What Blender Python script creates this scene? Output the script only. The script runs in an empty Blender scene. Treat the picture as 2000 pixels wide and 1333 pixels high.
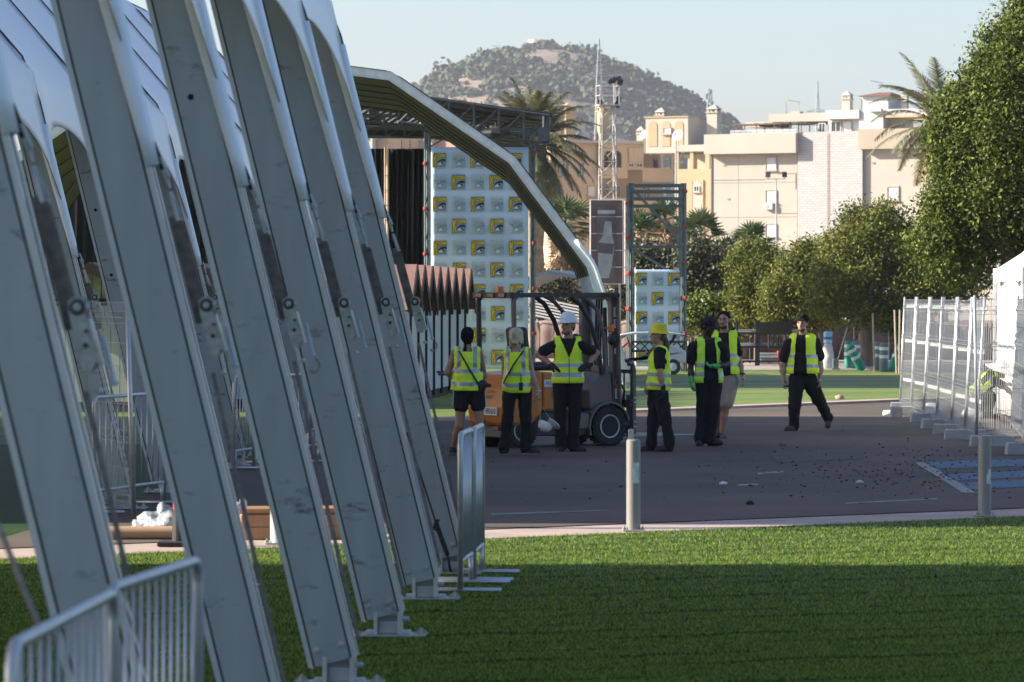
import bpy, bmesh, math, random
import numpy as np
from mathutils import Vector, Matrix, Euler

random.seed(7)
R = math.radians
SC = bpy.context.scene
COL = SC.collection

# ------------------------------------------------------------------ camera
F = 8000.0          # focal length in photo pixels (2000 px wide)
CH = 2.05           # camera height
cam = bpy.data.cameras.new("camera")
cam_o = bpy.data.objects.new("camera", cam)
COL.objects.link(cam_o)
cam_o.location = (0, 0, CH)
cam_o.rotation_euler = (R(90), 0, 0)
cam.sensor_width = 36.0
cam.lens = 36.0 * F / 2000.0
cam.shift_y = -86.5 / 2000.0
cam.clip_start = 0.5
cam.clip_end = 8000
cam.dof.use_dof = True
cam.dof.focus_distance = 54.0
cam.dof.aperture_fstop = 6.8
SC.camera = cam_o

# ------------------------------------------------------------------ light
SUN_EL = R(26)
LDIR = Vector((math.cos(R(0.8)) * math.cos(SUN_EL), math.sin(R(0.8)) * math.cos(SUN_EL), -math.sin(SUN_EL)))  # way the light travels
sun = bpy.data.lights.new("sun", 'SUN')
sun.energy = 5.0
sun.angle = R(0.53)
sun.color = (1.0, 0.90, 0.76)
sun_o = bpy.data.objects.new("sun", sun)
COL.objects.link(sun_o)
sun_o.rotation_euler = LDIR.to_track_quat('-Z', 'Y').to_euler()
sun_o.location = (-60, -20, 60)

W = bpy.data.worlds.new("World")
SC.world = W
W.use_nodes = True
wn = W.node_tree
bg = wn.nodes["Background"]
sky = wn.nodes.new("ShaderNodeTexSky")
sky.sky_type = 'NISHITA'
sky.sun_disc = False
sky.sun_elevation = SUN_EL
# sun_rotation: clockwise from +Y seen from above
to_sun = -LDIR
sky.sun_rotation = math.atan2(to_sun.x, to_sun.y)
sky.altitude = 0
sky.air_density = 1.0
sky.dust_density = 1.6
sky.ozone_density = 3.7
tint = wn.nodes.new("ShaderNodeMix"); tint.data_type = 'RGBA'; tint.blend_type = 'MULTIPLY'   # colour tint multiplied into the sky light, a little less green
tint.inputs["Factor"].default_value = 1.0; tint.inputs["B"].default_value = (1.04, 0.975, 0.985, 1)
wn.links.new(sky.outputs[0], tint.inputs["A"]); wn.links.new(tint.outputs["Result"], bg.inputs[0])
bg.inputs[1].default_value = 0.086

SC.view_settings.view_transform = 'Standard'
SC.view_settings.look = 'None'
SC.view_settings.exposure = 1.45
SC.view_settings.gamma = 1.0
SC.render.engine = 'CYCLES'
SC.cycles.max_bounces = 6
SC.cycles.diffuse_bounces = 3
SC.cycles.glossy_bounces = 3
SC.cycles.transparent_max_bounces = 12
SC.cycles.volume_bounces = 0
SC.cycles.volume_step_rate = 4
SC.cycles.use_denoising = True

# ------------------------------------------------------------------ helpers
def P(px, py, Y):
    "photo pixel at depth Y -> world point"
    return Vector(((px - 1000.0) * Y / F, Y, CH - (py - 580.0) * Y / F))
def G(px, py):
    "photo pixel of a spot on the flat ground -> world (x, y)"
    Y = F * CH / (py - 580.0)
    return ((px - 1000.0) * Y / F, Y)

def tag(o, label=None, cat=None, group=None, kind=None):
    if label: o["label"] = label
    if cat: o["category"] = cat
    if group: o["group"] = group
    if kind: o["kind"] = kind
    return o
def thing(name, label, cat, loc=(0, 0, 0), rz=0.0, group=None):
    o = bpy.data.objects.new(name, None)
    COL.objects.link(o)
    o.empty_display_size = 0.2
    o.location = loc
    o.rotation_euler = (0, 0, rz)
    return tag(o, label, cat, group)
def children(o):
    return [c for c in bpy.data.objects if c.parent == o]
def copy_tree(o, loc, rz=None, label=None, group=None):
    def cp(src, par):
        c = src.copy()
        COL.objects.link(c)
        if par is not None:
            c.parent = par
            c.matrix_parent_inverse = src.matrix_parent_inverse.copy()
        for ch in KIDS.get(src.name, []):
            cp(ch, c)
        return c
    n = cp(o, None)
    n.location = loc
    if rz is not None: n.rotation_euler = (0, 0, rz)
    if label: n["label"] = label
    if group: n["group"] = group
    return n
KIDS = {}
def link(o, parent=None):
    COL.objects.link(o)
    if parent is not None:
        o.parent = parent
        KIDS.setdefault(parent.name, []).append(o)
    return o

class MB:
    "collects shapes; build() links them as ONE mesh object"
    def __init__(s):
        s.v = []; s.f = []; s.m = []; s.mi = 0
    def add(s, V, Fc, mi=None):
        n = len(s.v)
        s.v.extend([tuple(p) for p in V])
        mi = s.mi if mi is None else mi
        for f in Fc:
            s.f.append(tuple(i + n for i in f)); s.m.append(mi)
        return s
    def box(s, c, d, rot=None, mi=None):
        x, y, z = d[0] / 2, d[1] / 2, d[2] / 2
        V = [Vector((a * x, b * y, e * z)) for e in (-1, 1) for b in (-1, 1) for a in (-1, 1)]
        if rot is not None: V = [rot @ p for p in V]
        c = Vector(c)
        return s.add([p + c for p in V], [(0, 2, 3, 1), (4, 5, 7, 6), (0, 1, 5, 4), (2, 6, 7, 3), (0, 4, 6, 2), (1, 3, 7, 5)], mi)
    def bar(s, p, q, w, h, up=(0, 0, 1), mi=None):
        p, q = Vector(p), Vector(q)
        d = q - p; L = d.length
        if L < 1e-6: return s
        z = d / L; x = Vector(up).cross(z)
        if x.length < 1e-3: x = Vector((1, 0, 0)).cross(z)
        x.normalize(); y = z.cross(x)
        M = Matrix((x, y, z)).transposed()
        return s.box((p + q) / 2, (w, h, L), M, mi)
    def tube(s, pts, r, n=8, cap=True, mi=None, closed=False):
        pts = [Vector(p) for p in pts]
        N = len(pts)
        rs = r if isinstance(r, (list, tuple)) else [r] * N
        V = []; prev = None
        for i, p in enumerate(pts):
            if closed: t = pts[(i + 1) % N] - pts[i - 1]
            else: t = pts[min(i + 1, N - 1)] - pts[max(i - 1, 0)]
            if t.length < 1e-9: t = Vector((0, 0, 1))
            t.normalize()
            if prev is None:
                a = Vector((0, 0, 1)).cross(t)
                if a.length < 1e-2: a = Vector((1, 0, 0)).cross(t)
            else:
                a = prev - t * prev.dot(t)
                if a.length < 1e-6: a = Vector((1, 0, 0)).cross(t)
            a.normalize(); prev = a
            b = t.cross(a)
            for k in range(n):
                an = 2 * math.pi * k / n
                V.append(p + (a * math.cos(an) + b * math.sin(an)) * rs[i])
        Fc = []
        for i in range(N if closed else N - 1):
            j = (i + 1) % N
            for k in range(n):
                Fc.append((i * n + k, i * n + (k + 1) % n, j * n + (k + 1) % n, j * n + k))
        if cap and not closed:
            Fc.append(tuple(range(n - 1, -1, -1)))
            Fc.append(tuple((N - 1) * n + k for k in range(n)))
        return s.add(V, Fc, mi)
    def lathe(s, prof, c=(0, 0, 0), n=20, rot=None, mi=None):
        V = []; Fc = []
        c = Vector(c)
        for r, z in prof:
            for k in range(n):
                a = 2 * math.pi * k / n
                p = Vector((r * math.cos(a), r * math.sin(a), z))
                if rot is not None: p = rot @ p
                V.append(p + c)
        for i in range(len(prof) - 1):
            for k in range(n):
                Fc.append((i * n + k, i * n + (k + 1) % n, (i + 1) * n + (k + 1) % n, (i + 1) * n + k))
        Fc.append(tuple(range(n - 1, -1, -1)))
        Fc.append(tuple((len(prof) - 1) * n + k for k in range(n)))
        return s.add(V, Fc, mi)
    def prism(s, poly, a, b, M=None, mi=None):
        "2D polygon (x, z) extruded along y from a to b"
        n = len(poly)
        V = [Vector((x, a, z)) for x, z in poly] + [Vector((x, b, z)) for x, z in poly]
        if M is not None: V = [M @ p for p in V]
        Fc = [tuple(range(n)), tuple(range(2 * n - 1, n - 1, -1))]
        for i in range(n):
            j = (i + 1) % n
            Fc.append((j, i, n + i, n + j))
        return s.add(V, Fc, mi)
    def flat(s, poly, y, M=None, mi=None):
        V = [Vector((x, y, z)) for x, z in poly]
        if M is not None: V = [M @ p for p in V]
        return s.add(V, [tuple(range(len(poly)))], mi)
    def ball(s, c, r, nu=10, nv=7, mi=None, rot=None):
        r = (r, r, r) if not isinstance(r, (tuple, list)) else r
        c = Vector(c); V = []; Fc = []
        for i in range(nv + 1):
            th = math.pi * i / nv
            for k in range(nu):
                ph = 2 * math.pi * k / nu
                p = Vector((r[0] * math.sin(th) * math.cos(ph), r[1] * math.sin(th) * math.sin(ph), r[2] * math.cos(th)))
                if rot is not None: p = rot @ p
                V.append(p + c)
        for i in range(nv):
            for k in range(nu):
                Fc.append((i * nu + k, (i + 1) * nu + k, (i + 1) * nu + (k + 1) % nu, i * nu + (k + 1) % nu))
        return s.add(V, Fc, mi)
    def build(s, name, mats, parent=None, smooth=False, loc=None, bevel=0.0):
        me = bpy.data.meshes.new(name)
        me.from_pydata(s.v, [], s.f)
        mats = mats if isinstance(mats, (list, tuple)) else [mats]
        for m in mats: me.materials.append(m)
        if len(mats) > 1: me.polygons.foreach_set("material_index", s.m)
        if smooth: me.polygons.foreach_set("use_smooth", [True] * len(me.polygons))
        me.validate(); me.update()
        if smooth == 'auto':
            try: me.set_sharp_from_angle(angle=R(35))
            except Exception: pass
        o = bpy.data.objects.new(name, me)
        link(o, parent)
        if loc is not None: o.location = loc
        if bevel:
            b = o.modifiers.new("bevel", 'BEVEL'); b.width = bevel; b.segments = 2; b.limit_method = 'ANGLE'
        return o

def np_mesh(name, V, Fq, mats, parent=None, smooth=False, mi=None):
    V = np.asarray(V, dtype=np.float32); Fq = np.asarray(Fq, dtype=np.int32)
    k = Fq.shape[1]
    me = bpy.data.meshes.new(name)
    me.vertices.add(len(V)); me.vertices.foreach_set("co", V.ravel())
    me.loops.add(Fq.size); me.loops.foreach_set("vertex_index", Fq.ravel())
    me.polygons.add(len(Fq))
    me.polygons.foreach_set("loop_start", np.arange(0, Fq.size, k, dtype=np.int32))
    mats = mats if isinstance(mats, (list, tuple)) else [mats]
    for m in mats: me.materials.append(m)
    if mi is not None: me.polygons.foreach_set("material_index", np.asarray(mi, dtype=np.int32))
    if smooth: me.polygons.foreach_set("use_smooth", np.ones(len(Fq), dtype=bool))
    me.update(calc_edges=True)
    me.validate()
    o = bpy.data.objects.new(name, me)
    return link(o, parent)

# ------------------------------------------------------------------ materials
def mat(name, col, rough=0.6, metal=0.0, var=0.12, scale=6.0, bump=0.0, bscale=40.0, spec=0.5, col2=None, detail=4.0,
        lo_pos=None, stretch=None, transl=0.0, streak=False, dirt=None, dirt_scale=2.0, dirt_amt=0.5):
    m = bpy.data.materials.new(name)
    m.use_nodes = True
    nt = m.node_tree; N = nt.nodes; L = nt.links
    b = N["Principled BSDF"]
    b.inputs["Roughness"].default_value = rough
    b.inputs["Metallic"].default_value = metal
    b.inputs["Specular IOR Level"].default_value = spec
    tc = N.new("ShaderNodeTexCoord")
    vec = tc.outputs["Object"]
    if stretch:
        mp = N.new("ShaderNodeMapping"); mp.inputs["Scale"].default_value = stretch
        L.new(vec, mp.inputs[0]); vec = mp.outputs[0]
    nz = N.new("ShaderNodeTexNoise"); nz.inputs["Scale"].default_value = scale; nz.inputs["Detail"].default_value = detail
    L.new(vec, nz.inputs["Vector"])
    rp = N.new("ShaderNodeValToRGB")
    c = Vector(col)
    if col2 is None:
        lo = [max(0, x * (1 - var)) for x in c]; hi = [min(1, x * (1 + var)) for x in c]
    else: lo, hi = list(c), list(col2)
    rp.color_ramp.elements[0].color = (*lo, 1); rp.color_ramp.elements[1].color = (*hi, 1)
    rp.color_ramp.elements[0].position = 0.3; rp.color_ramp.elements[1].position = 0.7
    L.new(nz.outputs["Fac"], rp.inputs[0])
    out = rp.outputs[0]
    if dirt is not None:
        n2 = N.new("ShaderNodeTexNoise"); n2.inputs["Scale"].default_value = dirt_scale; n2.inputs["Detail"].default_value = 8; n2.inputs["Roughness"].default_value = 0.78 if streak else 0.65
        if streak:
            m2 = N.new("ShaderNodeMapping"); m2.inputs["Scale"].default_value = (1.0, 1.0, 2.8); L.new(tc.outputs["Object"], m2.inputs[0]); L.new(m2.outputs[0], n2.inputs["Vector"])
        else: L.new(tc.outputs["Object"], n2.inputs["Vector"])
        r2 = N.new("ShaderNodeValToRGB"); r2.color_ramp.elements[0].position = 0.575 if streak else (lo_pos or 0.56); r2.color_ramp.elements[1].position = 0.67 if streak else 0.75
        r2.color_ramp.elements[0].color = (0, 0, 0, 1); r2.color_ramp.elements[1].color = (dirt_amt,) * 3 + (1,)
        L.new(n2.outputs["Fac"], r2.inputs[0])
        mx = N.new("ShaderNodeMix"); mx.data_type = 'RGBA'
        L.new(r2.outputs[0], mx.inputs["Factor"]); L.new(out, mx.inputs["A"]); mx.inputs["B"].default_value = (*dirt, 1)
        out = mx.outputs["Result"]
    L.new(out, b.inputs["Base Color"])
    if bump:
        n3 = N.new("ShaderNodeTexNoise"); n3.inputs["Scale"].default_value = bscale; n3.inputs["Detail"].default_value = 5
        L.new(vec, n3.inputs["Vector"])
        bp = N.new("ShaderNodeBump"); bp.inputs["Strength"].default_value = bump; bp.inputs["Distance"].default_value = 0.02
        L.new(n3.outputs["Fac"], bp.inputs["Height"]); L.new(bp.outputs[0], b.inputs["Normal"])
    if transl:
        tr = N.new("ShaderNodeBsdfTranslucent"); L.new(out, tr.inputs["Color"])
        ms = N.new("ShaderNodeMixShader"); ms.inputs[0].default_value = transl
        o = N["Material Output"]
        L.new(b.outputs[0], ms.inputs[1]); L.new(tr.outputs[0], ms.inputs[2]); L.new(ms.outputs[0], o.inputs["Surface"])
    return m

M_ = {}
def m(key, *a, **k):
    if key not in M_: M_[key] = mat(key, *a, **k)
    return M_[key]

m("aluminium", (0.30, 0.345, 0.37), rough=0.42, metal=0.4, var=0.07, scale=3, stretch=(3, 3, 0.5), dirt=(0.05, 0.052, 0.052), dirt_scale=2.6, dirt_amt=0.8, streak=True)
m("aluminium edge", (0.44, 0.48, 0.50), rough=0.4, metal=0.5, var=0.05)
m("dark groove", (0.03, 0.035, 0.04), rough=0.7)
m("galvanised steel", (0.46, 0.48, 0.49), rough=0.42, metal=0.6, var=0.12, scale=9)
m("zinc dull", (0.36, 0.38, 0.36), rough=0.5, metal=0.5, var=0.15, scale=14)
m("canvas white", (0.90, 0.90, 0.89), rough=0.27, spec=.7, var=0.02, scale=1.3, transl=0.15, dirt=(0.45, 0.46, 0.46), dirt_scale=0.9, dirt_amt=0.25)
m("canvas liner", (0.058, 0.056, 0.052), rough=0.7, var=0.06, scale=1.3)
m("webbing", (0.23, 0.195, 0.175), rough=0.9, var=0.25, scale=30, dirt=(0.2, 0.16, 0.12), dirt_scale=9)
m("black rubber", (0.018, 0.018, 0.02), rough=0.8)
m("black steel", (0.03, 0.033, 0.037), rough=0.45, metal=0.3)
m("black cloth", (0.006, 0.006, 0.007), rough=0.95, var=0.3, scale=8, bump=0.4, bscale=20)
# ------------------------------------------------------------------ ground
def sheet(name, poly, z, material, kind="structure"):
    bm = bmesh.new()
    vs = [bm.verts.new((x, y, z)) for x, y in poly]
    f = bm.faces.new(vs)
    if f.normal.z < 0: f.normal_flip()
    bmesh.ops.triangulate(bm, faces=bm.faces[:])
    for f in bm.faces:
        f.normal_update()
        if f.normal.z < 0: f.normal_flip()
    me = bpy.data.meshes.new(name); bm.to_mesh(me); bm.free()
    me.materials.append(material)
    o = bpy.data.objects.new(name, me); link(o)
    o["kind"] = kind
    return o

m("dry earth", (0.20, 0.15, 0.115), rough=0.95, var=0.25, scale=0.6, bump=0.3, bscale=6)
asph = mat("asphalt", (0.062, 0.052, 0.043), rough=0.9, spec=.3, col2=(0.096, 0.079, 0.065), scale=0.5, detail=8, bump=0.35, bscale=90, stretch=(1, 0.55, 1),
           dirt=(0.15, 0.115, 0.088), dirt_scale=0.2, dirt_amt=0.7, lo_pos=.44)
pave = mat("pavement concrete", (0.36, 0.28, 0.245), rough=0.9, var=0.14, scale=2.2, bump=0.3, bscale=60)
lane = mat("path gravel", (0.30, 0.25, 0.22), rough=0.95, var=0.15, scale=1.2, bump=0.3, bscale=20)

def turf_mat(name, a, b, seam_dir, seam, seam_w=0.03):
    mm = bpy.data.materials.new(name); mm.use_nodes = True
    nt = mm.node_tree; N = nt.nodes; L = nt.links
    bs = N["Principled BSDF"]; bs.inputs["Roughness"].default_value = 0.55; bs.inputs["Specular IOR Level"].default_value = 0.35
    tc = N.new("ShaderNodeTexCoord")
    n1 = N.new("ShaderNodeTexNoise"); n1.inputs["Scale"].default_value = 55; n1.inputs["Detail"].default_value = 3
    n2 = N.new("ShaderNodeTexNoise"); n2.inputs["Scale"].default_value = 0.5; n2.inputs["Detail"].default_value = 4
    L.new(tc.outputs["Object"], n1.inputs["Vector"]); L.new(tc.outputs["Object"], n2.inputs["Vector"])
    ad = N.new("ShaderNodeMath"); ad.operation = 'ADD'
    ml = N.new("ShaderNodeMath"); ml.operation = 'MULTIPLY'; ml.inputs[1].default_value = 0.5
    L.new(n1.outputs["Fac"], ad.inputs[0]); L.new(n2.outputs["Fac"], ad.inputs[1]); L.new(ad.outputs[0], ml.inputs[0])
    rp = N.new("ShaderNodeValToRGB"); rp.color_ramp.elements[0].position = 0.36; rp.color_ramp.elements[1].position = 0.64
    rp.color_ramp.elements[0].color = (*a, 1); rp.color_ramp.elements[1].color = (*b, 1)
    L.new(ml.outputs[0], rp.inputs[0])
    # seams between the rolls: dark lines across a warped coordinate
    sx = N.new("ShaderNodeSeparateXYZ")
    mp = N.new("ShaderNodeMapping"); mp.inputs["Rotation"].default_value = (0, 0, -seam_dir)
    n4 = N.new("ShaderNodeTexNoise"); n4.inputs["Scale"].default_value = 0.55; n4.inputs["Detail"].default_value = 6
    L.new(tc.outputs["Object"], n4.inputs["Vector"])
    L.new(tc.outputs["Object"], mp.inputs[0]); L.new(mp.outputs[0], sx.inputs[0])
    wob = N.new("ShaderNodeMath"); wob.operation = 'MULTIPLY_ADD'; wob.inputs[1].default_value = 0.35
    L.new(n4.outputs["Fac"], wob.inputs[0]); L.new(sx.outputs["Y"], wob.inputs[2])
    md = N.new("ShaderNodeMath"); md.operation = 'PINGPONG'; md.inputs[1].default_value = seam
    L.new(wob.outputs[0], md.inputs[0])
    n5 = N.new("ShaderNodeTexNoise"); n5.inputs["Scale"].default_value = 1.3
    L.new(tc.outputs["Object"], n5.inputs["Vector"])
    th = N.new("ShaderNodeMath"); th.operation = 'MULTIPLY'; th.inputs[1].default_value = seam_w * 2
    L.new(n5.outputs["Fac"], th.inputs[0])
    lt = N.new("ShaderNodeMath"); lt.operation = 'LESS_THAN'
    L.new(md.outputs[0], lt.inputs[0]); L.new(th.outputs[0], lt.inputs[1])
    s6 = N.new("ShaderNodeMath"); s6.operation = 'MULTIPLY'; s6.inputs[1].default_value = 0.75
    L.new(lt.outputs[0], s6.inputs[0])
    mx = N.new("ShaderNodeMix"); mx.data_type = 'RGBA'
    L.new(s6.outputs[0], mx.inputs["Factor"]); L.new(rp.outputs[0], mx.inputs["A"]); mx.inputs["B"].default_value = (a[0] * .3, a[1] * .3, a[2] * .3, 1)
    L.new(mx.outputs["Result"], bs.inputs["Base Color"])
    bp = N.new("ShaderNodeBump"); bp.inputs["Strength"].default_value = 0.8; bp.inputs["Distance"].default_value = 0.03
    L.new(n1.outputs["Fac"], bp.inputs["Height"]); L.new(bp.outputs[0], bs.inputs["Normal"])
    return mm
TURF_A, TURF_B = (0.010, 0.036, 0.005), (0.028, 0.070, 0.010)
turf = turf_mat("artificial turf", TURF_A, TURF_B, R(22), 0.62, 0.022)
lawnm = turf_mat("lawn turf", (0.115, 0.175, 0.018), (0.20, 0.255, 0.045), R(12), 1.9, 0.12)

BX0, BX1, BY0, BY1 = -1500, 1500, -40, 2700
sheet("ground", [(BX0 + 2, BY0 + 2), (BX1 - 2, BY0 + 2), (BX1 - 2, BY1 - 2), (BX0 + 2, BY1 - 2)], -0.012, M_["dry earth"])
# edges of the turf / pavement / asphalt, read off as straight plan lines
ekl = lambda x: 34.87 + 0.71 * x          # near turf ends here
eka = lambda x: 36.25 + 0.70 * x          # pavement strip ends here, asphalt begins
sheet("turf", [(-60, -30), (70, -30), (70, ekl(8)), (8, ekl(8)), (-5, ekl(-5)), (-60, ekl(-5))], 0.0, turf)
sheet("pavement", [(-4.6, ekl(-4.6) + .003), (8.2, ekl(8.2) + .003), (70, ekl(8.2)), (70, eka(8.2) + .4), (8.2, eka(8.2) + .4), (-4.6, eka(-4.6) + .4)], -0.004, pave)
AS = [(-4.45, eka(-4.45)), G(300, 965), G(460, 890), G(600, 868), G(845, 822), G(1240, 805), G(1750, 784), (22, 92), (60, 92), (60, eka(9)), (9, eka(9))]
sheet("asphalt", AS, 0.004, asph)
# turf on the left under the far tent, lawn behind the asphalt, its pale kerb
sheet("turf_far", [(-60, 30.5), (-6, 30.5), (-4.3, 33), G(300, 965), G(460, 890), G(600, 868), (-60, G(600, 868)[1])], -0.004, turf)
sheet("lawn", [(-60, G(600, 868)[1]), G(600, 868), G(845, 822), G(1240, 805), G(1750, 784), (22, 92), (60, 92), (60, 115), (-60, 115)], -0.004, lawnm)
kb = MB()
kp = [G(845, 822), G(1240, 805), G(1750, 784), (22, 92.3)]
for i in range(3):
    a, b = kp[i], kp[i + 1]
    kb.bar((a[0], a[1], 0.02), (b[0], b[1], 0.02), 0.55, 0.05)
tag(kb.build("kerb", pave), kind="structure")
sheet("path", [(-60, 115.0), (60, 115.0), (60, 150), (-60, 150)], -0.004, lane)
# dry strip trodden into the lawn
sheet("worn_strip", [(-2, 97.0), (9, 99.4), (26, 101.5), (26, 102.6), (9, 100.6), (-2, 98.2)], 0.0, M_["dry earth"])

for y0, w_, sl in ((84.0, .22, .9), (88.6, .16, .8), (93.4, .5, .6), (108.5, .6, .25)):
    pts = [(x, y0 + sl * (x + 2) * .45 + .12 * math.sin(x * 1.3)) for x in range(-2, 15)]
    pts = [p for p in pts if p[1] > kp[0][1] + 1.47 * (p[0] - kp[0][0]) * (1 if p[0] > 0 else .6) + .6]
    if len(pts) > 2: sheet("worn_strip", [(x, y - w_ / 2 - .05 * math.sin(x * 2.1)) for x, y in pts] + [(x, y + w_ / 2 + .05 * math.sin(x * 1.7)) for x, y in reversed(pts)], 0.0, mat("worn lawn", (.17, .145, .075), rough=.95, var=.3, scale=3, bump=.3))
# painted bay on the asphalt: white line, blue bars
paint_w = mat("worn white paint", (0.25, 0.24, 0.225), rough=0.8, var=0.25, scale=5, dirt=(0.07, 0.06, 0.052), dirt_scale=3, dirt_amt=0.95, lo_pos=.46)
paint_b = mat("worn blue paint", (0.035, 0.105, 0.185), rough=0.75, var=0.25, scale=4, dirt=(0.085, 0.068, 0.056), dirt_scale=2.0, dirt_amt=1.0, lo_pos=.46)
def strip(poly): return [G(*p) for p in poly]
for poly in ([(1787, 905), (1808, 904), (1905, 964), (1880, 964)], [(1170, 1000), (1196, 998), (960, 1005), (960, 1008)], [(1650, 984), (1830, 975), (1830, 977), (1650, 986)], [(1440, 948), (1480, 946), (1481, 949), (1441, 951)], [(1480, 925), (1530, 921), (1530, 924), (1480, 928)]):
    sheet("painted_line", strip(poly), 0.008, paint_w)
for poly in ([(1808, 904), (2150, 893), (2150, 907), (1826, 917)], [(1842, 928), (2150, 914), (2150, 927), (1866, 940)], [(1874, 945), (2150, 933), (2150, 945), (1895, 958)]):
    sheet("painted_bar", strip(poly), 0.008, paint_b)

# repair patches on the asphalt
sheet("asphalt_patch", strip([(1500, 886), (1660, 880), (1690, 898), (1520, 905)]), 0.008, mat("asphalt patch pale", (0.075, 0.066, 0.057), rough=.9, spec=.3, col2=(0.10, 0.086, 0.072), scale=1.5, bump=.35, bscale=80))
# ------------------------------------------------------------------ grass blades of the near turf
def blades(name, n, x_of_y, y0, y1, h, w, cols, seed, keep=None):
    rg = np.random.default_rng(seed)
    # denser per picture area: sample y with 1/y^2 weight
    u = rg.random(n); y = 1 / (1 / y0 + u * (1 / y1 - 1 / y0))
    lo, hi = x_of_y(y)
    x = lo + rg.random(n) * (hi - lo)
    if keep is not None:
        k = keep(x, y); x, y = x[k], y[k]; n = len(x)
    a = rg.random(n) * 2 * np.pi
    hh = h * (0.6 + 0.8 * rg.random(n)); ww = w * (0.7 + 0.6 * rg.random(n))
    sm = ((y - .42 * x + .05 * np.sin(x * 3.1) + .03 * np.sin(x * 7.7 + y)) % .62)
    near = sm < (.06 + .06 * np.sin(x * 1.7 + np.floor((y - .42 * x) / .62) * 2.4))
    hh = np.where(near, hh * .75, hh)
    ln = rg.normal(0, 0.55, (n, 2)) * hh[:, None]
    dx, dy = np.cos(a) * ww / 2, np.sin(a) * ww / 2
    V = np.zeros((n, 4, 3))
    V[:, 0] = np.stack([x - dx, y - dy, np.zeros(n)], 1); V[:, 1] = np.stack([x + dx, y + dy, np.zeros(n)], 1)
    V[:, 2] = np.stack([x + dx * .5 + ln[:, 0], y + dy * .5 + ln[:, 1], hh], 1)
    V[:, 3] = np.stack([x - dx * .5 + ln[:, 0], y - dy * .5 + ln[:, 1], hh], 1)
    Fq = np.arange(4 * n).reshape(n, 4)
    mi = rg.integers(0, len(cols), n)
    mi = np.where(near, 3, np.where(mi == 3, 1, mi))
    o = np_mesh(name, V.reshape(-1, 3), Fq, cols, mi=mi)
    o["kind"] = "stuff"
    return o
def leafmat(name, c, rough=0.42, tr=0.35, spec=0.5):
    mm = bpy.data.materials.new(name); mm.use_nodes = True
    N = mm.node_tree.nodes; L = mm.node_tree.links
    b = N["Principled BSDF"]; b.inputs["Roughness"].default_value = rough
    b.inputs["Specular IOR Level"].default_value = spec
    gi = N.new("ShaderNodeNewGeometry"); hs = N.new("ShaderNodeHueSaturation"); hs.inputs["Color"].default_value = (*c, 1)
    mr = N.new("ShaderNodeMapRange"); mr.inputs[3].default_value = 0.55; mr.inputs[4].default_value = 1.45
    L.new(gi.outputs["Random Per Island"], mr.inputs[0]); L.new(mr.outputs[0], hs.inputs["Value"])
    L.new(hs.outputs[0], b.inputs["Base Color"])
    if tr:
        t = N.new("ShaderNodeBsdfTranslucent"); L.new(hs.outputs[0], t.inputs[0])
        x = N.new("ShaderNodeMixShader"); x.inputs[0].default_value = tr
        L.new(b.outputs[0], x.inputs[1]); L.new(t.outputs[0], x.inputs[2]); L.new(x.outputs[0], N["Material Output"].inputs[0])
    return mm
gb = [leafmat("turf blade", (0.082, 0.168, 0.010), 0.6, 0.42, .2), leafmat("turf blade pale", (0.26, 0.33, 0.060), 0.5, 0.42, .3), leafmat("turf blade deep", (0.016, 0.060, 0.005), 0.7, 0.3, .1), leafmat("turf seam infill", (0.012, 0.026, 0.006), 0.8, 0.1, .1)]
blades("grass", 780000, lambda y: (-0.132 * y - .3, 0.132 * y + .3), 20.5, 40.0, 0.016, 0.0040, gb, 3, keep=lambda x, y: (y < ekl(x) - .03) & (x < 8) & (x > -4.8))

# ------------------------------------------------------------------ hill
HY = 1800.0
prof = [(-900, 640), (0, 520), (300, 420), (560, 300), (700, 230), (780, 195), (820, 172), (850, 150), (880, 136), (915, 124), (955, 114), (1000, 104), (1030, 99), (1075, 97), (1110, 100), (1150, 109), (1200, 130), (1250, 152), (1300, 177), (1340, 198), (1380, 222), (1415, 246), (1440, 272), (1500, 320), (1700, 440), (2200, 560), (2900, 640)]
def hill_top(x):
    px = 1000 + x * F / HY
    return np.interp(px, [p[0] for p in prof], [CH - (p[1] - 580) * HY / F for p in prof])
rgn = np.random.default_rng(11)
from mathutils import noise as mnoise
def hill_z(x, y):
    t = (y - HY)
    f = np.exp(-(t / (230 if t < 0 else 320)) ** 2)
    top = float(hill_top(x))
    rock = mnoise.fractal(Vector((x * .012, y * .012, 0.3)), 1.0, 2.0, 5)
    return max(-1.0, top * f - (1 - f) * 3 + rock * 5.0 * (0.15 + 1 - f) * (1 if top > 5 else .3) * min(1, abs(t) / 40))
xs = np.linspace(-470, 430, 150); ys = np.linspace(HY - 520, HY + 560, 110)
HV = []
for yy in ys:
    for xx in xs: HV.append((xx, yy, hill_z(xx, yy) - 0.5))
nx = len(xs)
HF = [(j * nx + i, j * nx + i + 1, (j + 1) * nx + i + 1, (j + 1) * nx + i) for j in range(len(ys) - 1) for i in range(nx - 1)]
hm = mat("hill earth", (0.135, 0.105, 0.085), rough=1.0, col2=(0.235, 0.175, 0.145), scale=0.055, detail=9, bump=0.6, bscale=0.35, dirt=(0.06, 0.075, 0.035), dirt_scale=0.11, dirt_amt=0.85)
ho = np_mesh("hill", HV, HF, hm, smooth=True); ho["kind"] = "structure"
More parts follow.
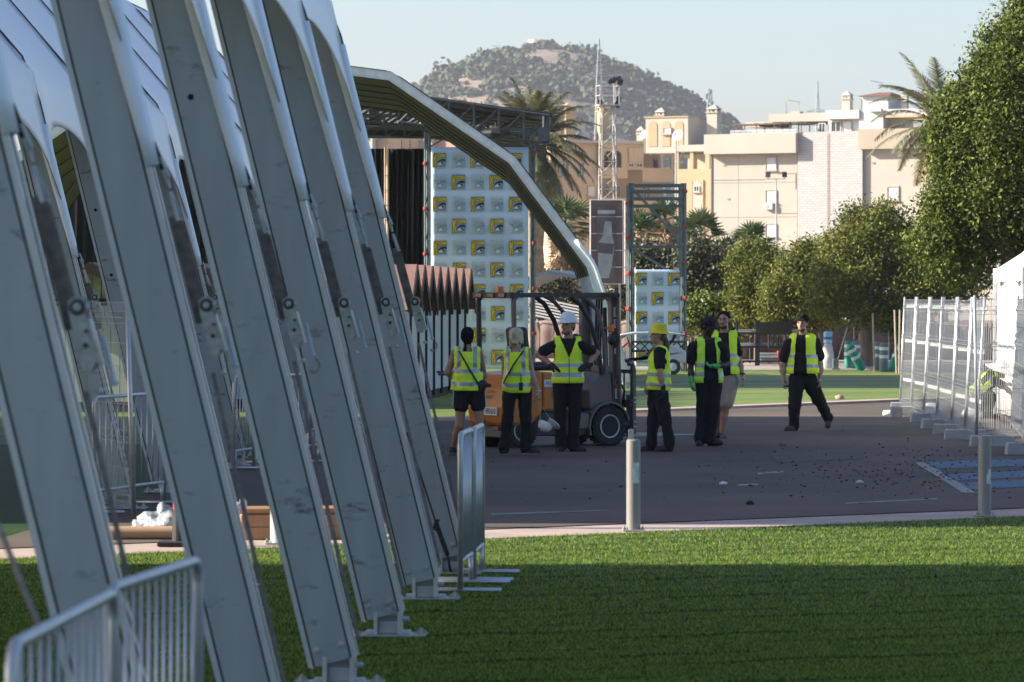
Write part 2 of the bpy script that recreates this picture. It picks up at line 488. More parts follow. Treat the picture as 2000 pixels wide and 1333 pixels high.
# scrub: leafy lumps over the whole slope, one mass
def lump_mesh(C, Rr, seed, sub=2):
    bm = bmesh.new(); bmesh.ops.create_icosphere(bm, subdivisions=sub, radius=1.0)
    base = np.array([v.co[:] for v in bm.verts]); fc = np.array([[v.index for v in f.verts] for f in bm.faces]); bm.free()
    rg = np.random.default_rng(seed)
    n = len(C); V = np.empty((n, len(base), 3))
    for i in range(n):
        ph = rg.random(3) * 6.28; k = rg.normal(0, 2.6, (4, 3))
        d = 1 + 0.18 * np.sin(base @ k[0] + ph[0]) + 0.16 * np.sin(base @ k[1] * 2 + ph[1]) + 0.14 * rg.random(len(base))
        V[i] = base * d[:, None] * np.asarray(Rr[i])[None, :] + np.asarray(C[i])[None, :]
    Fq = (fc[None] + (np.arange(n) * len(base))[:, None, None]).reshape(-1, 3)
    return V.reshape(-1, 3), Fq
C = []; Rr = []
tries = 0
while len(C) < 4600 and tries < 90000:
    tries += 1
    px = rgn.uniform(700, 1560); x = (px - 1000) * HY / F
    y = rgn.uniform(HY - 300, HY + 10)
    d = mnoise.fractal(Vector((x * .02, y * .016, 4.0)), 1.0, 2.0, 4)
    dens = 0.36 + 0.95 * d + (0.30 if px > 1200 else 0) + (0.22 if y < HY - 150 else 0) + (0.4 if px > 1330 else 0) + (.16 if px < 960 else 0)
    if rgn.random() > dens: continue
    r = 1.0 + 3.0 * rgn.random() ** 2.2
    z = hill_z(x, y)
    C.append((x, y, z + r * .35)); Rr.append((r * 1.1, r * 1.1, r * .9))
for px, py, r in [(868, 132, 4.2), (885, 140, 4.0), (905, 128, 2.2), (950, 122, 2.4), (1000, 112, 4.4), (1012, 116, 4.2), (985, 118, 3.0), (1068, 88, 2.3), (1062, 92, 2.0), (1075, 94, 1.8), (1115, 98, 2.2), (1095, 132, 4.4), (1155, 118, 3.6), (1160, 125, 3.2), (925, 145, 4.0), (980, 150, 4.4), (1040, 160, 4.2), (1200, 135, 3.0), (1215, 140, 3.6), (1190, 128, 2.8)]:
    x = (px - 1000) * HY / F
    # nearest y on the front slope whose screen row matches
    best = min(np.linspace(HY - 260, HY, 60), key=lambda yy: abs(580 - (hill_z(x, yy) - CH) * F / yy - py - r * 2))
    C.append((x, best, hill_z(x, best) + r * .55)); Rr.append((r * 1.05, r * 1.05, r))
nq = 46; Cn = np.repeat(np.array(C), nq, 0); Rn = np.repeat(np.array(Rr), nq, 0); n_ = len(Cn)
dd = rgn.normal(size=(n_, 3)); dd /= np.linalg.norm(dd, axis=1)[:, None]
blobw = 1 + .35 * np.sin(dd @ np.array([4.1, 2.2, 3.3]) + np.repeat(np.arange(len(C)), nq) * 1.7)
c0 = Cn + dd * Rn * (1 - .35 * rgn.random(n_))[:, None] * blobw[:, None] * np.array([1.15, 1, .75])
nd = dd + rgn.normal(size=(n_, 3)) * .5; nd /= np.linalg.norm(nd, axis=1)[:, None]
ta = np.cross(nd, rgn.normal(size=(n_, 3))); ta /= np.linalg.norm(ta, axis=1)[:, None]; tb = np.cross(nd, ta)
sz = (.55 + .55 * rgn.random(n_))[:, None] * np.clip(Rn[:, :1] * .42, .55, 1.5)
V = np.stack([c0 - ta * sz, c0 - tb * sz * .8, c0 + ta * sz, c0 + tb * sz * .8], 1).reshape(-1, 3); Fq = np.arange(4 * n_).reshape(n_, 4)
scr = mat("scrub leaves", (0.040, 0.055, 0.035), rough=0.9, col2=(0.070, 0.088, 0.052), scale=0.25, detail=8, bump=1.0, bscale=1.3)
o = np_mesh("scrub", V, Fq, scr); o["kind"] = "stuff"
# path worn up the slope
hp = MB(); pts = []
for px, py in [(1108, 138), (1125, 152), (1160, 163), (1200, 172), (1250, 186)]:
    x = (px - 1000) * HY / F
    best = min(np.linspace(HY - 260, HY, 120), key=lambda yy: abs(580 - (hill_z(x, yy) - CH) * F / yy - py))
    pts.append((x, best, hill_z(x, best) + .4))
hp.tube(pts, 0.9, 6)
tag(hp.build("hill_path", mat("pale track", (0.42, 0.33, 0.26), rough=1)), kind="structure")
# ruined watchtower on the top
tz = float(hill_top((1052 - 1000) * HY / F))
t = thing("watchtower", "ruined round stone watchtower on the very top of the hill", "tower", ((1051 - 1000) * HY / F, HY - 2, tz - 1))
stone = mat("tower stone", (0.40, 0.34, 0.28), rough=1, var=0.25, scale=0.8, bump=0.7, bscale=2)
prof_t = [(5.0, 0), (4.75, 2.6), (4.6, 5.2), (4.3, 5.3), (3.9, 5.2), (3.9, 3.9), (0.1, 3.8)]
mb = MB(); mb.lathe(prof_t, n=28)
o = mb.build("wall", stone, t)
for v in o.data.vertices:
    if v.co.z > 4.5: v.co.z += random.uniform(-.5, .25)
mb = MB(); mb.box((-4.3, -2.6, 1.2), (.9, .9, .8)); mb.build("opening", M_["black cloth"], t)

# ------------------------------------------------------------------ haze
hb = MB(); hb.box(((BX0 + BX1) / 2, (BY0 + BY1) / 2, (135 - 1.2) / 2), (BX1 - BX0, BY1 - BY0, 135 + 1.2))
hzm = bpy.data.materials.new("haze air"); hzm.use_nodes = True
hn = hzm.node_tree.nodes; hn.remove(hn["Principled BSDF"])
pv = hn.new("ShaderNodeVolumePrincipled"); pv.inputs["Color"].default_value = (0.86, 0.91, 1.0, 1); pv.inputs["Density"].default_value = 0.00011
pv.inputs["Anisotropy"].default_value = 0.2
hzm.node_tree.links.new(pv.outputs[0], hn["Material Output"].inputs["Volume"])
hzo = hb.build("haze", hzm); hzo["kind"] = "stuff"
# ------------------------------------------------------------------ arched event tents
def tent_profile(knees, half):
    "east base (0,0) up and over to the west base; knees are (x, z) on the east side"
    ap = (-half, knees[-1][1] + 0.045 * half)
    east = [(0.0, 0.0)] + knees
    west = [(-2 * half - x, z) for x, z in reversed(east)]
    return east + [ap] + west
def resample(pl, n_per=1):
    out = [Vector((pl[0][0], 0, pl[0][1]))]
    return [Vector((x, 0, z)) for x, z in pl]
LEGW, LEGD = 0.262, 0.13
def leg_section(w=LEGW, d=LEGD):
    "closed outline (a across the arch plane, b along the row) with grooves near both edges on both faces"
    h, e = w / 2, d / 2
    g0, g1, gd = h - 0.036, h - 0.026, 0.010
    s = []
    s += [(-h, -e), (-g0 - .0, -e), (-g0, -e + gd), (-g0 + (g1 - g0) * -1 + .0, -e + gd)]
    # rebuild explicitly
    s = [(-h, -e), (-g1, -e), (-g1, -e + gd), (-g0, -e + gd), (-g0, -e), (g0, -e), (g0, -e + gd), (g1, -e + gd), (g1, -e), (h, -e),
         (h, -.022), (h - .012, -.022), (h - .012, .022), (h, .022),
         (h, e), (g1, e), (g1, e - gd), (g0, e - gd), (g0, e), (-g0, e), (-g0, e - gd), (-g1, e - gd), (-g1, e), (-h, e),
         (-h, .022), (-h + .012, .022), (-h + .012, -.022), (-h, -.022)]
    return s
def sweep(mb, pl, sec, y, z0=None):
    "sweep section along profile polyline (x, z); a-axis = in-plane normal pointing outwards"
    pts = [Vector((x, z)) for x, z in pl]
    n = len(pts); ring = []
    for i, p in enumerate(pts):
        t1 = (pts[i] - pts[i - 1]).normalized() if i > 0 else None
        t2 = (pts[i + 1] - pts[i]).normalized() if i < n - 1 else None
        if t1 is None: t = t2; sc = 1
        elif t2 is None: t = t1; sc = 1
        else:
            t = (t1 + t2).normalized(); sc = 1 / max(.5, t.dot(t1))
        nrm = Vector((t.y, -t.x)) * sc          # right-hand side = outwards on the east leg
        ring.append((p, nrm))
    V = []; m = len(sec)
    for k, (p, nr) in enumerate(ring):
        for a, b in sec:
            q = p + nr * a
            V.append((q.x, y + b, q.y))
    Fc = []
    grooves = {1, 2, 3, 5, 6, 7, 15, 16, 17, 19, 20, 21, 10, 11, 12, 24, 25, 26}
    base = len(mb.v); mb.v.extend(V)
    for k in range(n - 1):
        for i in range(m):
            j = (i + 1) % m
            mb.f.append((base + k * m + i, base + k * m + j, base + (k + 1) * m + j, base + (k + 1) * m + i))
            mb.m.append(1 if i in grooves else (2 if i in (9, 13, 23, 27) or i in (0, 8, 14, 22) else 0))
    mb.f.append(tuple(base + i for i in reversed(range(m)))); mb.m.append(0)
    mb.f.append(tuple(base + (n - 1) * m + i for i in range(m))); mb.m.append(0)

def cut_profile(pl, zmin):
    "start and end the polyline at height zmin"
    (x0, z0), (x1, z1) = pl[0], pl[1]; t = (zmin - z0) / (z1 - z0)
    p = (x0 + (x1 - x0) * t, zmin)
    (x0, z0), (x1, z1) = pl[-1], pl[-2]; t = (zmin - z0) / (z1 - z0)
    q = (x0 + (x1 - x0) * t, zmin)
    return [p] + list(pl[1:-1]) + [q]
def along(pl, s):
    "point at arc length s on a polyline, plus outward normal"
    for i in range(len(pl) - 1):
        a, b = Vector(pl[i]), Vector(pl[i + 1]); L = (b - a).length
        if s <= L or i == len(pl) - 2:
            t = (b - a) / L; p = a + t * s
            return p, Vector((t.y, -t.x))
        s -= L
def plen(pl): return sum((Vector(pl[i + 1]) - Vector(pl[i])).length for i in range(len(pl) - 1))

def make_tent(name, label, org, rz, ys, knees, half, zcusp, zarch, straps, liner=False, lw=LEGW, lmat=None, detail=True, arch=True, opening=None):
    t = thing(name, label, "tent", org, rz, "white arched event tents")
    pl = tent_profile(knees, half)
    legcut = cut_profile(pl, 0.125)
    am = [lmat or M_["aluminium"], M_["dark groove"] if lmat is None else lmat, M_["aluminium edge"] if lmat is None else lmat]
    hole = None
    for y in ys:
        mb = MB(); sweep(mb, legcut, leg_section(w=lw), y)
        leg = mb.build("leg", am, t)
        for side in ((0, 1),) if detail else ():
            pass
        # foot bracket, base plate, anchors on the east side (and plain on the west)
        for sx, fx in ((1, 0.03), (-1, -2 * half - 0.03)):
            fb = MB()
            cx = fx - 0.03 * sx
            fb.box((cx, y, 0.012), (0.46, 0.26, 0.010))
            for s in (-1, 1):
                fb.box((cx + s * 0.072, y, 0.085), (0.022, 0.15, 0.135))
                fb.box((cx + s * 0.105, y, 0.028), (0.06, 0.10, 0.02))
            fb.box((cx, y + .02, 0.065), (0.12, 0.02, 0.095))
            fb.tube([(cx - 0.125, y, 0.108), (cx + 0.125, y, 0.108)], 0.014, 8)
            fb.tube([(cx - 0.12, y, 0.108), (cx - 0.135, y - .005, 0.108), (cx - 0.14, y - .005, 0.085)], 0.010, 8)
            fb.tube([(cx - 0.065, y, 0.135), (cx + 0.065, y, 0.135)], 0.030, 12)
            br = fb.build("foot_bracket", M_["galvanised steel"], leg, bevel=0.002)
            if sx == 1:
                for s in (-1, 1):
                    an = MB()
                    an.prism([(cx + s * .20 - .045, .018), (cx + s * .20 + .045, .018), (cx + s * .20, .062)], y - .03, y - .02)
                    an.tube([(cx + s * .2, y - .06, -.02), (cx + s * .2, y - .04, .045), (cx + s * .2, y - .055, .05)], .010, 6)
                    an.build("anchor", M_["zinc dull"], leg)
        dv = Vector((knees[0][0], knees[0][1])).normalized(); nv = Vector((dv.y, -dv.x))
        for a in (-0.066, 0.066):
            bl = MB()
            q = dv * 0.21 + nv * a + Vector((0, 0))
            bl.lathe([(0.021, 0.0), (0.021, 0.006), (0.013, 0.007), (0.013, 0.018), (0.004, 0.019)], (q.x, y - LEGD / 2, q.y), 6, Matrix.Rotation(R(90), 3, 'X'))
            bl.build("bolt", M_["zinc dull"], leg)
        for hgt in ((2.35, 3.05) if ys is yb_all else ((3.2,) if abs(y - 21.65) < .15 else ())):
            bl = MB()
            q = dv * hgt + nv * (-.02)
            bl.lathe([(0.017, 0.0), (0.017, 0.0015)], (q.x, y - LEGD / 2, q.y), 14, Matrix.Rotation(R(90), 3, 'X'))
            bl.build("bolt_hole", M_["black cloth"], leg)
    # canopy: one cloth with scalloped lower edge, bay by bay
    L = plen(pl)
    mb = MB(); off = lw / 2 + 0.012
    nu = 14
    ts = sorted(set([i / 26 for i in range(27)] + []))
    def s_at_z(z):
        s = 0
        for i in range(len(pl) - 1):
            a, b = Vector(pl[i]), Vector(pl[i + 1]); l = (b - a).length
            if a.y <= z <= b.y: return s + l * (z - a.y) / (b.y - a.y)
            s += l
    kn = [0]
    for i in range(len(pl) - 1): kn.append(kn[-1] + (Vector(pl[i + 1]) - Vector(pl[i])).length)
    vid = {}
    for bi in range(len(ys) - 1):
        y0, y1 = ys[bi], ys[bi + 1]
        rows = []
        for iu in range(nu + 1):
            u = iu / nu
            if arch:
                w = abs(2 * u - 1)                       # 1 at the legs, 0 mid-bay
                zc = zcusp + (zarch - zcusp) * math.sqrt(max(0, 1 - w ** 2.6))
                e = 1e-3
            else: zc = zcusp
            s0 = s_at_z(zc)
            # parameters between s0 and L - s0 that also hit every knee
            seg = [s0] + [k for k in kn if s0 + .05 < k < L - s0 - .05] + [L - s0]
            rows.append((u, s0))
        M = 34
        col = []
        for u, s0 in rows:
            ring = []
            # piecewise: s0..knee1, knee1..., fixed counts so that rows connect
            marks = [s0] + kn[1:-1] + [L - s0]
            if s0 > kn[1] - .02: marks[1] = s0 + .02; marks[-2] = L - s0 - .02
            cnt = [6] + [4] * (len(marks) - 3) + [6]
            for i in range(len(marks) - 1):
                for k in range(cnt[i]):
                    ring.append(marks[i] + (marks[i + 1] - marks[i]) * k / cnt[i])
            ring.append(marks[-1])
            sag = 0.10 * math.sin(math.pi * u) if arch else 0.03 * math.sin(math.pi * u)
            vv = []
            for s in ring:
                p, nr = along(pl, s)
                # wrap round the leg's outer edge at the cusp
                q = p + nr * (off - sag)
                vv.append((q.x, y0 + (y1 - y0) * u, q.y))
            col.append(vv)
        base = len(mb.v); m_ = len(col[0])
        for c in col: mb.v.extend(c)
        for i in range(len(col) - 1):
            for k in range(m_ - 1):
                mb.f.append((base + i * m_ + k, base + i * m_ + k + 1, base + (i + 1) * m_ + k + 1, base + (i + 1) * m_ + k)); mb.m.append(0)
    cv = mb.build("canopy", [M_["canvas white"]], t, smooth='auto')
    sd = cv.modifiers.new("thickness", 'SOLIDIFY'); sd.thickness = 0.006
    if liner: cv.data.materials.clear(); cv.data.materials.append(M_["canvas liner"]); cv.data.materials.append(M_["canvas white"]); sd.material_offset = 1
    if liner and lmat is not None:      # lining stretched below the arches, a seam at every arch
        mb = MB(); pz = cut_profile(pl, zcusp + .2); st_n = 80; Lz = plen(pz); rows = []
        for bi in range((len(ys) - 1) * 4 + 1):
            yy = ys[0] + .10 + (ys[-1] - ys[0]) * bi / ((len(ys) - 1) * 4); sg = .05 if bi % 4 else 0.0
            rows.append([(lambda p, nr: (p.x - nr.x * (lw / 2 + .012 - sg), yy, p.y - nr.y * (lw / 2 + .012 - sg)))(*along(pz, Lz * i / st_n)) for i in range(st_n + 1)])
        for r in rows: mb.v.extend(r)
        for i in range(len(rows) - 1):
            for k in range(st_n): a_ = i * (st_n + 1) + k; mb.f.append((a_, a_ + 1, a_ + st_n + 2, a_ + st_n + 1)); mb.m.append(0)
        lo = mb.build("ceiling_lining", M_["canvas liner"], t); s2 = lo.modifiers.new("thickness", 'SOLIDIFY'); s2.thickness = .004
        for y in ys[1:]:
            q = [(lambda p, nr: (p.x - nr.x * (lw / 2 + .02), y + .1, p.y - nr.y * (lw / 2 + .02)))(*along(pz, Lz * i / 60)) for i in range(61)]
            mb = MB(); mb.tube(q, .018, 5); mb.build("lining_seam", m("lining seam", (.03, .03, .026), rough=.9), lo)
    # edge keder lines on the cloth above each leg + seams between
    km = MB()
    for bi, y in enumerate(ys):
        pz = cut_profile(pl, zcusp)
        q = []
        for i in range(60):
            p, nr = along(pz, plen(pz) * i / 59); p = p + nr * (off + .008); q.append((p.x, y, p.y))
        km.tube(q, 0.011, 6)
    km.build("keder_seam", m("seam grey", (0.07, 0.085, 0.10), rough=0.7), cv)
    if arch:
        # tapering cloth tails at the cusps, wrapped round the outer edge of each leg
        for y in ys:
            mb = MB(); n0 = None
            pts = []
            for i in range(9):
                z = zcusp - 0.35 + i * 0.16
                p, nr = along(pl, s_at_z(max(.2, z)))
                w = 0.070 + 0.035 * (i / 8) ** 1.2
                c = p + nr * (off + .004)
                r = [(c.x - nr.x * (.035 + .05 * i / 8), y - w - .010, c.y - nr.y * (.035 + .05 * i / 8)), (c.x - .0, y - w, c.y), (c.x + nr.x * .022, y, c.y + nr.y * .022), (c.x, y + w, c.y), (c.x - nr.x * (.035 + .05 * i / 8), y + w + .010, c.y - nr.y * (.035 + .05 * i / 8))]
                pts.append(r)
            base = len(mb.v)
            for r in pts: mb.v.extend(r)
            for i in range(8):
                for k in range(4):
                    mb.f.append((base + i * 5 + k, base + i * 5 + k + 1, base + (i + 1) * 5 + k + 1, base + (i + 1) * 5 + k)); mb.m.append(0)
            tail = mb.build("canopy_tail", m("canvas tail", (0.82, 0.88, 0.92), rough=0.28, spec=.7, var=0.06, scale=3, transl=.15), t, smooth=True)
            sd = tail.modifiers.new("thickness", 'SOLIDIFY'); sd.thickness = 0.006
    # tension straps
    for y, s_on, zr in straps:
        if not s_on: continue
        q = lambda z, o=0.03: (lambda p, nr: (p.x + nr.x * (off + o), y, p.y + nr.y * (off + o)))(*along(pl, s_at_z(z)))
        zt = zcusp - 0.36
        sm = MB()
        def band(pts, w, th):
            for i in range(len(pts) - 1): sm.bar(pts[i], pts[i + 1], w, th, up=(0, 1, 0))
        band([q(zt - .22, .030), q(zt - .6, .036), q(zr + .28, .040), q(zr + .2, .045)], 0.056, 0.006)
        band([q(zr - .05, .03), q(1.0, .018), q(.45, .012), q(.2, .012)], 0.020, 0.005)
        st = sm.build("strap", M_["webbing"], t)
        # sewn sleeve over the top of the strap
        sl = MB(); sl.bar(q(zt - .26, .035), q(zt - .7, .042), 0.064, 0.014, up=(0, 1, 0)); sl.build("sleeve", m("webbing dark", (0.14, 0.12, 0.105), rough=0.95, var=.3, scale=20, dirt=(.2, .15, .1), dirt_scale=10), st)
        hk = MB()
        a, b = q(zt, .03), q(zt - .24, .03)
        hk.tube([q(zt + .08, .0), q(zt + .03, .03), q(zt - .05, .045), q(zt - .02, .02)], 0.012, 8)
        c = Vector(q(zt - .02, .03))
        ring = [(c.x, c.y - .035, c.z), (c.x + .005, c.y + .035, c.z), Vector(q(zt - .10, .035)) + Vector((0, .012, 0)), Vector(q(zt - .10, .035)) - Vector((0, .012, 0))]
        hk.tube(ring, 0.009, 6, closed=True)
        d = Vector(q(zt - .12, .035)); e = Vector(q(zt - .24, .03))
        hk.tube([d + Vector((0, .01, 0)), e + Vector((.02, .055, 0)), e + Vector((.02, -.055, 0)), d - Vector((0, .01, 0))], 0.011, 6, closed=True)
        hk.build("hook", M_["zinc dull"], st)
        # black bungee between cloth tail and ring
        bg_ = MB(); bg_.tube([q(zt + .12, .012), q(zt, .03), q(zt - .06, .03)], 0.013, 8); bg_.build("tension_cord", M_["black rubber"], st)
        rt = MB()
        zc = zr + .08
        A = Vector(q(zr + .24, .085)); B = Vector(q(zr - .06, .075)); ax = (B - A).normalized(); on = Vector((ax.z, 0, -ax.x)) * -1
        if on.x < 0: on = -on
        for s in (-1, 1):
            prof2 = [(1.05 * a_, 1.1 * b_) for a_, b_ in [(.018, -.02), (.030, .012), (.0, .038), (-.034, .025), (-.040, -.02), (-.034, -.20), (-.005, -.215), (.022, -.18), (.012, -.09)]]
            poly = [A + on * x - ax * z for x, z in prof2]
            V = [p + Vector((0, s * .036, 0)) for p in poly] + [p + Vector((0, s * .036 + s * .006, 0)) for p in poly]
            n_ = len(poly)
            rt.add(V, [tuple(range(n_)), tuple(range(2 * n_ - 1, n_ - 1, -1))] + [(i, (i + 1) % n_, n_ + (i + 1) % n_, n_ + i) for i in range(n_)])
            hp = A - on * .005 + Vector((0, s * .052, 0))
            rt.lathe([(.030, 0), (.028, .006), (.004, .0065)], hp, 14, Matrix.Rotation(R(90 if s < 0 else -90), 3, 'X'), mi=1); rt.lathe([(.016, 0), (.015, .010), (.004, .011)], hp, 12, Matrix.Rotation(R(90 if s < 0 else -90), 3, 'X'), mi=0); rt.lathe([(.010, 0), (.004, .004)], hp + ax * .14, 10, Matrix.Rotation(R(90 if s < 0 else -90), 3, 'X'), mi=1); rt.lathe([(.007, 0), (.004, .004)], hp + ax * .09 + on * .012, 10, Matrix.Rotation(R(90 if s < 0 else -90), 3, 'X'), mi=1)
        rt.tube([A - Vector((0, .05, 0)), A + Vector((0, .05, 0))], .026, 10)
        rt.tube([B - Vector((0, .05, 0)), B + Vector((0, .05, 0))], .012, 8)
        rt.bar(A + ax * .05 + on * .02, A + ax * .22 + on * .03, .012, .085, up=(0, 1, 0))
        rt.build("ratchet", [m("ratchet zinc", (0.30, 0.335, 0.32), rough=0.45, metal=0.4, var=.2, scale=25), M_["black steel"]], st)
        hd = MB()
        h0 = A + ax * .12 + on * .055; h1 = A + ax * .29 + on * .06
        hd.bar(h0, h1, .014, .038, up=(0, 1, 0)); hd.tube([h1 - Vector((0, .04, 0)), h1 + Vector((0, .04, 0))], .012, 8)
        hd.build("ratchet_handle", m("blue grey grip", (0.24, 0.34, 0.42), rough=0.5, var=.2, scale=12), st)
        tl = MB()
        e0 = h1; ringp = [e0 + Vector((.012 + .022 * math.sin(k * .6), 0.02 * math.cos(k * .5), -.02 - .02 * (1 - math.cos(k * .6)) - .006 * k)) for k in range(10)]
        tl.tube(ringp, .006, 6)
        if int(y * 10) % 3 == 0: tl.build("strap_tail", M_["webbing"], st)
    return t

yb_all = [36.3 + 3.3 * k for k in range(11)]
KN = [(-1.03, 4.20), (-2.75, 6.2), (-6.0, 7.75)]
rzA = -math.atan(0.053)
ya = [9.0, 11.8, 14.62, 18.22, 21.62, 24.72, 27.72, 30.3]
ox, oy = -0.45 - 0.053 * 30.3, 0.0
la = [y * math.sqrt(1 + .053 ** 2) for y in ya]
tentA = make_tent("event_tent", "nearest white arched tent, its blue grey aluminium legs filling the left foreground", (ox, oy, 0), rzA, la, KN, 8.5, 2.95, 4.02,
                  [(y, True, 1.72) for y in la])
# second tent of the row, behind it to the left
yb = [36.3 + 3.3 * k for k in range(11)]
oxB = -3.69 - 0.045 * 41
lb = yb_all
tentB = make_tent("event_tent", "second white arched tent standing behind the nearest one, seen between its legs", (oxB, 0, 0), -math.atan(0.045), lb, KN, 10.0, 2.75, 3.75, liner=True, straps=[(y, True, 1.75) for y in lb])
# third tent across the lawn, gable to the camera
KC = [(-0.85, 2.75), (-2.62, 5.12), (-5.35, 7.0)]
yc = [92 + 3.0 * k for k in range(6)]
tentC = make_tent("event_tent", "far arched tent with open gable end showing its ribbed olive ceiling before the stage", (2.62, 0, 0), 0, yc, KC, 8.2, 2.35, 2.8, [], liner=True, lw=.19, lmat=m("arch pale", (0.52, 0.57, 0.60), rough=.4, metal=.1))
# ------------------------------------------------------------------ town behind
cream = mat("cream render", (0.418, 0.380, 0.323), rough=0.9, var=0.05, scale=0.35, dirt=(0.45, 0.38, 0.30), dirt_scale=0.25, dirt_amt=0.3)
beige = mat("beige render", (0.380, 0.327, 0.258), rough=0.9, var=0.06, scale=0.4, dirt=(0.36, 0.28, 0.20), dirt_scale=0.3, dirt_amt=0.35)
ochre = mat("ochre render", (0.410, 0.315, 0.190), rough=0.9, var=0.07, scale=0.4, dirt=(0.45, 0.33, 0.19), dirt_scale=0.3, dirt_amt=0.4)
sand = mat("sand render", (0.47, 0.365, 0.255), rough=0.9, var=0.07, scale=0.4, dirt=(0.36, 0.25, 0.15), dirt_scale=0.35, dirt_amt=0.4)
white = mat("white render", (0.486, 0.483, 0.471), rough=0.85, var=0.03, scale=0.5)
tile = mat("roof tile", (0.167, 0.076, 0.053), rough=0.9, var=0.25, scale=3)
glass = mat("window glass", (0.030, 0.038, 0.046), rough=0.08, var=0.1, spec=0.8)
shutter = mat("white shutter", (0.547, 0.547, 0.547), rough=0.6, var=0.03)
wood = mat("brown timber", (0.152, 0.095, 0.057), rough=0.8, var=0.2, scale=4)
joint = mat("joint shade", (0.251, 0.220, 0.182), rough=0.95)
def brick_mat():
    mm = bpy.data.materials.new("white brick"); mm.use_nodes = True
    N = mm.node_tree.nodes; L = mm.node_tree.links; b = N["Principled BSDF"]; b.inputs["Roughness"].default_value = 0.9
    tc = N.new("ShaderNodeTexCoord"); mp = N.new("ShaderNodeMapping"); mp.inputs["Rotation"].default_value = (R(90), 0, 0)
    br = N.new("ShaderNodeTexBrick"); br.inputs["Scale"].default_value = 1.0
    br.inputs["Color1"].default_value = (.47, .455, .445, 1); br.inputs["Color2"].default_value = (.41, .395, .385, 1); br.inputs["Mortar"].default_value = (.29, .275, .262, 1)
    br.inputs["Brick Width"].default_value = 0.5; br.inputs["Row Height"].default_value = 0.22; br.inputs["Mortar Size"].default_value = 0.02
    L.new(tc.outputs["Object"], mp.inputs[0]); L.new(mp.outputs[0], br.inputs["Vector"]); L.new(br.outputs[0], b.inputs["Base Color"])
    return mm
brick = brick_mat()

class Bld:
    "building frame: photo pixels along the facade -> local metres (x along facade, y into the depth, z up)"
    def __init__(s, name, label, cat, px0, Y, ang):
        s.k = F / Y; s.px0 = px0; s.Y = Y; s.ca = math.cos(ang)
        p = P(px0, 580, Y)
        s.t = thing(name, label, cat, (p.x, Y, 0), ang)
    def u(s, px): return (px - s.px0) / s.k / s.ca
    def z(s, py): return CH + (580 - py) / s.k
    def box(s, mb, x0, x1, y0, y1, d0, d1, mi=None):
        "photo rectangle x0..x1, y0 (top)..y1 (bottom), depth d0..d1 m"
        z1 = s.z(y0); z0 = 0 if y1 is None else s.z(y1)
        mb.box(((s.u(x0) + s.u(x1)) / 2, (d0 + d1) / 2, (z0 + z1) / 2), (abs(s.u(x1) - s.u(x0)), d1 - d0, z1 - z0), mi=mi)
    def part(s, nm, mt, *boxes, parent=None):
        mb = MB()
        for b in boxes: s.box(mb, *b)
        return mb.build(nm, mt, parent or s.t)
    def window(s, x0, x1, y0, y1, d=0.0, closed=True, frame=True, sill=True):
        "frame and sill proud of the wall, pane or shutter set in"
        mb = MB(); w = s.u(x1) - s.u(x0); h = s.z(y0) - s.z(y1); cx = (s.u(x0) + s.u(x1)) / 2; cz = (s.z(y0) + s.z(y1)) / 2
        fw = .07
        for sx in (-1, 1): mb.box((cx + sx * (w / 2 - fw / 2), d - .05, cz), (fw, .10, h))
        mb.box((cx, d - .05, cz + h / 2 - fw / 2), (w - 2 * fw, .10, fw)); mb.box((cx, d - .05, cz - h / 2 + fw / 2), (w - 2 * fw, .10, fw))
        wn_ = mb.build("window", white if not closed else beige, s.t)
        mb = MB(); mb.box((cx, d - .022, cz), (w - 2 * fw - .004, .04, h - 2 * fw - .004)); mb.build("shutter" if closed else "pane", shutter if closed else glass, wn_)
        if not closed:
            mb = MB(); mb.box((cx, d - .06, cz), (.05, .05, h - 2 * fw)); mb.build("mullion", shutter, wn_)
        if sill:
            mb = MB(); mb.box((cx, d - .10, cz - h / 2 - .05), (w + .2, .20, .09)); mb.build("sill", beige, wn_)
        return wn_
def arch_poly(cx, w, z0, zs, n=10):
    "arch opening outline in (x, z): springing at zs"
    r = w / 2
    return [(cx - r, z0)] + [(cx - r * math.cos(math.pi * i / n), zs + r * math.sin(math.pi * i / n)) for i in range(n + 1)] + [(cx + r, z0)]
def chimney(B, x0, x1, y0, y1, d, mt, cap=True):
    w = B.u(x1) - B.u(x0); cx = (B.u(x0) + B.u(x1)) / 2; z0, z1 = B.z(y1), B.z(y0)
    mb = MB(); mb.box((cx, d, (z0 + z1) / 2), (w, w, z1 - z0)); ch = mb.build("chimney", mt, B.t)
    if cap:
        mb = MB()
        mb.box((cx, d, z1 + .04), (w * 1.25, w * 1.25, .08))
        for sx in (-1, 1):
            for sy in (-1, 1): mb.box((cx + sx * w * .4, d + sy * w * .4, z1 + .22), (w * .2, w * .2, .28))
        h = z1 + .36
        V = [(cx - w * .62, d - w * .62, h), (cx + w * .62, d - w * .62, h), (cx + w * .62, d + w * .62, h), (cx - w * .62, d + w * .62, h), (cx, d, h + .45)]
        mb.add(V, [(3, 2, 1, 0), (0, 1, 4), (1, 2, 4), (2, 3, 4), (3, 0, 4)])
        mb.build("chimney_cap", mt, ch)
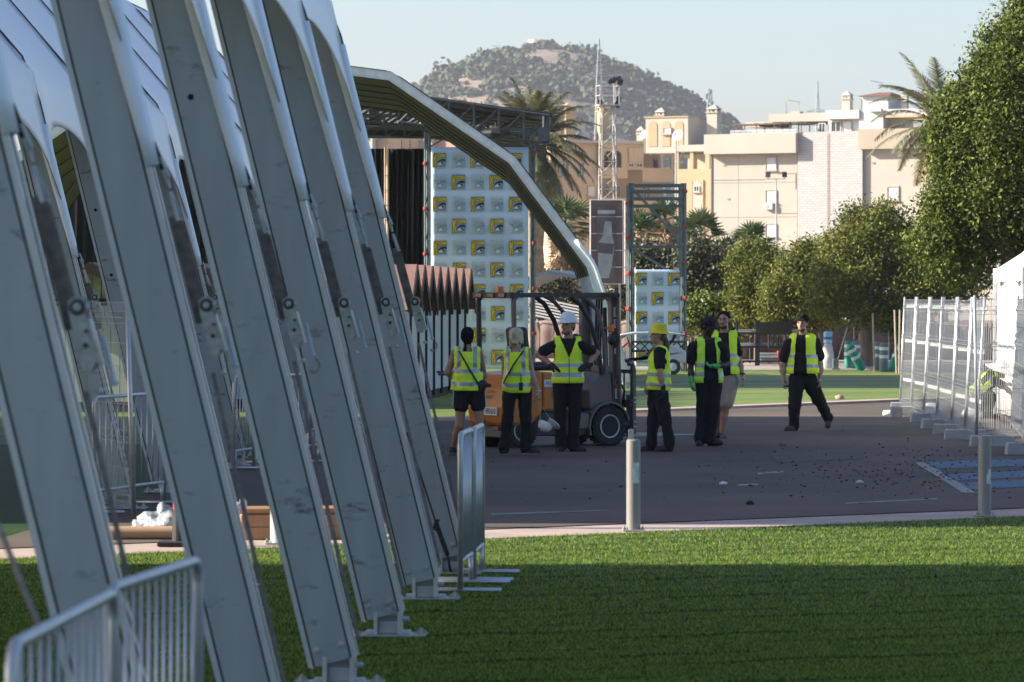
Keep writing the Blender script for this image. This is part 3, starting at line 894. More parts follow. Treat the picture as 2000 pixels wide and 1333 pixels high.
def dish(name, label, pos, r, face, mt, stem=0.8):
    t = thing(name, label, "dish", pos, 0)
    rot = Vector(face).to_track_quat('Z', 'Y').to_matrix()
    mb = MB(); prof = [(0.02, 0.0), (r * .5, r * .07), (r * .85, r * .2), (r, r * .28), (r * .98, r * .30), (r * .82, r * .22), (r * .5, r * .09), (.01, .02)]
    mb.lathe(prof, n=24, rot=rot); mb.build("reflector", mt, t, smooth=True)
    mb = MB(); a = rot @ Vector((0, -r * .95, r * .25)); b = rot @ Vector((0, -.0, r * .95)); mb.tube([a, b], .02, 5); mb.ball(b, .06, 6, 5); mb.build("feed_arm", M_["zinc dull"], t)
    mb = MB(); mb.tube([(0, 0.05, 0), (0, .25, -.2), (0, .25, -stem - r)], .035, 6); mb.build("stem", M_["zinc dull"], t)

# --- cream block on the right
b1 = Bld("apartment_building", "large cream apartment block with white brick middle bay and penthouse terrace on its roof", "building", 1383, 370, R(-26))
b1.part("wall", cream, (1388, 1554, 302, None, 0, 14))
b1.part("wall", brick, (1554.5, 1674, 262, None, -.25, 14))
b1.part("wall", cream, (1674.5, 2080, 297, None, .1, 14))
b1.part("parapet", cream, (1383, 1556, 264, 302.4, -.95, 13.9))
b1.part("parapet", beige, (1670, 2080, 259, 297.4, -.75, 13.9))
b1.part("joint", joint, (1390, 1553, 357.6, 359, -.006, .05), )
b1.part("joint", joint, (1390, 1553, 425.0, 426.4, -.006, .05))
b1.part("joint", joint, (1440, 1440.8, 304, None, -.008, .05))
mb = MB()
for k in range(60):
    yy = 266 + k * 3.6
    b1.box(mb, 1609, 1614, yy, yy + 2.6, -.27, -.2)
mb.build("brick_stripe", mat("brown brick", (0.27, 0.215, 0.185), rough=.9), b1.t)
for y0, y1 in ((309, 335), (373, 398), (438, 464)): b1.window(1492, 1513, y0, y1, 0.0)
for y0, y1 in ((369, 396), (434, 460)): b1.window(1717, 1739, y0, y1, .1)
mb = MB()
for px in (1389.5, 1552.5): b1.box(mb, px - .9, px + .9, 303, None, -.10, -.005)
for zz, xa, xb in ((352, 1392, 1490), (418, 1514, 1550), (341, 1514, 1549)): b1.box(mb, xa, xb, zz, zz + .8, -.04, -.005)
b1.box(mb, 1548, 1549, 341, 372, -.04, -.005)
mb.build("drain_pipe", joint, b1.t)
for px, py in ((1412, 322), (1420, 388), (1462, 452), (1690, 322), (1700, 420)):
    mb = MB(); b1.box(mb, px, px + 5, py, py + 4, -.03 if px < 1600 else .06, .05 if px < 1600 else .12); mb.build("vent", joint, b1.t)
# penthouse storey
b1.part("penthouse", white, (1592, 1655, 237, 262, 2.2, 9), (1655.5, 1700, 221, 262, 1.4, 9), (1700.5, 1780, 232, 259, 3.0, 10))
b1.part("fascia", white, (1594, 1657, 220, 236.6, 1.2, 9), (1676, 1700, 218, 224, .9, 1.39), (1700.5, 1790, 219, 231.6, 2.0, 10))
for x0, x1 in ((1575, 1588), (1598, 1617), (1619, 1637)): b1.window(x0, x1, 240 if x0 > 1590 else 243, 261, 2.15, closed=x0 == 1619, sill=False)
b1.part("penthouse", cream, (1470, 1594, 222, 238, 3.5, 9.5), (1417, 1470, 236, 246, 4.5, 9))
b1.part("stair_tower", white, (1643, 1690, 191, 221, 4, 8), )
mb = MB(); x0, x1, zz = b1.u(1641), b1.u(1697), b1.z(191)
mb.add([(x0 - .3, 3.6, zz), (x1, 3.6, zz), (x1, 8.4, zz), (x0 - .3, 8.4, zz), ((x0 + x1) / 2 - .6, 6, zz + .42), ((x0 + x1) / 2 + .6, 6, zz + .42)], [(3, 2, 1, 0), (0, 1, 5, 4), (1, 2, 5), (2, 3, 4, 5), (3, 0, 4)])
mb.build("hip_roof", tile, b1.t)
for x0, x1, y0, y1, d in ((1603, 1618, 196, 222, 4.5), (1634, 1643, 192, 221, 5), (1511, 1528, 218, 240, 4), (1709, 1719, 192, 221, 5), (1741, 1753, 196, 222, 5.5), (1772, 1782, 196, 222, 6)):
    chimney(b1, x0, x1, y0, y1, d, cream, cap=x0 not in (1634, 1511))
# pergola, railing, plants on the terrace
mb = MB()
for px in (1428, 1466, 1500, 1530, 1551):
    b1.box(mb, px - .8, px + .8, 245, 265, 1.0, 1.07); b1.box(mb, px - .8, px + .8, 245, 265, 3.0, 3.07)
b1.box(mb, 1422, 1560, 243, 245, .9, 3.2)
mb.build("pergola_frame", wood, b1.t)
mb = MB()
for k in range(24):
    x = 1462 + k * 4
    b1.box(mb, x, x + 4.6, 243 + random.uniform(-1.5, 1), 245 + random.uniform(-.5, 4 if 1465 < x < 1515 else 1.2), .8 + random.random() * .5, 3.4)
mb.build("pergola_cover", m("dark reed", (0.06, 0.05, 0.05), rough=.95), b1.t)
mb = MB(); b1.box(mb, 1430, 1554, 256.8, 258, -.55, -.49); b1.box(mb, 1430, 1554, 263, 263.8, -.55, -.49)
for k in range(42): b1.box(mb, 1430 + k * 2.95, 1431 + k * 2.95, 258, 263, -.55, -.49)
mb.build("railing", shutter, b1.t)
# sun awning and railings to the right, half behind the palm
b1.part("awning", mat("awning cloth", (0.55, 0.33, 0.18), rough=.8, var=.2, scale=4), (1706, 1790, 231.8, 236, 1.2, 2.9))
mb = MB()
for k in range(26): b1.box(mb, 1770 + k * 2.4, 1770.8 + k * 2.4, 243, 258.9, -.5, -.46)
b1.box(mb, 1770, 1832, 242, 243, -.52, -.44); mb.build("railing", shutter, b1.t)
# air conditioner hung under the second window
ac = MB(); ac.box((b1.u(1500), -.22, b1.z(405)), (.78, .32, .56)); a_ = tag(ac.build("air_conditioner", shutter, None, bevel=.02), "white air conditioner box on the cream wall under the middle shuttered window", "air conditioner")
a_.location = b1.t.location; a_.rotation_euler = b1.t.rotation_euler
fan = MB(); fan.lathe([(.21, 0), (.21, .012), (.02, .02)], (b1.u(1500) - .12, -.381, b1.z(405)), 18, Matrix.Rotation(R(90), 3, 'X')); fan.build("fan_grille", M_["zinc dull"], a_)

# --- ochre block in the middle
b2 = Bld("apartment_building", "yellow ochre apartment house with roof loggia and big satellite dish beside the cream block", "building", 1316, 384, R(-26))
b2.part("wall", ochre, (1318, 1392, 331, None, 0, 13))
b2.part("cornice", cream, (1317, 1388, 284, 297, -.15, 12.9))
for xa, xb in ((1318, 1325), (1347, 1353), (1376, 1384)): b2.part("loggia_pier", ochre, (xa, xb, 297.1, 330.9, 0, .6))
b2.part("loggia_wall", cream, (1318, 1384, 297.1, 330.9, 3.0, 3.4))
b2.part("loggia_door", glass, (1326, 1333, 306, 330.8, 2.9, 2.99), (1355, 1358, 306, 330.8, 2.9, 2.99))
b2.part("loggia_beam", wood, (1325.1, 1346.9, 299, 302, .1, .4), (1353.1, 1375.9, 299, 302, .1, .4))
mb = MB(); zz = b2.z(356); mb.prism(arch_poly(b2.u(1361), b2.u(1370) - b2.u(1352), b2.z(500), b2.z(364)), -.06, .05); rec = mb.build("arched_panel", cream, b2.t)
b2.window(1355, 1366, 364, 376, -.07, closed=False); b2.window(1355, 1366, 422, 434, -.07, closed=False)
b2.part("pilaster", sand, (1370.5, 1372.6, 352, None, -.12, .05), (1351, 1352, 356, None, -.09, .05))
# --- roof pavilion with blind arches, rests on the ochre and sand blocks
b3 = Bld("roof_pavilion", "cream roof pavilion with three blind arches above the sand coloured arcade", "building", 1261, 388, R(-26))
mb = MB(); b3.box(mb, 1261, 1342, 231, 300, 0, 6); mb.build("wall", cream, b3.t)
mb = MB(); mb.box((b3.u(1301), 3, b3.z(231) + .06), (b3.u(1342) - b3.u(1261) + .2, 6.2, .12)); mb.build("coping", ochre, b3.t)
for px in (1275, 1300, 1325):
    mb = MB(); mb.prism(arch_poly(b3.u(px), .9, b3.z(287), b3.z(247)), -.05, .05); mb.build("blind_arch", ochre, b3.t)
b3.window(1295, 1311, 250, 263, -.06, closed=True)
for x0, x1, y0, y1, d, mt in ((1271, 1287, 226, 231, 1.5, cream), (1366, 1385, 222, 290, 2.0, cream), (1238, 1250, 262, 275, 1.0, cream)): chimney(b3, x0, x1, y0, y1, d, mt)
dish("satellite_dish", "big grey satellite dish in front of the blind arches of the roof pavilion", tuple(P(1325, 266, 380)), .56, (-.5, -.8, .35), mat("dish grey", (.42, .42, .43), rough=.5), 1.2)
dish("satellite_dish", "smaller satellite dish at the left corner of the roof pavilion", tuple(P(1259, 264, 379)), .42, (-.6, -.75, .3), mat("dish grey", (.42, .42, .43), rough=.5), 1.2)

# --- sand coloured arcade block, facade turned away from the sun
b4 = Bld("apartment_building", "sand coloured apartment house with arched balconies in shade behind the lattice mast", "building", 1080, 392, R(24))
roof4 = 275
fl = [(276, 330), (330, 392), (392, 455), (455, 520)]
b4.part("wall", sand, (1080, 1320, 279, None, 2.6, 14))
b4.part("cornice", cream, (1078, 1322, 273, 278.8, -.25, 14.1))
b4.part("wall", sand, (1228, 1257, 279, 330, 0, 2.59), (1080, 1172, 279, None, .5, 2.59), (1257.2, 1320, 392, None, 0, 2.59), (1172.2, 1257, 392, None, 0, 2.59))
b4.part("balcony_front", sand, (1172.2, 1227.8, 326, 347, 0, .25), (1257.2, 1320, 326, 353, 0, .25), (1172.2, 1320, 385, 391.8, 0, .25))
# arcade walls with arched openings (polygon with holes made as piers + spandrels)
def arcade(B, x0, x1, ytop, ybot, arches, mt):
    mb = MB(); z1, z0 = B.z(ytop), B.z(ybot)
    xs_ = [B.u(x0)]
    for c, w, ys in arches:
        cx = B.u(c); hw = w / 2
        zs = B.z(ys)
        a = xs_[-1]; 
        mb.box(((a + cx - hw) / 2, .125, (z0 + z1) / 2), (cx - hw - a, .25, z1 - z0))
        n = 8
        for i in range(n):
            t0, t1 = math.pi * i / n, math.pi * (i + 1) / n
            p0 = (cx - hw * math.cos(t0), zs + hw * math.sin(t0)); p1 = (cx - hw * math.cos(t1), zs + hw * math.sin(t1))
            mb.prism([p0, p1, (p1[0], z1), (p0[0], z1)], 0, .25)
        xs_.append(cx + hw)
    a = xs_[-1]; b = B.u(x1); mb.box(((a + b) / 2, .125, (z0 + z1) / 2), (b - a, .25, z1 - z0))
    return mb.build("arcade", mt, B.t)
arcade(b4, 1172.2, 1227.8, 279, 326, [(1190, 1.0, 303), (1207, 1.0, 303)], sand)
arcade(b4, 1257.2, 1320, 279, 326, [(1267, .8, 305), (1284, 1.05, 305), (1307, .9, 305)], sand)
b4.part("balcony_door", glass, (1186, 1194, 302, 330, 2.5, 2.59), (1203, 1210, 302, 330, 2.5, 2.59), (1303, 1311, 304, 330, 2.5, 2.59))
b4.part("blind", mat("striped blind", (0.45, 0.36, 0.26), rough=.9, var=.15, scale=9, stretch=(1, 1, .05)), (1229, 1256, 287, 316, -.14, -.02))
for x0, x1 in ((1229, 1240), (1245, 1257)): b4.window(x0, x1, 317, 325, 0, closed=False, sill=False)
for x0, x1, y0, y1 in ((1188, 1212, 360, 384), (1135, 1146, 316, 345), (1152, 1168, 362, 384), (1222, 1236, 360, 384), (1100, 1116, 318, 345), (1280, 1296, 360, 384)): b4.window(x0, x1, y0, y1, .5 if x0 < 1170 else 2.59, closed=x0 in (1152,))
for x0, x1, y0, y1, d in ((1126, 1147, 213, 273, 3), (1197, 1214, 214, 273, 3), (1090, 1110, 205, 273, 4)): chimney(b4, x0, x1, y0, y1, d, ochre)
b4.part("roof_room", white, (1150, 1178, 236, 273, 4, 8), )
b4.part("roof_room", sand, (1165, 1196, 235, 273, 8.2, 11))
mb = MB(); mb.ball((b4.u(1168), 3.4, b4.z(264)), (.75, .75, .6), 12, 8); mb.build("water_tank", white, b4.t, smooth=True)

# --- rows of houses seen below the stage roof
b5 = Bld("apartment_building", "warm lit orange house seen through the gap between stage roof and black curtain", "building", 640, 400, R(-26))
b5.part("wall", sand, (620, 760, 268, None, 0, 9)); b5.part("wall", cream, (700, 740, 255, 300, -1.2, -.01), (620, 692, 250, 300, -.8, -.01))
b5.part("roof", tile, (640, 700, 244, 249.8, -1.2, 8))
for px in (650, 672, 708, 722, 746): b5.window(px, px + 9, 262, 275, -1.25 if 700 < px < 740 else (0 if px > 740 else -.85), closed=False, sill=False)
b6 = Bld("apartment_building", "pinkish house with dark windows beyond the curtain, left of the banner tower", "building", 762, 405, R(-26))
b6.part("wall", mat("pink render", (0.46, 0.29, 0.22), rough=.9), (762, 1078, 262, None, 0, 9)); b6.part("wall", cream, (782, 800, 250, 300, -1.0, -.01), (812, 850, 258, 300, -.6, -.01))
for px in (765, 774, 804, 822, 840, 870, 900, 930, 960, 990, 1020, 1050): b6.window(px, px + 7, 266, 278, 0 if px not in (822, 840) else -.62, closed=px % 3 == 0, sill=False)
for x in (800, 838, 880, 940, 1000, 1050): chimney(b6, x, x + 9, 248, 262, 2, sand)

# --- roof aerials, pylons, lamp posts
def lattice(mb, base, top, w0, w1, n, r, leg=None):
    "four-legged lattice between two points"
    base, top = Vector(base), Vector(top)
    def ring(t):
        c = base.lerp(top, t); w = (w0 + (w1 - w0) * t) / 2
        return [c + Vector((a * w, b * w, 0)) for a, b in ((-1, -1), (1, -1), (1, 1), (-1, 1))]
    R0 = ring(0); R1 = ring(1)
    for i in range(4): mb.tube([R0[i], R1[i]], leg or r * 1.5, 5)
    for k in range(n):
        A, B = ring(k / n), ring((k + 1) / n)
        for i in range(4):
            j = (i + 1) % 4
            mb.tube([A[i], B[j]] if k % 2 else [A[j], B[i]], r, 4); mb.tube([B[i], B[j]], r, 4)
steel_far = mat("pylon steel", (0.30, 0.32, 0.34), rough=.6, metal=.3)
for px, y0, y1, Y, lab in ((1170, 76, 300, 1100, "tall lattice power pylon standing in front of the hill"), (1597, 158, 262, 1500, "power pylon with three cross arms beyond the cream block, right of the hill"), (1535, 200, 262, 2100, "small distant power pylon left of the bigger one above the terrace")):
    top = P(px, y0, Y); bot = P(px, y1, Y)
    t = thing("power_pylon", lab, "pylon", (top.x, Y, 0), 0, "power pylons")
    H = top.z; mb = MB(); lattice(mb, (0, 0, 0), (0, 0, H * .86), 5.0, 1.2, 14, .10, .16); lattice(mb, (0, 0, H * .86), (0, 0, H), 1.2, .15, 3, .08)
    mb.build("mast", steel_far, t)
    for hz, wd in ((.80, 5.0), (.86, 4.2)):
        mb = MB(); mb.tube([(-wd, 0, H * hz), (0, 0, H * hz + 1.0), (wd, 0, H * hz)], .12, 5); mb.tube([(-wd, 0, H * hz), (wd, 0, H * hz)], .12, 5); mb.build("cross_arm", steel_far, t)
def aerial(px, y0, y1, Y, lab):
    p = P(px, y1, Y); q = P(px, y0, Y); h = q.z - p.z
    t = thing("roof_aerial", lab, "aerial", tuple(p), 0)
    mb = MB(); mb.tube([(0, 0, 0), (0, 0, h)], .045, 6); mb.build("pole", M_["zinc dull"], t)
    mb = MB(); mb.tube([(-1.0, 0, h + .1), (.15, 0, h - .12)], .03, 5)
    for k in range(7): mb.tube([(-.95 + k * .16, -.3, h + .09 - k * .03), (-.95 + k * .16, .3, h + .09 - k * .03)], .015, 4)
    mb.build("antenna", M_["zinc dull"], t)
aerial(1721, 160, 222, 374, "television aerial on the tall thin roof pole of the cream block")
aerial(1560, 198, 225, 374, "thin short aerial left of the chimneys on the cream block")
ph = MB(); p = P(1386, 175, 1200); lattice(ph, (0, 0, 0), (0, 0, p.z), 3, 1.2, 12, .10, .14)
for k in range(5): ph.box((random.uniform(-1, 1), -.8, p.z - 1 - k * 1.1), (.4, .3, 1.6))
o = tag(ph.build("antenna_mast", steel_far), "antenna mast with panels on the right shoulder of the hill", "mast"); o.location = (p.x, 1200, 0)

# twin floodlight post in front of the cream wall
def flood_post(px, ytop, Y, arm, lab, heads=True):
    p = P(px, ytop, Y); t = thing("flood_light_post", lab, "lamp post", (p.x, Y, 0), 0)
    mb = MB(); mb.tube([(0, 0, 0), (0, 0, p.z)], [.09, .05], 8); mb.build("pole", M_["galvanised steel"], t)
    if heads:
        mb = MB(); mb.bar((-arm, 0, p.z), (arm, 0, p.z), .05, .05); mb.build("cross_arm", M_["galvanised steel"], t)
        for s in (-1, 1):
            mb = MB(); mb.box((s * arm * .8, -.12, p.z + .32), (.36, .10, .40), Euler((R(-25), 0, R(12 * s))).to_matrix()); mb.box((s * arm * .8, 0, p.z + .12), (.05, .05, .2)); mb.build("flood_lamp", M_["black steel"], t)
flood_post(1516, 350, 300, .75, "thin lamp post with two floodlights in front of the cream wall")
flood_post(1320, 275, 260, .5, "plain grey lamp post rising behind the smaller banner tower", heads=False)
# lattice lighting mast
p = P(1187, 208, 190)
t = thing("lighting_mast", "grey lattice lighting mast with a platform of floodlights on top", "mast", (p.x, 190, 0), R(10))
mb = MB(); lattice(mb, (0, 0, 0), (0, 0, p.z), .85, .62, 17, .014, .032); mb.build("lattice", mat("mast steel", (.36, .35, .34), rough=.6, metal=.3), t)
mb = MB(); mb.box((0, 0, p.z + .04), (1.0, 1.0, .06))
for a in (-1, 1):
    for b in (-1, 1): mb.tube([(a * .45, b * .45, p.z), (a * .45, b * .45, p.z + .95)], .02, 5)
for zz in (.5, .95):
    mb.tube([(-.45, -.45, p.z + zz), (.45, -.45, p.z + zz), (.45, .45, p.z + zz), (-.45, .45, p.z + zz)], .02, 5, closed=True)
mb.tube([(.3, 0, p.z), (.3, 0, p.z + 1.25)], .035, 6); mb.build("platform", mat("mast steel", (.42, .41, .40)), t)
for dx, dz, ry in ((.25, 1.2, 35), (.55, 1.1, 20), (.5, 1.25, -30), (.1, 1.15, 50), (.45, .3, 10), (.4, .05, 0), (-.4, .15, -10)):
    mb = MB(); mb.box((dx, -.2, p.z + dz), (.22, .16, .26), Euler((R(-20), R(ry), 0)).to_matrix()); mb.build("flood_lamp", M_["black steel"], t, bevel=.02)
# ------------------------------------------------------------------ trees, palms, bushes
bark = mat("bark", (0.17, 0.135, 0.10), rough=0.95, var=0.3, scale=5, bump=0.8, bscale=12, stretch=(1, 1, .35))
dead = mat("dead palm fibre", (0.32, 0.235, 0.14), rough=0.95, var=0.3, scale=6)
LV = {"ficus": [leafmat("ficus leaf", (0.080, 0.112, 0.014), .6, .35, .25), leafmat("ficus leaf pale", (0.165, 0.205, 0.036), .6, .35, .25), leafmat("ficus leaf dark", (0.036, 0.056, 0.009), .6, .3, .2)],
      "olive": [leafmat("olive leaf", (0.115, 0.135, 0.024), .65, .3, .2), leafmat("olive leaf pale", (0.20, 0.215, 0.046), .65, .3, .2), leafmat("olive leaf dark", (0.055, 0.068, 0.014), .65, .3, .2)],
      "dark": [leafmat("dark leaf", (0.050, 0.060, 0.020), .5, .15), leafmat("dark leaf brown", (0.095, 0.085, 0.038), .5, .15), leafmat("dark leaf deep", (0.015, 0.022, 0.008), .5, .1)],
      "fresh": [leafmat("fresh leaf", (0.13, 0.18, 0.03), .45, .3), leafmat("fresh leaf pale", (0.22, 0.27, 0.05), .45, .3), leafmat("fresh leaf dark", (0.045, 0.07, 0.012), .5, .3)]}
def leaves(lumps, n, size, seed, flatten=.85, shell=.42, sprig=16, aspect=.5):
    "leaf quads: clustered sprigs spread through the outer shell of overlapping lumps; lumps = [(centre, radius)]"
    rg = np.random.default_rng(seed)
    C = np.array([c[:] for c, r in lumps]); Rr = np.array([r for c, r in lumps])
    w = Rr ** 2; w = w / w.sum()
    ns = n // sprig
    k = rg.choice(len(lumps), ns, p=w)
    d = rg.normal(size=(ns, 3)); d /= np.linalg.norm(d, axis=1)[:, None]
    rad = 1 - shell * rg.random(ns) ** 1.6
    # lumpy surface
    ph = rg.random((3, 3)) * 6
    bump = 1 + .17 * np.sin(d @ np.array([5.1, 2.3, 4.2]) + k) + .14 * np.sin(d @ np.array([-7.2, 6.1, 3.7]) + 2 * k) + .06 * rg.normal(size=ns)
    S = C[k] + d * (Rr[k] * rad * bump)[:, None] * np.array([1, 1, flatten])
    # drop sprigs well inside another lump
    inside = np.zeros(ns, bool)
    for c, r in zip(C, Rr):
        q = (S - c) / np.array([1, 1, flatten]); inside |= (np.einsum('ij,ij->i', q, q) < (r * .55) ** 2)
    S = S[~inside]; d = d[~inside]; ns = len(S)
    n = ns * sprig
    c0 = np.repeat(S, sprig, 0) + rg.normal(size=(n, 3)) * size * 1.5
    nd = np.repeat(d, sprig, 0) * .55 + rg.normal(size=(n, 3)) * .62 + np.array([-.12, -.1, .25])
    nd /= np.linalg.norm(nd, axis=1)[:, None]
    a = np.cross(nd, rg.normal(size=(n, 3))); a /= np.linalg.norm(a, axis=1)[:, None]
    b = np.cross(nd, a)
    s = size * (.65 + .7 * rg.random(n))[:, None]
    V = np.stack([c0 - a * s * .5, c0 - b * s * aspect * .5 + nd * s * .08, c0 + a * s * .5, c0 + b * s * aspect * .5 + nd * s * .08], 1).reshape(-1, 3)
    return V, np.arange(4 * n).reshape(n, 4), rg.choice(3, n, p=[.5, .25, .25])
def limb(mb, pts, r0, r1, n=8):
    m_ = len(pts); mb.tube(pts, [r0 + (r1 - r0) * i / (m_ - 1) for i in range(m_)], n)
def tree(name, label, cat, Y, lumps_px, trunk_px, n, size, kind, seed, depth=.8, group=None, rtrunk=None, aspect=.5, flatten=.85):
    k = F / Y; rg = random.Random(seed)
    base = P(trunk_px[0][0], 580, Y); base.z = 0
    t = thing(name, label, cat, tuple(base), 0, group)
    lumps = []
    for px, py, r in lumps_px:
        p = P(px, py, Y) - base; r = r / k * (1.06 if kind == "olive" else .93)
        lumps.append((Vector((p.x, rg.uniform(-.35, .35) * r * depth * 2, p.z)), r))
        if depth > .5: lumps.append((Vector((p.x + rg.uniform(-.4, .4) * r, r * rg.uniform(.6, 1.0), p.z + rg.uniform(-.2, .2) * r)), r * .8))
    if n > 30000:
        for c, r in list(lumps):
            for q in range(4):
                a = rg.uniform(0, 6.283); e = rg.uniform(-.5, 1.3); rr = r * rg.uniform(.26, .44)
                dv = Vector((math.cos(a) * math.cos(e), math.sin(a) * math.cos(e), math.sin(e) * .85)); lumps.append((c + dv * (r * rg.uniform(.82, 1.05)), rr))
    V, Fq, mi = leaves(lumps, n, size, seed, aspect=aspect, flatten=flatten)
    V = V[:, :]
    V[:, 2] = np.maximum(V[:, 2], .02)
    np_mesh("crown", V, Fq, LV[kind], t, mi=mi)
    mb = MB()
    tp = [P(px, py, Y) - base for px, py in trunk_px]
    tp[0].z = min(tp[0].z, 0) - .05
    r0 = rtrunk or .16
    fine = []
    for i in range(len(tp) - 1):
        for s in range(4): fine.append(tp[i].lerp(tp[i + 1], s / 4) + Vector((rg.uniform(-.03, .03), rg.uniform(-.03, .03), 0)))
    fine.append(tp[-1])
    limb(mb, fine, r0, r0 * .72, 10)
    top = tp[-1]
    for c, r in lumps[:12]:
        mid = top.lerp(c, .5) + Vector((rg.uniform(-.2, .2), rg.uniform(-.2, .2), -.12 * (c - top).length))
        limb(mb, [top - Vector((0, 0, .1)), top.lerp(mid, .5) + Vector((0, 0, -.05)), mid, c], r0 * .62, r0 * .12, 6)
    mb.build("trunk", bark, t, smooth=True)
    return t
GT = "trees around the square"
tree("tree", "huge glossy dark green tree filling the upper right corner", "tree", 77, [(1850, 340, 40), (1842, 265, 36), (1868, 225, 40), (1945, 130, 36), (1990, 75, 44), (1880, 330, 60), (1905, 430, 80), (1850, 400, 55), (1960, 380, 100), (1830, 480, 50), (1895, 500, 70), (2020, 110, 95), (1955, 175, 74), (2050, 60, 120), (1890, 235, 66), (1965, 255, 95), (2060, 230, 130), (1865, 290, 46), (1930, 330, 84), (2030, 380, 120), (1880, 385, 70), (1955, 450, 95), (1850, 440, 62), (2015, 30, 44), (1925, 120, 22), (1880, 180, 22)],
     [(1985, 790), (1982, 640), (1975, 480)], 150000, .088, "ficus", 21, rtrunk=.28)
tree("tree", "broad rounded ficus with forked pale trunk beside the green barrels", "tree", 121, [(1690, 440, 36), (1720, 435, 36), (1660, 490, 52), (1715, 500, 60), (1770, 500, 62), (1640, 545, 48), (1690, 560, 56), (1750, 570, 58), (1800, 560, 60), (1625, 590, 38), (1670, 605, 40), (1735, 620, 34), (1775, 625, 38), (1835, 540, 60), (1880, 540, 60), (1700, 470, 50)],
     [(1699, 722), (1688, 690), (1690, 655), (1690, 642)], 90000, .105, "olive", 22, rtrunk=.24)
tree("tree", "rounded ficus just left of the forked tree, behind the walking man", "tree", 124, [(1560, 525, 42), (1600, 520, 40), (1530, 570, 40), (1575, 580, 46), (1615, 565, 42), (1515, 605, 30), (1555, 615, 34), (1600, 610, 32), (1585, 500, 28)],
     [(1610, 715), (1607, 670), (1604, 640)], 64000, .10, "olive", 23, rtrunk=.11)
tree("tree", "clipped olive green ficus, leftmost of the rounded trees", "tree", 128, [(1470, 515, 34), (1500, 520, 36), (1460, 560, 36), (1495, 565, 40), (1465, 600, 32), (1500, 605, 32), (1475, 625, 26)],
     [(1478, 700), (1478, 650)], 48000, .10, "olive", 24, rtrunk=.10)
tree("tree", "small dark leafed tree with bare trunk between forklift and banner tower", "tree", 132, [(1207, 570, 26), (1190, 590, 24), (1225, 592, 26), (1208, 605, 24), (1205, 550, 16)],
     [(1212, 706), (1212, 660), (1210, 618)], 9000, .10, "dark", 25, rtrunk=.07)
GB = "shrubs behind the brown screen fence"
for i, (lab, Y, l, kd, nn) in enumerate((
    ("dark brownish bush behind the smaller banner tower", 136, [(1265, 560, 36), (1300, 520, 40), (1330, 560, 44), (1275, 600, 34), (1310, 600, 36), (1260, 500, 26)], "dark", 13000),
    ("tall dark bush right of the smaller banner tower", 134, [(1365, 505, 40), (1350, 545, 40), (1385, 550, 42), (1360, 590, 36), (1395, 600, 30), (1400, 520, 26)], "dark", 15000),
    ("dark hedge mass left of the clipped ficus trees", 140, [(1420, 540, 34), (1440, 580, 34), (1415, 600, 34), (1425, 500, 22)], "dark", 9000),
    ("bright green low shrub above the fence behind the bearded man", 129, [(1350, 610, 20), (1375, 605, 22), (1362, 625, 18), (1340, 628, 14)], "fresh", 5000),
    ("second bright green shrub, right of the bearded man", 129.5, [(1405, 612, 18), (1428, 606, 20), (1415, 628, 16), (1440, 628, 14)], "fresh", 5000),
    ("dark green thicket under the palms left of the poster panel", 150, [(1080, 560, 34), (1110, 590, 34), (1060, 610, 30), (1140, 600, 30), (1090, 630, 26)], "dark", 9000))):
    tree("bush", lab, "bush", Y, l, [(l[0][0], 700), (l[0][0], l[0][1] + 30)], int(nn * 1.7), .125, kd, 40 + i, group=GB, rtrunk=.06)
# --- palms
def frond(V, Fc, o, az, el, L, droop, nl, lw, ll, rg, curl=.0):
    pts = []; d = Vector((math.cos(az) * math.cos(el), math.sin(az) * math.cos(el), math.sin(el))); p = Vector(o)
    side = Vector((-math.sin(az), math.cos(az), 0))
    n = 12
    for i in range(n + 1):
        pts.append(p.copy()); p = p + d * (L / n); d = (d + Vector((0, 0, -droop / n * (1 + i / n)))).normalized()
    for i in range(n):
        w = .025 * (1 - i / n) + .006; b = len(V)
        V += [pts[i] - side * w, pts[i] + side * w, pts[i + 1] + side * w * .85, pts[i + 1] - side * w * .85]; Fc.append((b, b + 1, b + 2, b + 3))
    for i in range(nl):
        t = .12 + .88 * i / nl; k = min(n - 1, int(t * n)); q = pts[k].lerp(pts[k + 1], t * n - k)
        tg = (pts[k + 1] - pts[k]).normalized(); up = side.cross(tg)
        l = ll * math.sin(math.pi * min(1, .18 + .75 * t)) * rg.uniform(.8, 1.15)
        for s in (-1, 1):
            e = q + (side * s * .75 + tg * .75 + up * rg.uniform(-.1, .3) + Vector((0, 0, -.18 - curl))).normalized() * l
            b = len(V); V += [q - tg * lw, q + tg * lw, e + tg * lw * .2, e - tg * lw * .2]; Fc.append((b, b + 1, b + 2, b + 3))
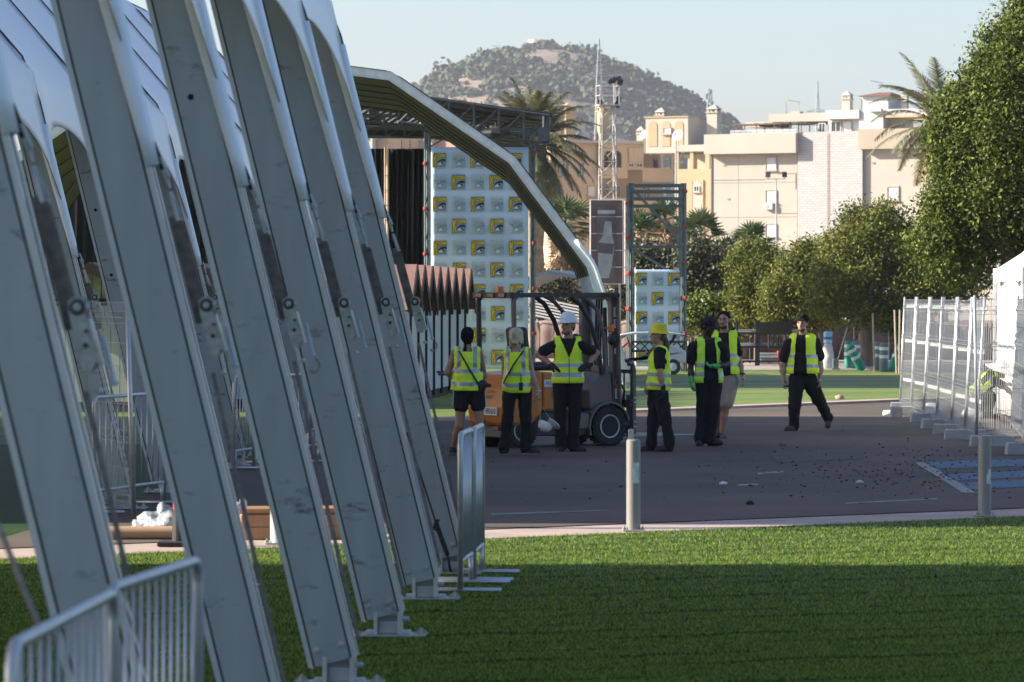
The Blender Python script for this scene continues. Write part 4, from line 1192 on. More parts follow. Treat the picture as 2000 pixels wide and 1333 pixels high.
def date_palm(label, px, py, Y, L, nf, seed, rt=.26, cols=None, az=None):
    rg = random.Random(seed); c = P(px, py, Y); t = thing("palm_tree", label, "palm", (c.x, Y, 0), 0, "palms behind the square")
    V = []; Fc = []
    for i in range(nf):
        a = rg.uniform(0, 6.283); el = R(80) - R(125) * (i / nf) ** 1.1 + rg.uniform(-.12, .12)
        frond(V, Fc, (0, 0, c.z), a, el, L * rg.uniform(.85, 1.1), .75 + .5 * rg.random(), 64, .034, L * .19, rg)
    pl = leafmat("date palm leaflet", (0.14, 0.145, 0.070), .45, .2); mb = MB(); mb.add(V, Fc); mb.build("fronds", pl, t)
    V = []; Fc = []
    for i in range(nf // 2):
        frond(V, Fc, (0, 0, c.z - .25), rg.uniform(0, 6.283), R(-25) - rg.random() * .8, L * .8, .9, 30, .026, L * .14, rg, .3)
    mb = MB(); mb.add(V, Fc); mb.build("dry_fronds", dead, t)
    mb = MB(); pts = [(0, 0, c.z * k / 12) for k in range(13)]; mb.tube(pts, [rt * (1.15 if k % 2 else 1) * (1.25 if k > 10 else 1) for k in range(13)], 10); mb.build("trunk", dead, t)
date_palm("large date palm with drooping brown fringed fronds behind the stage roof corner", 1045, 285, 160, 2.75, 64, 51, .34)
date_palm("date palm at the right, fronds hanging in front of the cream block", 1838, 246, 190, 3.7, 40, 52, .3)
def fan_palm(label, px, py, Y, r, seed, skirt=0, rt=.17, nf=30):
    rg = random.Random(seed); c = P(px, py, Y); t = thing("fan_palm", label, "palm", (c.x, Y, 0), 0, "fan palms behind the square")
    V = []; Fc = []; Vd = []; Fd = []
    for i in range(nf + (26 if skirt else 8)):
        dry = i >= nf
        a = rg.uniform(0, 6.283); el = R(78) - R(110) * (i / nf) + rg.uniform(-.15, .15) if not dry else R(-50) - rg.random() * .6
        d = Vector((math.cos(a) * math.cos(el), math.sin(a) * math.cos(el), math.sin(el)))
        o = Vector((0, 0, c.z - (rg.random() * skirt if dry else 0)))
        st = r * rg.uniform(.45, .6) * (.6 if dry else 1); h = o + d * st
        V_, F_ = (Vd, Fd) if dry else (V, Fc)
        side = d.cross(Vector((0, 0, 1))); side = side.normalized() if side.length > .1 else Vector((1, 0, 0)); up = side.cross(d)
        b = len(V_); V_ += [o - side * .02, o + side * .02, h + side * .015, h - side * .015]; F_.append((b, b + 1, b + 2, b + 3))
        nb = 17; ll = r * rg.uniform(.5, .62)
        for k in range(nb):
            an = R(-105) + R(210) * k / (nb - 1)
            e = d * math.cos(an) + side * math.sin(an); tip = h + e * ll + Vector((0, 0, -.22 * ll * rg.uniform(.5, 1.3))) + up * .03 * (k % 2)
            w = (up * .3 + side * math.cos(an) - d * math.sin(an)).normalized() * .035
            b = len(V_); V_ += [h - w * .4, h + w * .4, h.lerp(tip, .6) + w, tip, h.lerp(tip, .6) - w]; F_.append((b, b + 1, b + 2, b + 3, b + 4))
    mb = MB(); mb.add(V, Fc); mb.build("fronds", leafmat("fan palm leaf", (0.085, 0.13, 0.048), .42, .2), t)
    mb = MB(); mb.add(Vd, Fd); mb.build("dry_fronds", dead, t)
    mb = MB(); mb.tube([(0, 0, c.z * k / 10) for k in range(11)], [rt * (1.12 if k % 2 else 1) for k in range(11)], 9); mb.build("trunk", dead, t)
for lab, px, py, Y, r, sk in (("fan palm with a long brown skirt of dead leaves left of the poster panel", 1105, 440, 155, 1.35, 1.6), ("fan palm between poster panel and banner tower", 1250, 452, 150, .9, .5), ("fan palm inside the open top of the smaller banner tower", 1300, 432, 158, 1.0, .4),
                              ("fan palm with full green crown right of the banner tower", 1368, 462, 150, 1.1, .4), ("small fan palm in front of the cream wall foot", 1465, 478, 152, 1.0, .4), ("slender fan palm between dark bush and clipped ficus", 1412, 505, 146, .9, .5), ("short fan palm behind the tall dark bush", 1335, 470, 165, 1.0, .3)):
    fan_palm(lab, px, py, Y, r, int(px), sk)
# ------------------------------------------------------------------ printed banners (letters from the built-in font)
def text_mesh(mb, body, x, z, w, h, y, mi, rot90=False, stretch=True):
    cu = bpy.data.curves.new("t", 'FONT'); cu.body = body; cu.resolution_u = 2; cu.size = 1; cu.offset = .03 if mi == 1 else 0
    o = bpy.data.objects.new("t", cu); COL.objects.link(o)
    dg = bpy.context.evaluated_depsgraph_get(); me = o.evaluated_get(dg).to_mesh()
    V = [(v.co.x, v.co.y) for v in me.vertices]; Fc = [tuple(p.vertices) for p in me.polygons]
    o.evaluated_get(dg).to_mesh_clear(); bpy.data.objects.remove(o); bpy.data.curves.remove(cu)
    x0 = min(v[0] for v in V); x1 = max(v[0] for v in V); y0 = min(v[1] for v in V); y1 = max(v[1] for v in V)
    out = []
    for a, b in V:
        u, v_ = (a - x0) / (x1 - x0), (b - y0) / (y1 - y0)
        if rot90: u, v_ = 1 - v_, u
        out.append((x + u * w, y, z + v_ * h))
    mb.add(out, Fc, mi)
INK = {}
def flatm(n, c, r=.6): return m(n, c, rough=r, var=.05, scale=4)
logo_cols = {True: [flatm("print black", (.012, .014, .02)), flatm("print yellow", (.78, .56, .03)), flatm("print white", (.62, .66, .70)), flatm("print blue grey", (.20, .29, .37)), flatm("print deep yellow", (.16, .11, .012))],
             False: [flatm("print pale grey", (.20, .27, .34)), flatm("print pale ivory", (.48, .51, .47)), flatm("print pale white", (.58, .64, .70)), flatm("print pale blue", (.30, .40, .50))]}
def eye_pts(f, n=14): return [f(i / n) for i in range(n + 1)]
def logo_mesh(colour):
    "square emblem 1 x 1: upright word, across word, an eye, tiny lines above and below; faces -y, lies in the xz plane"
    mb = MB()
    K, Yl, Wt, Bg = 0, 1, 2, 3
    # dark outline plates behind the letters
    if colour:
        mb.add([(0, -.001, -.02), (.33, -.001, -.02), (.33, -.001, 1.02), (0, -.001, 1.02)], [(0, 1, 2, 3)], K); mb.add([(.33, -.001, .68), (1.02, -.001, .68), (1.02, -.001, 1.02), (.33, -.001, 1.02)], [(0, 1, 2, 3)], K)
        K = 4
        mb.add([(0, -.002, 0), (.31, -.002, 0), (.31, -.002, 1), (0, -.002, 1)], [(0, 1, 2, 3)], K)
        mb.add([(.31, -.002, .70), (1, -.002, .70), (1, -.002, 1), (.31, -.002, 1)], [(0, 1, 2, 3)], K); K = 0
    else:
        for z0 in (.0, .985): mb.add([(0, -.002, z0), (.3, -.002, z0), (.3, -.002, z0 + .015), (0, -.002, z0 + .015)], [(0, 1, 2, 3)], K)
    mb.add([(.31, -.002, 0), (1, -.002, 0), (1, -.002, .70), (.31, -.002, .70)], [(0, 1, 2, 3)], Bg)
    # letters
    text_mesh(mb, "COMIC", .03, .02, .25, .96, -.006, Yl, rot90=True)
    text_mesh(mb, "CON", .35, .73, .62, .24, -.006, Yl)
    if not colour:
        for x in (.335, .55, .78, .985): mb.add([(x - .012, -.005, .72), (x + .004, -.005, .72), (x + .004, -.005, .99), (x - .012, -.005, .99)], [(0, 1, 2, 3)], K)
        for z in (.2, .4, .6, .8): mb.add([(.01, -.005, z - .01), (.29, -.005, z - .01), (.29, -.005, z + .006), (.01, -.005, z + .006)], [(0, 1, 2, 3)], K)
    # thicken: second pass of the letters slightly offset makes the heavy face
    text_mesh(mb, "COMIC", .045, .02, .25, .96, -.0065, Yl, rot90=True)
    text_mesh(mb, "CON", .362, .74, .62, .24, -.0065, Yl)
    # brow and lid: dark wedge sweeping up to the right
    up = [(.33, .24), (.42, .40), (.55, .53), (.70, .60), (.85, .61), (1.0, .56)]
    lo = [(1.0, .38), (.90, .43), (.78, .44), (.64, .40), (.50, .32), (.40, .25)]
    tri = up + lo; half = len(up)
    V = [(x, -.005, z) for x, z in tri]; n = len(V)
    mb.add(V, [(i, i + 1, n - 2 - i, n - 1 - i) for i in range(half - 1)][::-1], K)
    # white of the eye
    wu = [(.40, .25), (.50, .32), (.64, .40), (.78, .44), (.86, .40)]; wl = [(.80, .24), (.68, .16), (.56, .14), (.46, .17), (.40, .25)]
    V = [(x, -.005, z) for x, z in wu + wl]; n = len(V)
    mb.add(V, [(i, i + 1, n - 2 - i, n - 1 - i) for i in range(4)], Wt)
    c = [(.74 + .105 * math.cos(a * .5236), .33 + .105 * math.sin(a * .5236)) for a in range(12)]
    mb.flat(c, -.008, mi=K)
    c = [(.765 + .03 * math.cos(a * .785), .36 + .03 * math.sin(a * .785)) for a in range(8)]
    mb.flat(c, -.011, mi=Wt)
    mb.add([(.50, -.006, .105), (.80, -.006, .12), (.95, -.006, .20), (.95, -.006, .225), (.80, -.006, .145), (.50, -.006, .125)], [(0, 1, 4, 5), (1, 2, 3, 4)], K)
    text_mesh(mb, "S A N   D I E G O", .0, 1.045, 1.0, .062, -.004, K)
    text_mesh(mb, "M Á L A G A", .0, -.105, 1.0, .078, -.004, K)
    return mb
def logo_obj(colour, parent, x, z, s, y, cache={}):
    if colour not in cache:
        o = logo_mesh(colour).build("printed_emblem", logo_cols[colour], parent); cache[colour] = o.data
    else:
        o = bpy.data.objects.new("printed_emblem", cache[colour]); link(o, parent)
    o.location = (x, y, z); o.scale = (s, s * .8, s)
    return o
ban = mat("banner vinyl", (0.52, 0.65, 0.82), rough=0.55, var=0.05, scale=1.2, bump=0.25, bscale=1.6)
scaf = mat("scaffold steel", (0.13, 0.165, 0.18), rough=0.5, metal=0.5, var=.2, scale=6)
redc = m("red clamp", (0.35, 0.03, 0.025), rough=.6)
def tower(name, label, px0, px1, Y, py_top, py_ban_top, py_bot, cols, rows, first, cell_px, s_px, x_first, y_first, open_diag=False, row_step=None, clip_row=None):
    k = F / Y; c = P((px0 + px1) / 2, 580, Y); W_ = (px1 - px0) / k; zt = CH + (580 - py_top) / k; zb = CH + (580 - py_bot) / k; zv = CH + (580 - py_ban_top) / k
    t = thing(name, label, "banner tower", (c.x, Y, 0), 0)
    D = 1.5
    for sx in (-1, 1):
        for sy in (0, 1):
            mb = MB(); x = sx * W_ / 2; y = sy * D
            for dx, dy in ((-.09, 0), (.09, 0), (0, .14)):
                mb.tube([(x + dx * .6, y + dy * .6, 0), (x + dx * .6, y + dy * .6, zt)], .032, 6)
            n = int(zt / .5)
            for i in range(n): mb.tube([(x - .05 * (1 if i % 2 else -1), y, i * .5), (x + .05 * (1 if i % 2 else -1), y, i * .5 + .5)], .014, 4)
            up = mb.build("upright", scaf, t)
            for i in range(5):
                rc = MB(); zz = .7 + i * zt / 5.3 + (.3 if sx > 0 else 0); rc.lathe([(.055, 0), (.06, .02), (.06, .07), (.055, .09)], (x + sx * .05, y - .02, zz), 8); rc.build("coupler", redc, up)
    # bars
    zs = [zt - .03, zt - .45] if not open_diag else [zt - .05, zt - .22, zt - .42, zt - .62, zt - 1.75]
    for zz in zs:
        for y in (0, D):
            mb = MB(); mb.tube([(-W_ / 2, y, zz), (W_ / 2, y, zz)], .035, 6); mb.build("cross_bar", scaf, t)
    if open_diag:
        for a, b in (((-W_ / 2, .0, zt - .1), (W_ / 2, .0, zt - 1.7)), ((-W_ / 2, .0, zt - 1.78), (W_ / 2 * .4, .0, zv))):
            mb = MB(); mb.tube([a, b], .042, 6); mb.tube([(a[0], a[1] + .12, a[2]), (b[0], b[1] + .12, b[2])], .03, 6); mb.build("brace", scaf, t)
    else:
        for i in range(4):
            mb = MB(); x0 = -W_ / 2 + W_ * i / 4; x1 = x0 + W_ / 4
            mb.tube([(x0, 0, zt - .45 if i % 2 == 0 else zt - .05), (x1, 0, zt - .05 if i % 2 == 0 else zt - .45)], .022, 5); mb.build("brace", scaf, t)
        mb = MB(); mb.box((0, D / 2, zt + .06), (W_ * .98, D, .10)); mb.build("cross_bar", scaf, t)
    # banner: gently waved cloth with thickness
    mb = MB(); nx_, nz_ = 24, 40; bw = W_ - .22
    def by(x, z): return -.10 + .010 * math.sin(x * 2.1 + z * 1.7) + .008 * math.sin(z * 4.1 + x * .7)
    for j in range(nz_ + 1):
        for i in range(nx_ + 1):
            x = -bw / 2 + bw * i / nx_; z = zb + (zv - zb) * j / nz_
            mb.v.append((x, by(x, z), z))
    for j in range(nz_):
        for i in range(nx_): a = j * (nx_ + 1) + i; mb.f.append((a, a + 1, a + nx_ + 2, a + nx_ + 1)); mb.m.append(0)
    bo = mb.build("banner", ban, t, smooth=True); sd = bo.modifiers.new("thickness", 'SOLIDIFY'); sd.thickness = .004; sd.offset = 1
    rs = row_step or cell_px
    for r in range(rows):
        for cc in range(cols):
            px = x_first + cc * cell_px + (r * .5 if cols == 5 else r * .4); py = y_first + r * rs
            x = (px - (px0 + px1) / 2) / k; z = CH + (580 - py) / k; s = s_px / k
            if z - .1 * s < zb: continue
            logo_obj((r + cc) % 2 == (0 if first else 1), bo, x, z, s, -.135)
    return t
tower("banner_tower", "tall scaffold tower covered by a pale blue banner of repeated eye emblems", 834, 1040, 112, 258, 288, 722, 5, 10, True, 37, 26.3, 844.5, 327, row_step=42.7)
tower("banner_tower", "narrow scaffold tower with open braced top above a pale blue emblem banner", 1232, 1335, 113, 358, 527, 716, 3, 5, True, 32, 23, 1240, 557.5, open_diag=True, row_step=37.6)
# black truss lying across the front of the small tower
tr = MB()
a = P(1232, 668, 112.3); b = P(1340, 668, 112.3); h = 18 / (F / 112.3)
for z in (0, -h): tr.tube([a + Vector((0, 0, z)), b + Vector((0, 0, z))], .035, 6)
for i in range(6):
    u0, u1 = a.lerp(b, i / 6), a.lerp(b, (i + 1) / 6)
    tr.tube([u0, u1 + Vector((0, 0, -h))], .016, 4); tr.tube([u1, u0 + Vector((0, 0, -h))], .016, 4)
for x in (a, b): tr.tube([x, Vector((x.x, x.y, 0))], .04, 6)
tag(tr.build("lighting_truss", M_["black steel"]), "black lattice truss standing low in front of the smaller emblem banner", "truss")

# ------------------------------------------------------------------ concert stage
t = thing("concert_stage", "big black festival stage with sloping truss roof and black curtains behind the far tent", "stage", (0, 111, 0))
k = F / 111
def S(px, py, y=0): p = P(px, py, 111); return Vector((p.x, y, p.z))
mb = MB()
# roof skin: dark sheet from upper left down to the right
ra, rb_ = S(560, 150), S(1078, 222)
mb.add([ra, rb_, rb_ + Vector((0, 11, 0)), ra + Vector((0, 11, 0)), ra + Vector((0, 0, -.12)), rb_ + Vector((0, 0, -.12)), rb_ + Vector((0, 11, -.12)), ra + Vector((0, 11, -.12))],
       [(0, 1, 2, 3), (7, 6, 5, 4), (0, 4, 5, 1), (1, 5, 6, 2), (2, 6, 7, 3), (3, 7, 4, 0)])
mb.build("roof", m("black roof skin", (.022, .024, .027), rough=.6), t)
sm = mat("stage truss", (0.075, 0.088, 0.096), rough=.5, metal=.4, var=.2)
def box_truss(nm, p, q, h, d, n):
    mb = MB(); p, q = Vector(p), Vector(q)
    cs = [(0, 0), (0, -h), (d, 0), (d, -h)]
    for dy, dz in cs: mb.tube([p + Vector((0, dy, dz)), q + Vector((0, dy, dz))], .035, 6)
    for i in range(n):
        u, v_ = p.lerp(q, i / n), p.lerp(q, (i + 1) / n)
        for dy in (0, d):
            mb.tube([u + Vector((0, dy, -h)), v_ + Vector((0, dy, 0))], .02, 4); mb.tube([v_ + Vector((0, dy, 0)), v_ + Vector((0, dy, -h))], .03, 5)
        mb.tube([u + Vector((0, 0, -h)), v_ + Vector((0, d, -h))], .016, 4)
    return mb.build(nm, sm, t)
box_truss("roof_truss", S(780, 184, -.1), S(1072, 226, -.1), .75, .8, 6)
for yy in (2.2, 4.4, 6.6, 8.8): box_truss("roof_truss", S(600, 170, yy), S(1068, 230, yy), .62, .5, 8)
for xx, zz in ((690, 222), (800, 236)): box_truss("cross_truss", S(600, zz, .5 + (xx - 690) * .02), S(860, zz + 4, .5 + (xx - 690) * .02), .3, .3, 7)
mb = MB(); c = S(968, 262, -.15); mb.ball(c, (.42, .3, .16), 10, 6); mb.tube([c + Vector((0, 0, .1)), S(968, 240, -.15)], .02, 5); mb.build("hoist_motor", M_["black steel"], t)
c = S(1062, 262, -.1)
mb = MB(); mb.box(c, (.3, .3, .34)); mb.tube([S(1062, 228, -.1), c], .05, 6); mb.build("corner_block", sm, t)
# fascia beam and curtains
mb = MB(); a, b = S(560, 247, 3.0), S(838, 262, 3.0); mb.box(((a.x + b.x) / 2, 3, (a.z + b.z) / 2), (b.x - a.x, .2, abs(a.z - b.z))); mb.build("fascia", M_["black steel"], t)
def curtain(px0, px1, py, y, nfold):
    mb = MB(); a, b = S(px0, py, y), S(px1, py, y); n = nfold * 6
    V = []; Fc = []
    for j, z in enumerate((0.1, a.z * .5, a.z)):
        for i in range(n + 1):
            x = a.x + (b.x - a.x) * i / n; V.append((x + .03 * math.sin(j * 2 + i), y + .07 * math.sin(i * 6.283 / 6 + .3 * j) + .04 * math.sin(i * .37), z))
    for j in range(2):
        for i in range(n): q = j * (n + 1) + i; Fc.append((q, q + 1, q + n + 2, q + n + 1))
    mb.add(V, Fc); o = mb.build("curtain", M_["black cloth"], t, smooth=True); sd = o.modifiers.new("thickness", 'SOLIDIFY'); sd.thickness = .01
    return o
curtain(560, 741, 279, 4.5, 14); curtain(749, 834, 279, 4.5, 8); curtain(20, 558, 290, 5.2, 28)
for px in (742, 748.5):
    mb = MB(); mb.tube([S(px, 276, 4.4), S(px, 276, 4.4) * Vector((1, 1, 0))] if False else [Vector((S(px, 276, 4.4).x, 4.4, 0)), S(px, 276, 4.4)], .028, 6)
    for i in range(14): mb.tube([(S(742, 0, 0).x, 4.4, i * .42), (S(748.5, 0, 0).x, 4.4, i * .42)], .014, 4)
    mb.build("curtain_pole", mat("warm pole", (.40, .30, .21), rough=.6, metal=.2), t)
for px in (660, 724, 776, 793):
    mb = MB(); mb.tube([S(px, 262, 4.4), S(px, 280, 4.4)], .012, 4); mb.build("hanger", M_["black steel"], t)
for px, yy in ((600, 10.4), (170, 10.4)):
    mb = MB(); p = S(px, 240, yy); lattice(mb, (p.x, yy, 0), (p.x, yy, p.z), .4, .4, 14, .016, .03); mb.build("tower_leg", sm, t)

# ------------------------------------------------------------------ printed panel on a frame (bottle picture)
t = thing("poster_panel", "tall weathered panel with a faded bottle picture in a pale pipe frame", "poster", (P(1186, 580, 125).x, 125, 0), R(4))
k = F / 125
def Q(px, py): return ((px - 1186) / k, CH + (580 - py) / k)
x0, zb = Q(1153, 555); x1, zt = Q(1217, 391)
mb = MB(); mb.box(((x0 + x1) / 2, .02, (zb + zt) / 2), (x1 - x0, .04, zt - zb)); mb.build("backing", mat("panel brown", (.20, .145, .13), rough=.8, var=.2, scale=1.5), t)
mb = MB()
for x in (x0, x1, x1 + .09): mb.tube([(x, -.03 if x != x1 + .09 else .3, zb), (x, -.03 if x != x1 + .09 else .3, zt)], .025, 6)
for z in (zb, zb + (zt - zb) * .2, zb + (zt - zb) * .4, zb + (zt - zb) * .6, zb + (zt - zb) * .8, zt): mb.tube([(x0, -.03, z), (x1, -.03, z)], .018, 6); mb.tube([(x1, -.03, z), (x1 + .09, .3, z)], .015, 5)
mb.build("frame", mat("pale pipe", (.60, .58, .55), rough=.5), t)
pa, pb = Q(1165, 545); qa, qb = Q(1203, 403)
mb = MB(); mb.box(((pa + qa) / 2, -.035, (pb + qb) / 2), (qa - pa, .02, qb - pb)); po = mb.build("picture", mat("picture grey", (.13, .125, .125), rough=.7, var=.4, scale=1.6), t)
def bot(nm, pts, c, y):
    mb = MB(); n = len(pts) // 2; V = [(Q(x, yy)[0], y, Q(x, yy)[1]) for x, yy in pts]
    mb.add(V, [(i, i + 1, len(V) - 2 - i, len(V) - 1 - i) for i in range(n - 1)]); return mb.build(nm, mat(nm, c, rough=.6, var=.25, scale=3), po)
L_ = [(1181, 433), (1178, 452), (1176, 463), (1169, 474), (1168, 498), (1168, 520), (1172, 544)]; Rr_ = [(1189, 544), (1194, 520), (1198, 498), (1199, 474), (1196, 463), (1195, 452), (1194, 433)]
bot("bottle_picture", L_ + Rr_, (.34, .38, .36), -.049)
bot("label_picture", [(1168, 474), (1167, 494), (1196, 497), (1199, 477)], (.12, .11, .11), -.053)
bot("cap_picture", [(1167, 411), (1167, 418), (1201, 418), (1201, 411)], (.5, .5, .5), -.049)
mb = MB()
for px in (1162, 1212): mb.tube([(Q(px, 0)[0], .2, 0), (Q(px, 0)[0], .2, zt)], .035, 6)
mb.build("post", M_["galvanised steel"], t)

# ------------------------------------------------------------------ market huts
hutw = mat("hut boards", (0.47, 0.52, 0.52), rough=.6, var=.05, scale=3)
hutr = mat("hut roof felt", (0.235, 0.130, 0.108), rough=.9, var=.12, scale=8)
hutd = mat("hut dark timber", (0.040, 0.026, 0.022), rough=.85, var=.2, scale=8)
def hut_proto(name, W_, D, eave, ridge, label, gmat=None):
    "gable front faces -y; board walls with grooves, dark barge boards"
    t = thing(name, label, "hut")
    mb = MB()
    mb.box((0, 0, .09), (W_ - .04, D - .04, .18)); mb.build("plinth", hutd, t)
    mb = MB(); nb = 12
    for s, L, ax in ((-1, W_, 0), (1, W_, 0), (-1, D, 1), (1, D, 1)):
        n = int(L / .16)
        for i in range(n):
            a = -L / 2 + L * (i + .5) / n; w = L / n - .012
            if ax == 0: mb.box((a, s * (D / 2 - .02), (.18 + eave) / 2), (w, .036, eave - .18))
            else: mb.box((s * (W_ / 2 - .02), a, (.18 + eave) / 2), (.036, w - (.05 if i in (0, n - 1) else 0), eave - .18))
    mb.build("wall", hutw, t)
    mb = MB(); mb.box((0, 0, (.18 + eave) / 2), (W_ - .09, D - .09, eave - .2)); mb.build("inner_wall", hutd, t)
    for s in (-1, 1):
        mb = MB(); n = int(W_ / .16)
        for i in range(n):
            a = -W_ / 2 + W_ * i / n; b = a + W_ / n - .012
            h = lambda x: eave + (ridge - eave) * (1 - abs(x) / (W_ / 2)) - .04
            mb.prism([(a, eave + .06), (b, eave + .06), (b, max(eave + .062, h(b))), (a, max(eave + .062, h(a)))], s * (D / 2 - .03) - .012, s * (D / 2 - .03) + .012)
        mb.build("gable", gmat or hutw, t)
        mb = MB(); mb.box((0, s * (D / 2 + .02), eave + .0), (W_ + .06, .07, .12)); mb.build("eave_beam", hutd, t)
        if gmat is not None:
            for e in (-1, 1): mb = MB(); mb.box((e * (W_ / 2 - .03), s * (D / 2 + .012), eave / 2), (.06, .055, eave - .14)); mb.build("gap_shade_strip", hutd, t)  # added dark strips standing in for the shaded gaps between the huts
    for s in (-1, 1):
        ov = .22
        a = Vector((s * (W_ / 2 + .16), 0, eave - .16 * (ridge - eave) / (W_ / 2))); b = Vector((0, 0, ridge)); up = Vector((s * (ridge - eave), 0, W_ / 2)).normalized() * .05
        mb = MB(); V = [Vector((p.x, y, p.z)) + u for y in (-D / 2 - ov, D / 2 + ov) for p, u in ((a, up * 0), (b, up * 0), (b, up), (a, up))]
        mb.add(V, [(0, 1, 2, 3), (7, 6, 5, 4), (0, 4, 5, 1), (1, 5, 6, 2), (2, 6, 7, 3), (3, 7, 4, 0)]); mb.build("roof", hutr, t)
        for e in (-1, 1):
            mb = MB(); y = e * (D / 2 + ov + .012); dn = up * -2.6
            V = [Vector((p.x, yy, p.z)) + u for yy in (y - .012, y + .012) for p, u in ((a, dn), (b, dn), (b, up), (a, up))]
            mb.add(V, [(0, 1, 2, 3), (7, 6, 5, 4), (0, 4, 5, 1), (1, 5, 6, 2), (2, 6, 7, 3), (3, 7, 4, 0)]); mb.build("barge_board", hutd, t)
    return t
HG = "market huts with brown gabled roofs"
h0 = hut_proto("market_hut", 1.42, 1.9, 1.93, 2.62, "", gmat=hutd)
place = [(7, "farthest hut of the grazing row, right beside the dark haired woman's head"), (6, "second hut from the far end of the grazing row of brown roofs"), (5, "third hut from the far end of the grazing row of brown roofs"), (4, "fourth hut from the far end of the grazing row of brown roofs"), (3, "fourth hut from the near end of the grazing row of brown roofs"),
         (2, "third hut from the near end of the grazing row of brown roofs"), (1, "second hut from the near end of the grazing row of brown roofs"), (0, "nearest hut of the grazing row, right beside the last tent leg")]
first = True
for i, lab in place:
    Y = 76.5 + i * 1.75; px = 792 + i * 15.5
    loc = (P(px, 580, Y).x - .95, Y, 0)
    if first:
        h0.location = loc; h0.rotation_euler = (0, 0, R(84)); tag(h0, lab, "hut", HG); first = False
    else: copy_tree(h0, loc, R(84), lab, HG)
h1 = hut_proto("market_hut", 2.3, 2.2, 1.95, 2.62, "pale board market hut with broad gable under the second tent at far left")
h1.location = (P(190, 580, 73).x, 74, 0); h1.rotation_euler = (0, 0, R(-4)); h1["group"] = HG
for px, Y, lab in ((400, 75, "pale market hut in the gap between third and fourth tent leg"), (572, 76, "pale market hut in the gap between fourth and fifth tent leg"), (-60, 73.5, "pale board market hut at the left picture edge beyond the tents"), (660, 77, "pale market hut in the narrow gap before the sixth tent leg")):
    copy_tree(h1, (P(px, 580, Y).x, Y + 1, 0), R(-4), lab, HG)

# ------------------------------------------------------------------ brown screen fence with panels
fm = mat("brown fence cloth", (0.185, 0.130, 0.115), rough=.9, var=.12, scale=1.1, bump=.2, bscale=3)
for i, (a, b, lab) in enumerate((((1040, 132), (1200, 131), "brown cloth covered site fence behind the forklift"), ((1200, 131), (1345, 130), "brown cloth covered site fence behind the smaller banner tower"), ((1345, 130), (1465, 129.5), "brown cloth covered site fence behind the bearded man"), ((1465, 129.5), (1600, 129), "brown cloth covered site fence behind the pipe racks"), ((1600, 129), (1760, 128.5), "brown cloth covered site fence behind the forked tree"), ((1760, 128.5), (2010, 128), "brown cloth covered site fence behind the wire mesh panels"))):
    p, q = P(a[0], 580, a[1]), P(b[0], 580, b[1])
    t = thing("screen_fence", lab, "fence", (p.x, p.y, 0), math.atan2(q.y - p.y, q.x - p.x), "brown screen fence along the path")
    L = (q - p).length; zt = 1.30
    n = 24; V = []; Fc = []
    for j, z in enumerate((.06, .5, .9, zt)):
        for ii in range(n + 1): V.append((L * ii / n, .05 * math.sin(ii * 1.3) * (1 if j in (1, 2) else .3) + .02 * math.sin(ii * 3.1 + j), z - (.03 * math.sin(ii * .9) if j == 3 else 0)))
    for j in range(3):
        for ii in range(n): a_ = j * (n + 1) + ii; Fc.append((a_, a_ + 1, a_ + n + 2, a_ + n + 1))
    mb = MB(); mb.add(V, Fc); o = mb.build("cloth", fm, t, smooth=True); sd = o.modifiers.new("thickness", 'SOLIDIFY'); sd.thickness = .006
    for ii in range(int(L / 1.1) + 1):
        mb = MB(); x = min(L, ii * 1.1); mb.tube([(x, -.06, 0), (x, -.06, zt + .02)], .016, 5); mb.build("post", M_["galvanised steel"], t)
    mb = MB(); mb.tube([(0, -.06, zt - .06), (L, -.06, zt - .06)], .014, 5); mb.build("rail", M_["galvanised steel"], t)
# translucent roofed shelter far behind (white slats under a dark roof)
t = thing("shelter", "low white slatted shelter with dark blue pitched roof behind the far tent leg", "shed", (P(1100, 580, 138).x, 138, 0), R(-12))
mb = MB(); mb.prism([(-2.2, 2.3), (-.6, 2.95), (.9, 2.7), (.9, 2.6), (-.6, 2.83), (-2.2, 2.2)], 0, 4); mb.build("roof", m("dark blue roof", (.05, .075, .11), rough=.4), t)
for i in range(7):
    mb = MB(); mb.bar((-2.2, -.05, 2.28 - i * .10), (1.0, -.05, 1.62 - i * .10), .04, .05); mb.build("slat", shutter, t)
for x in (-2.1, .85):
    mb = MB(); mb.box((x, .1, 1.2), (.12, .12, 2.4)); mb.build("post", shutter, t)
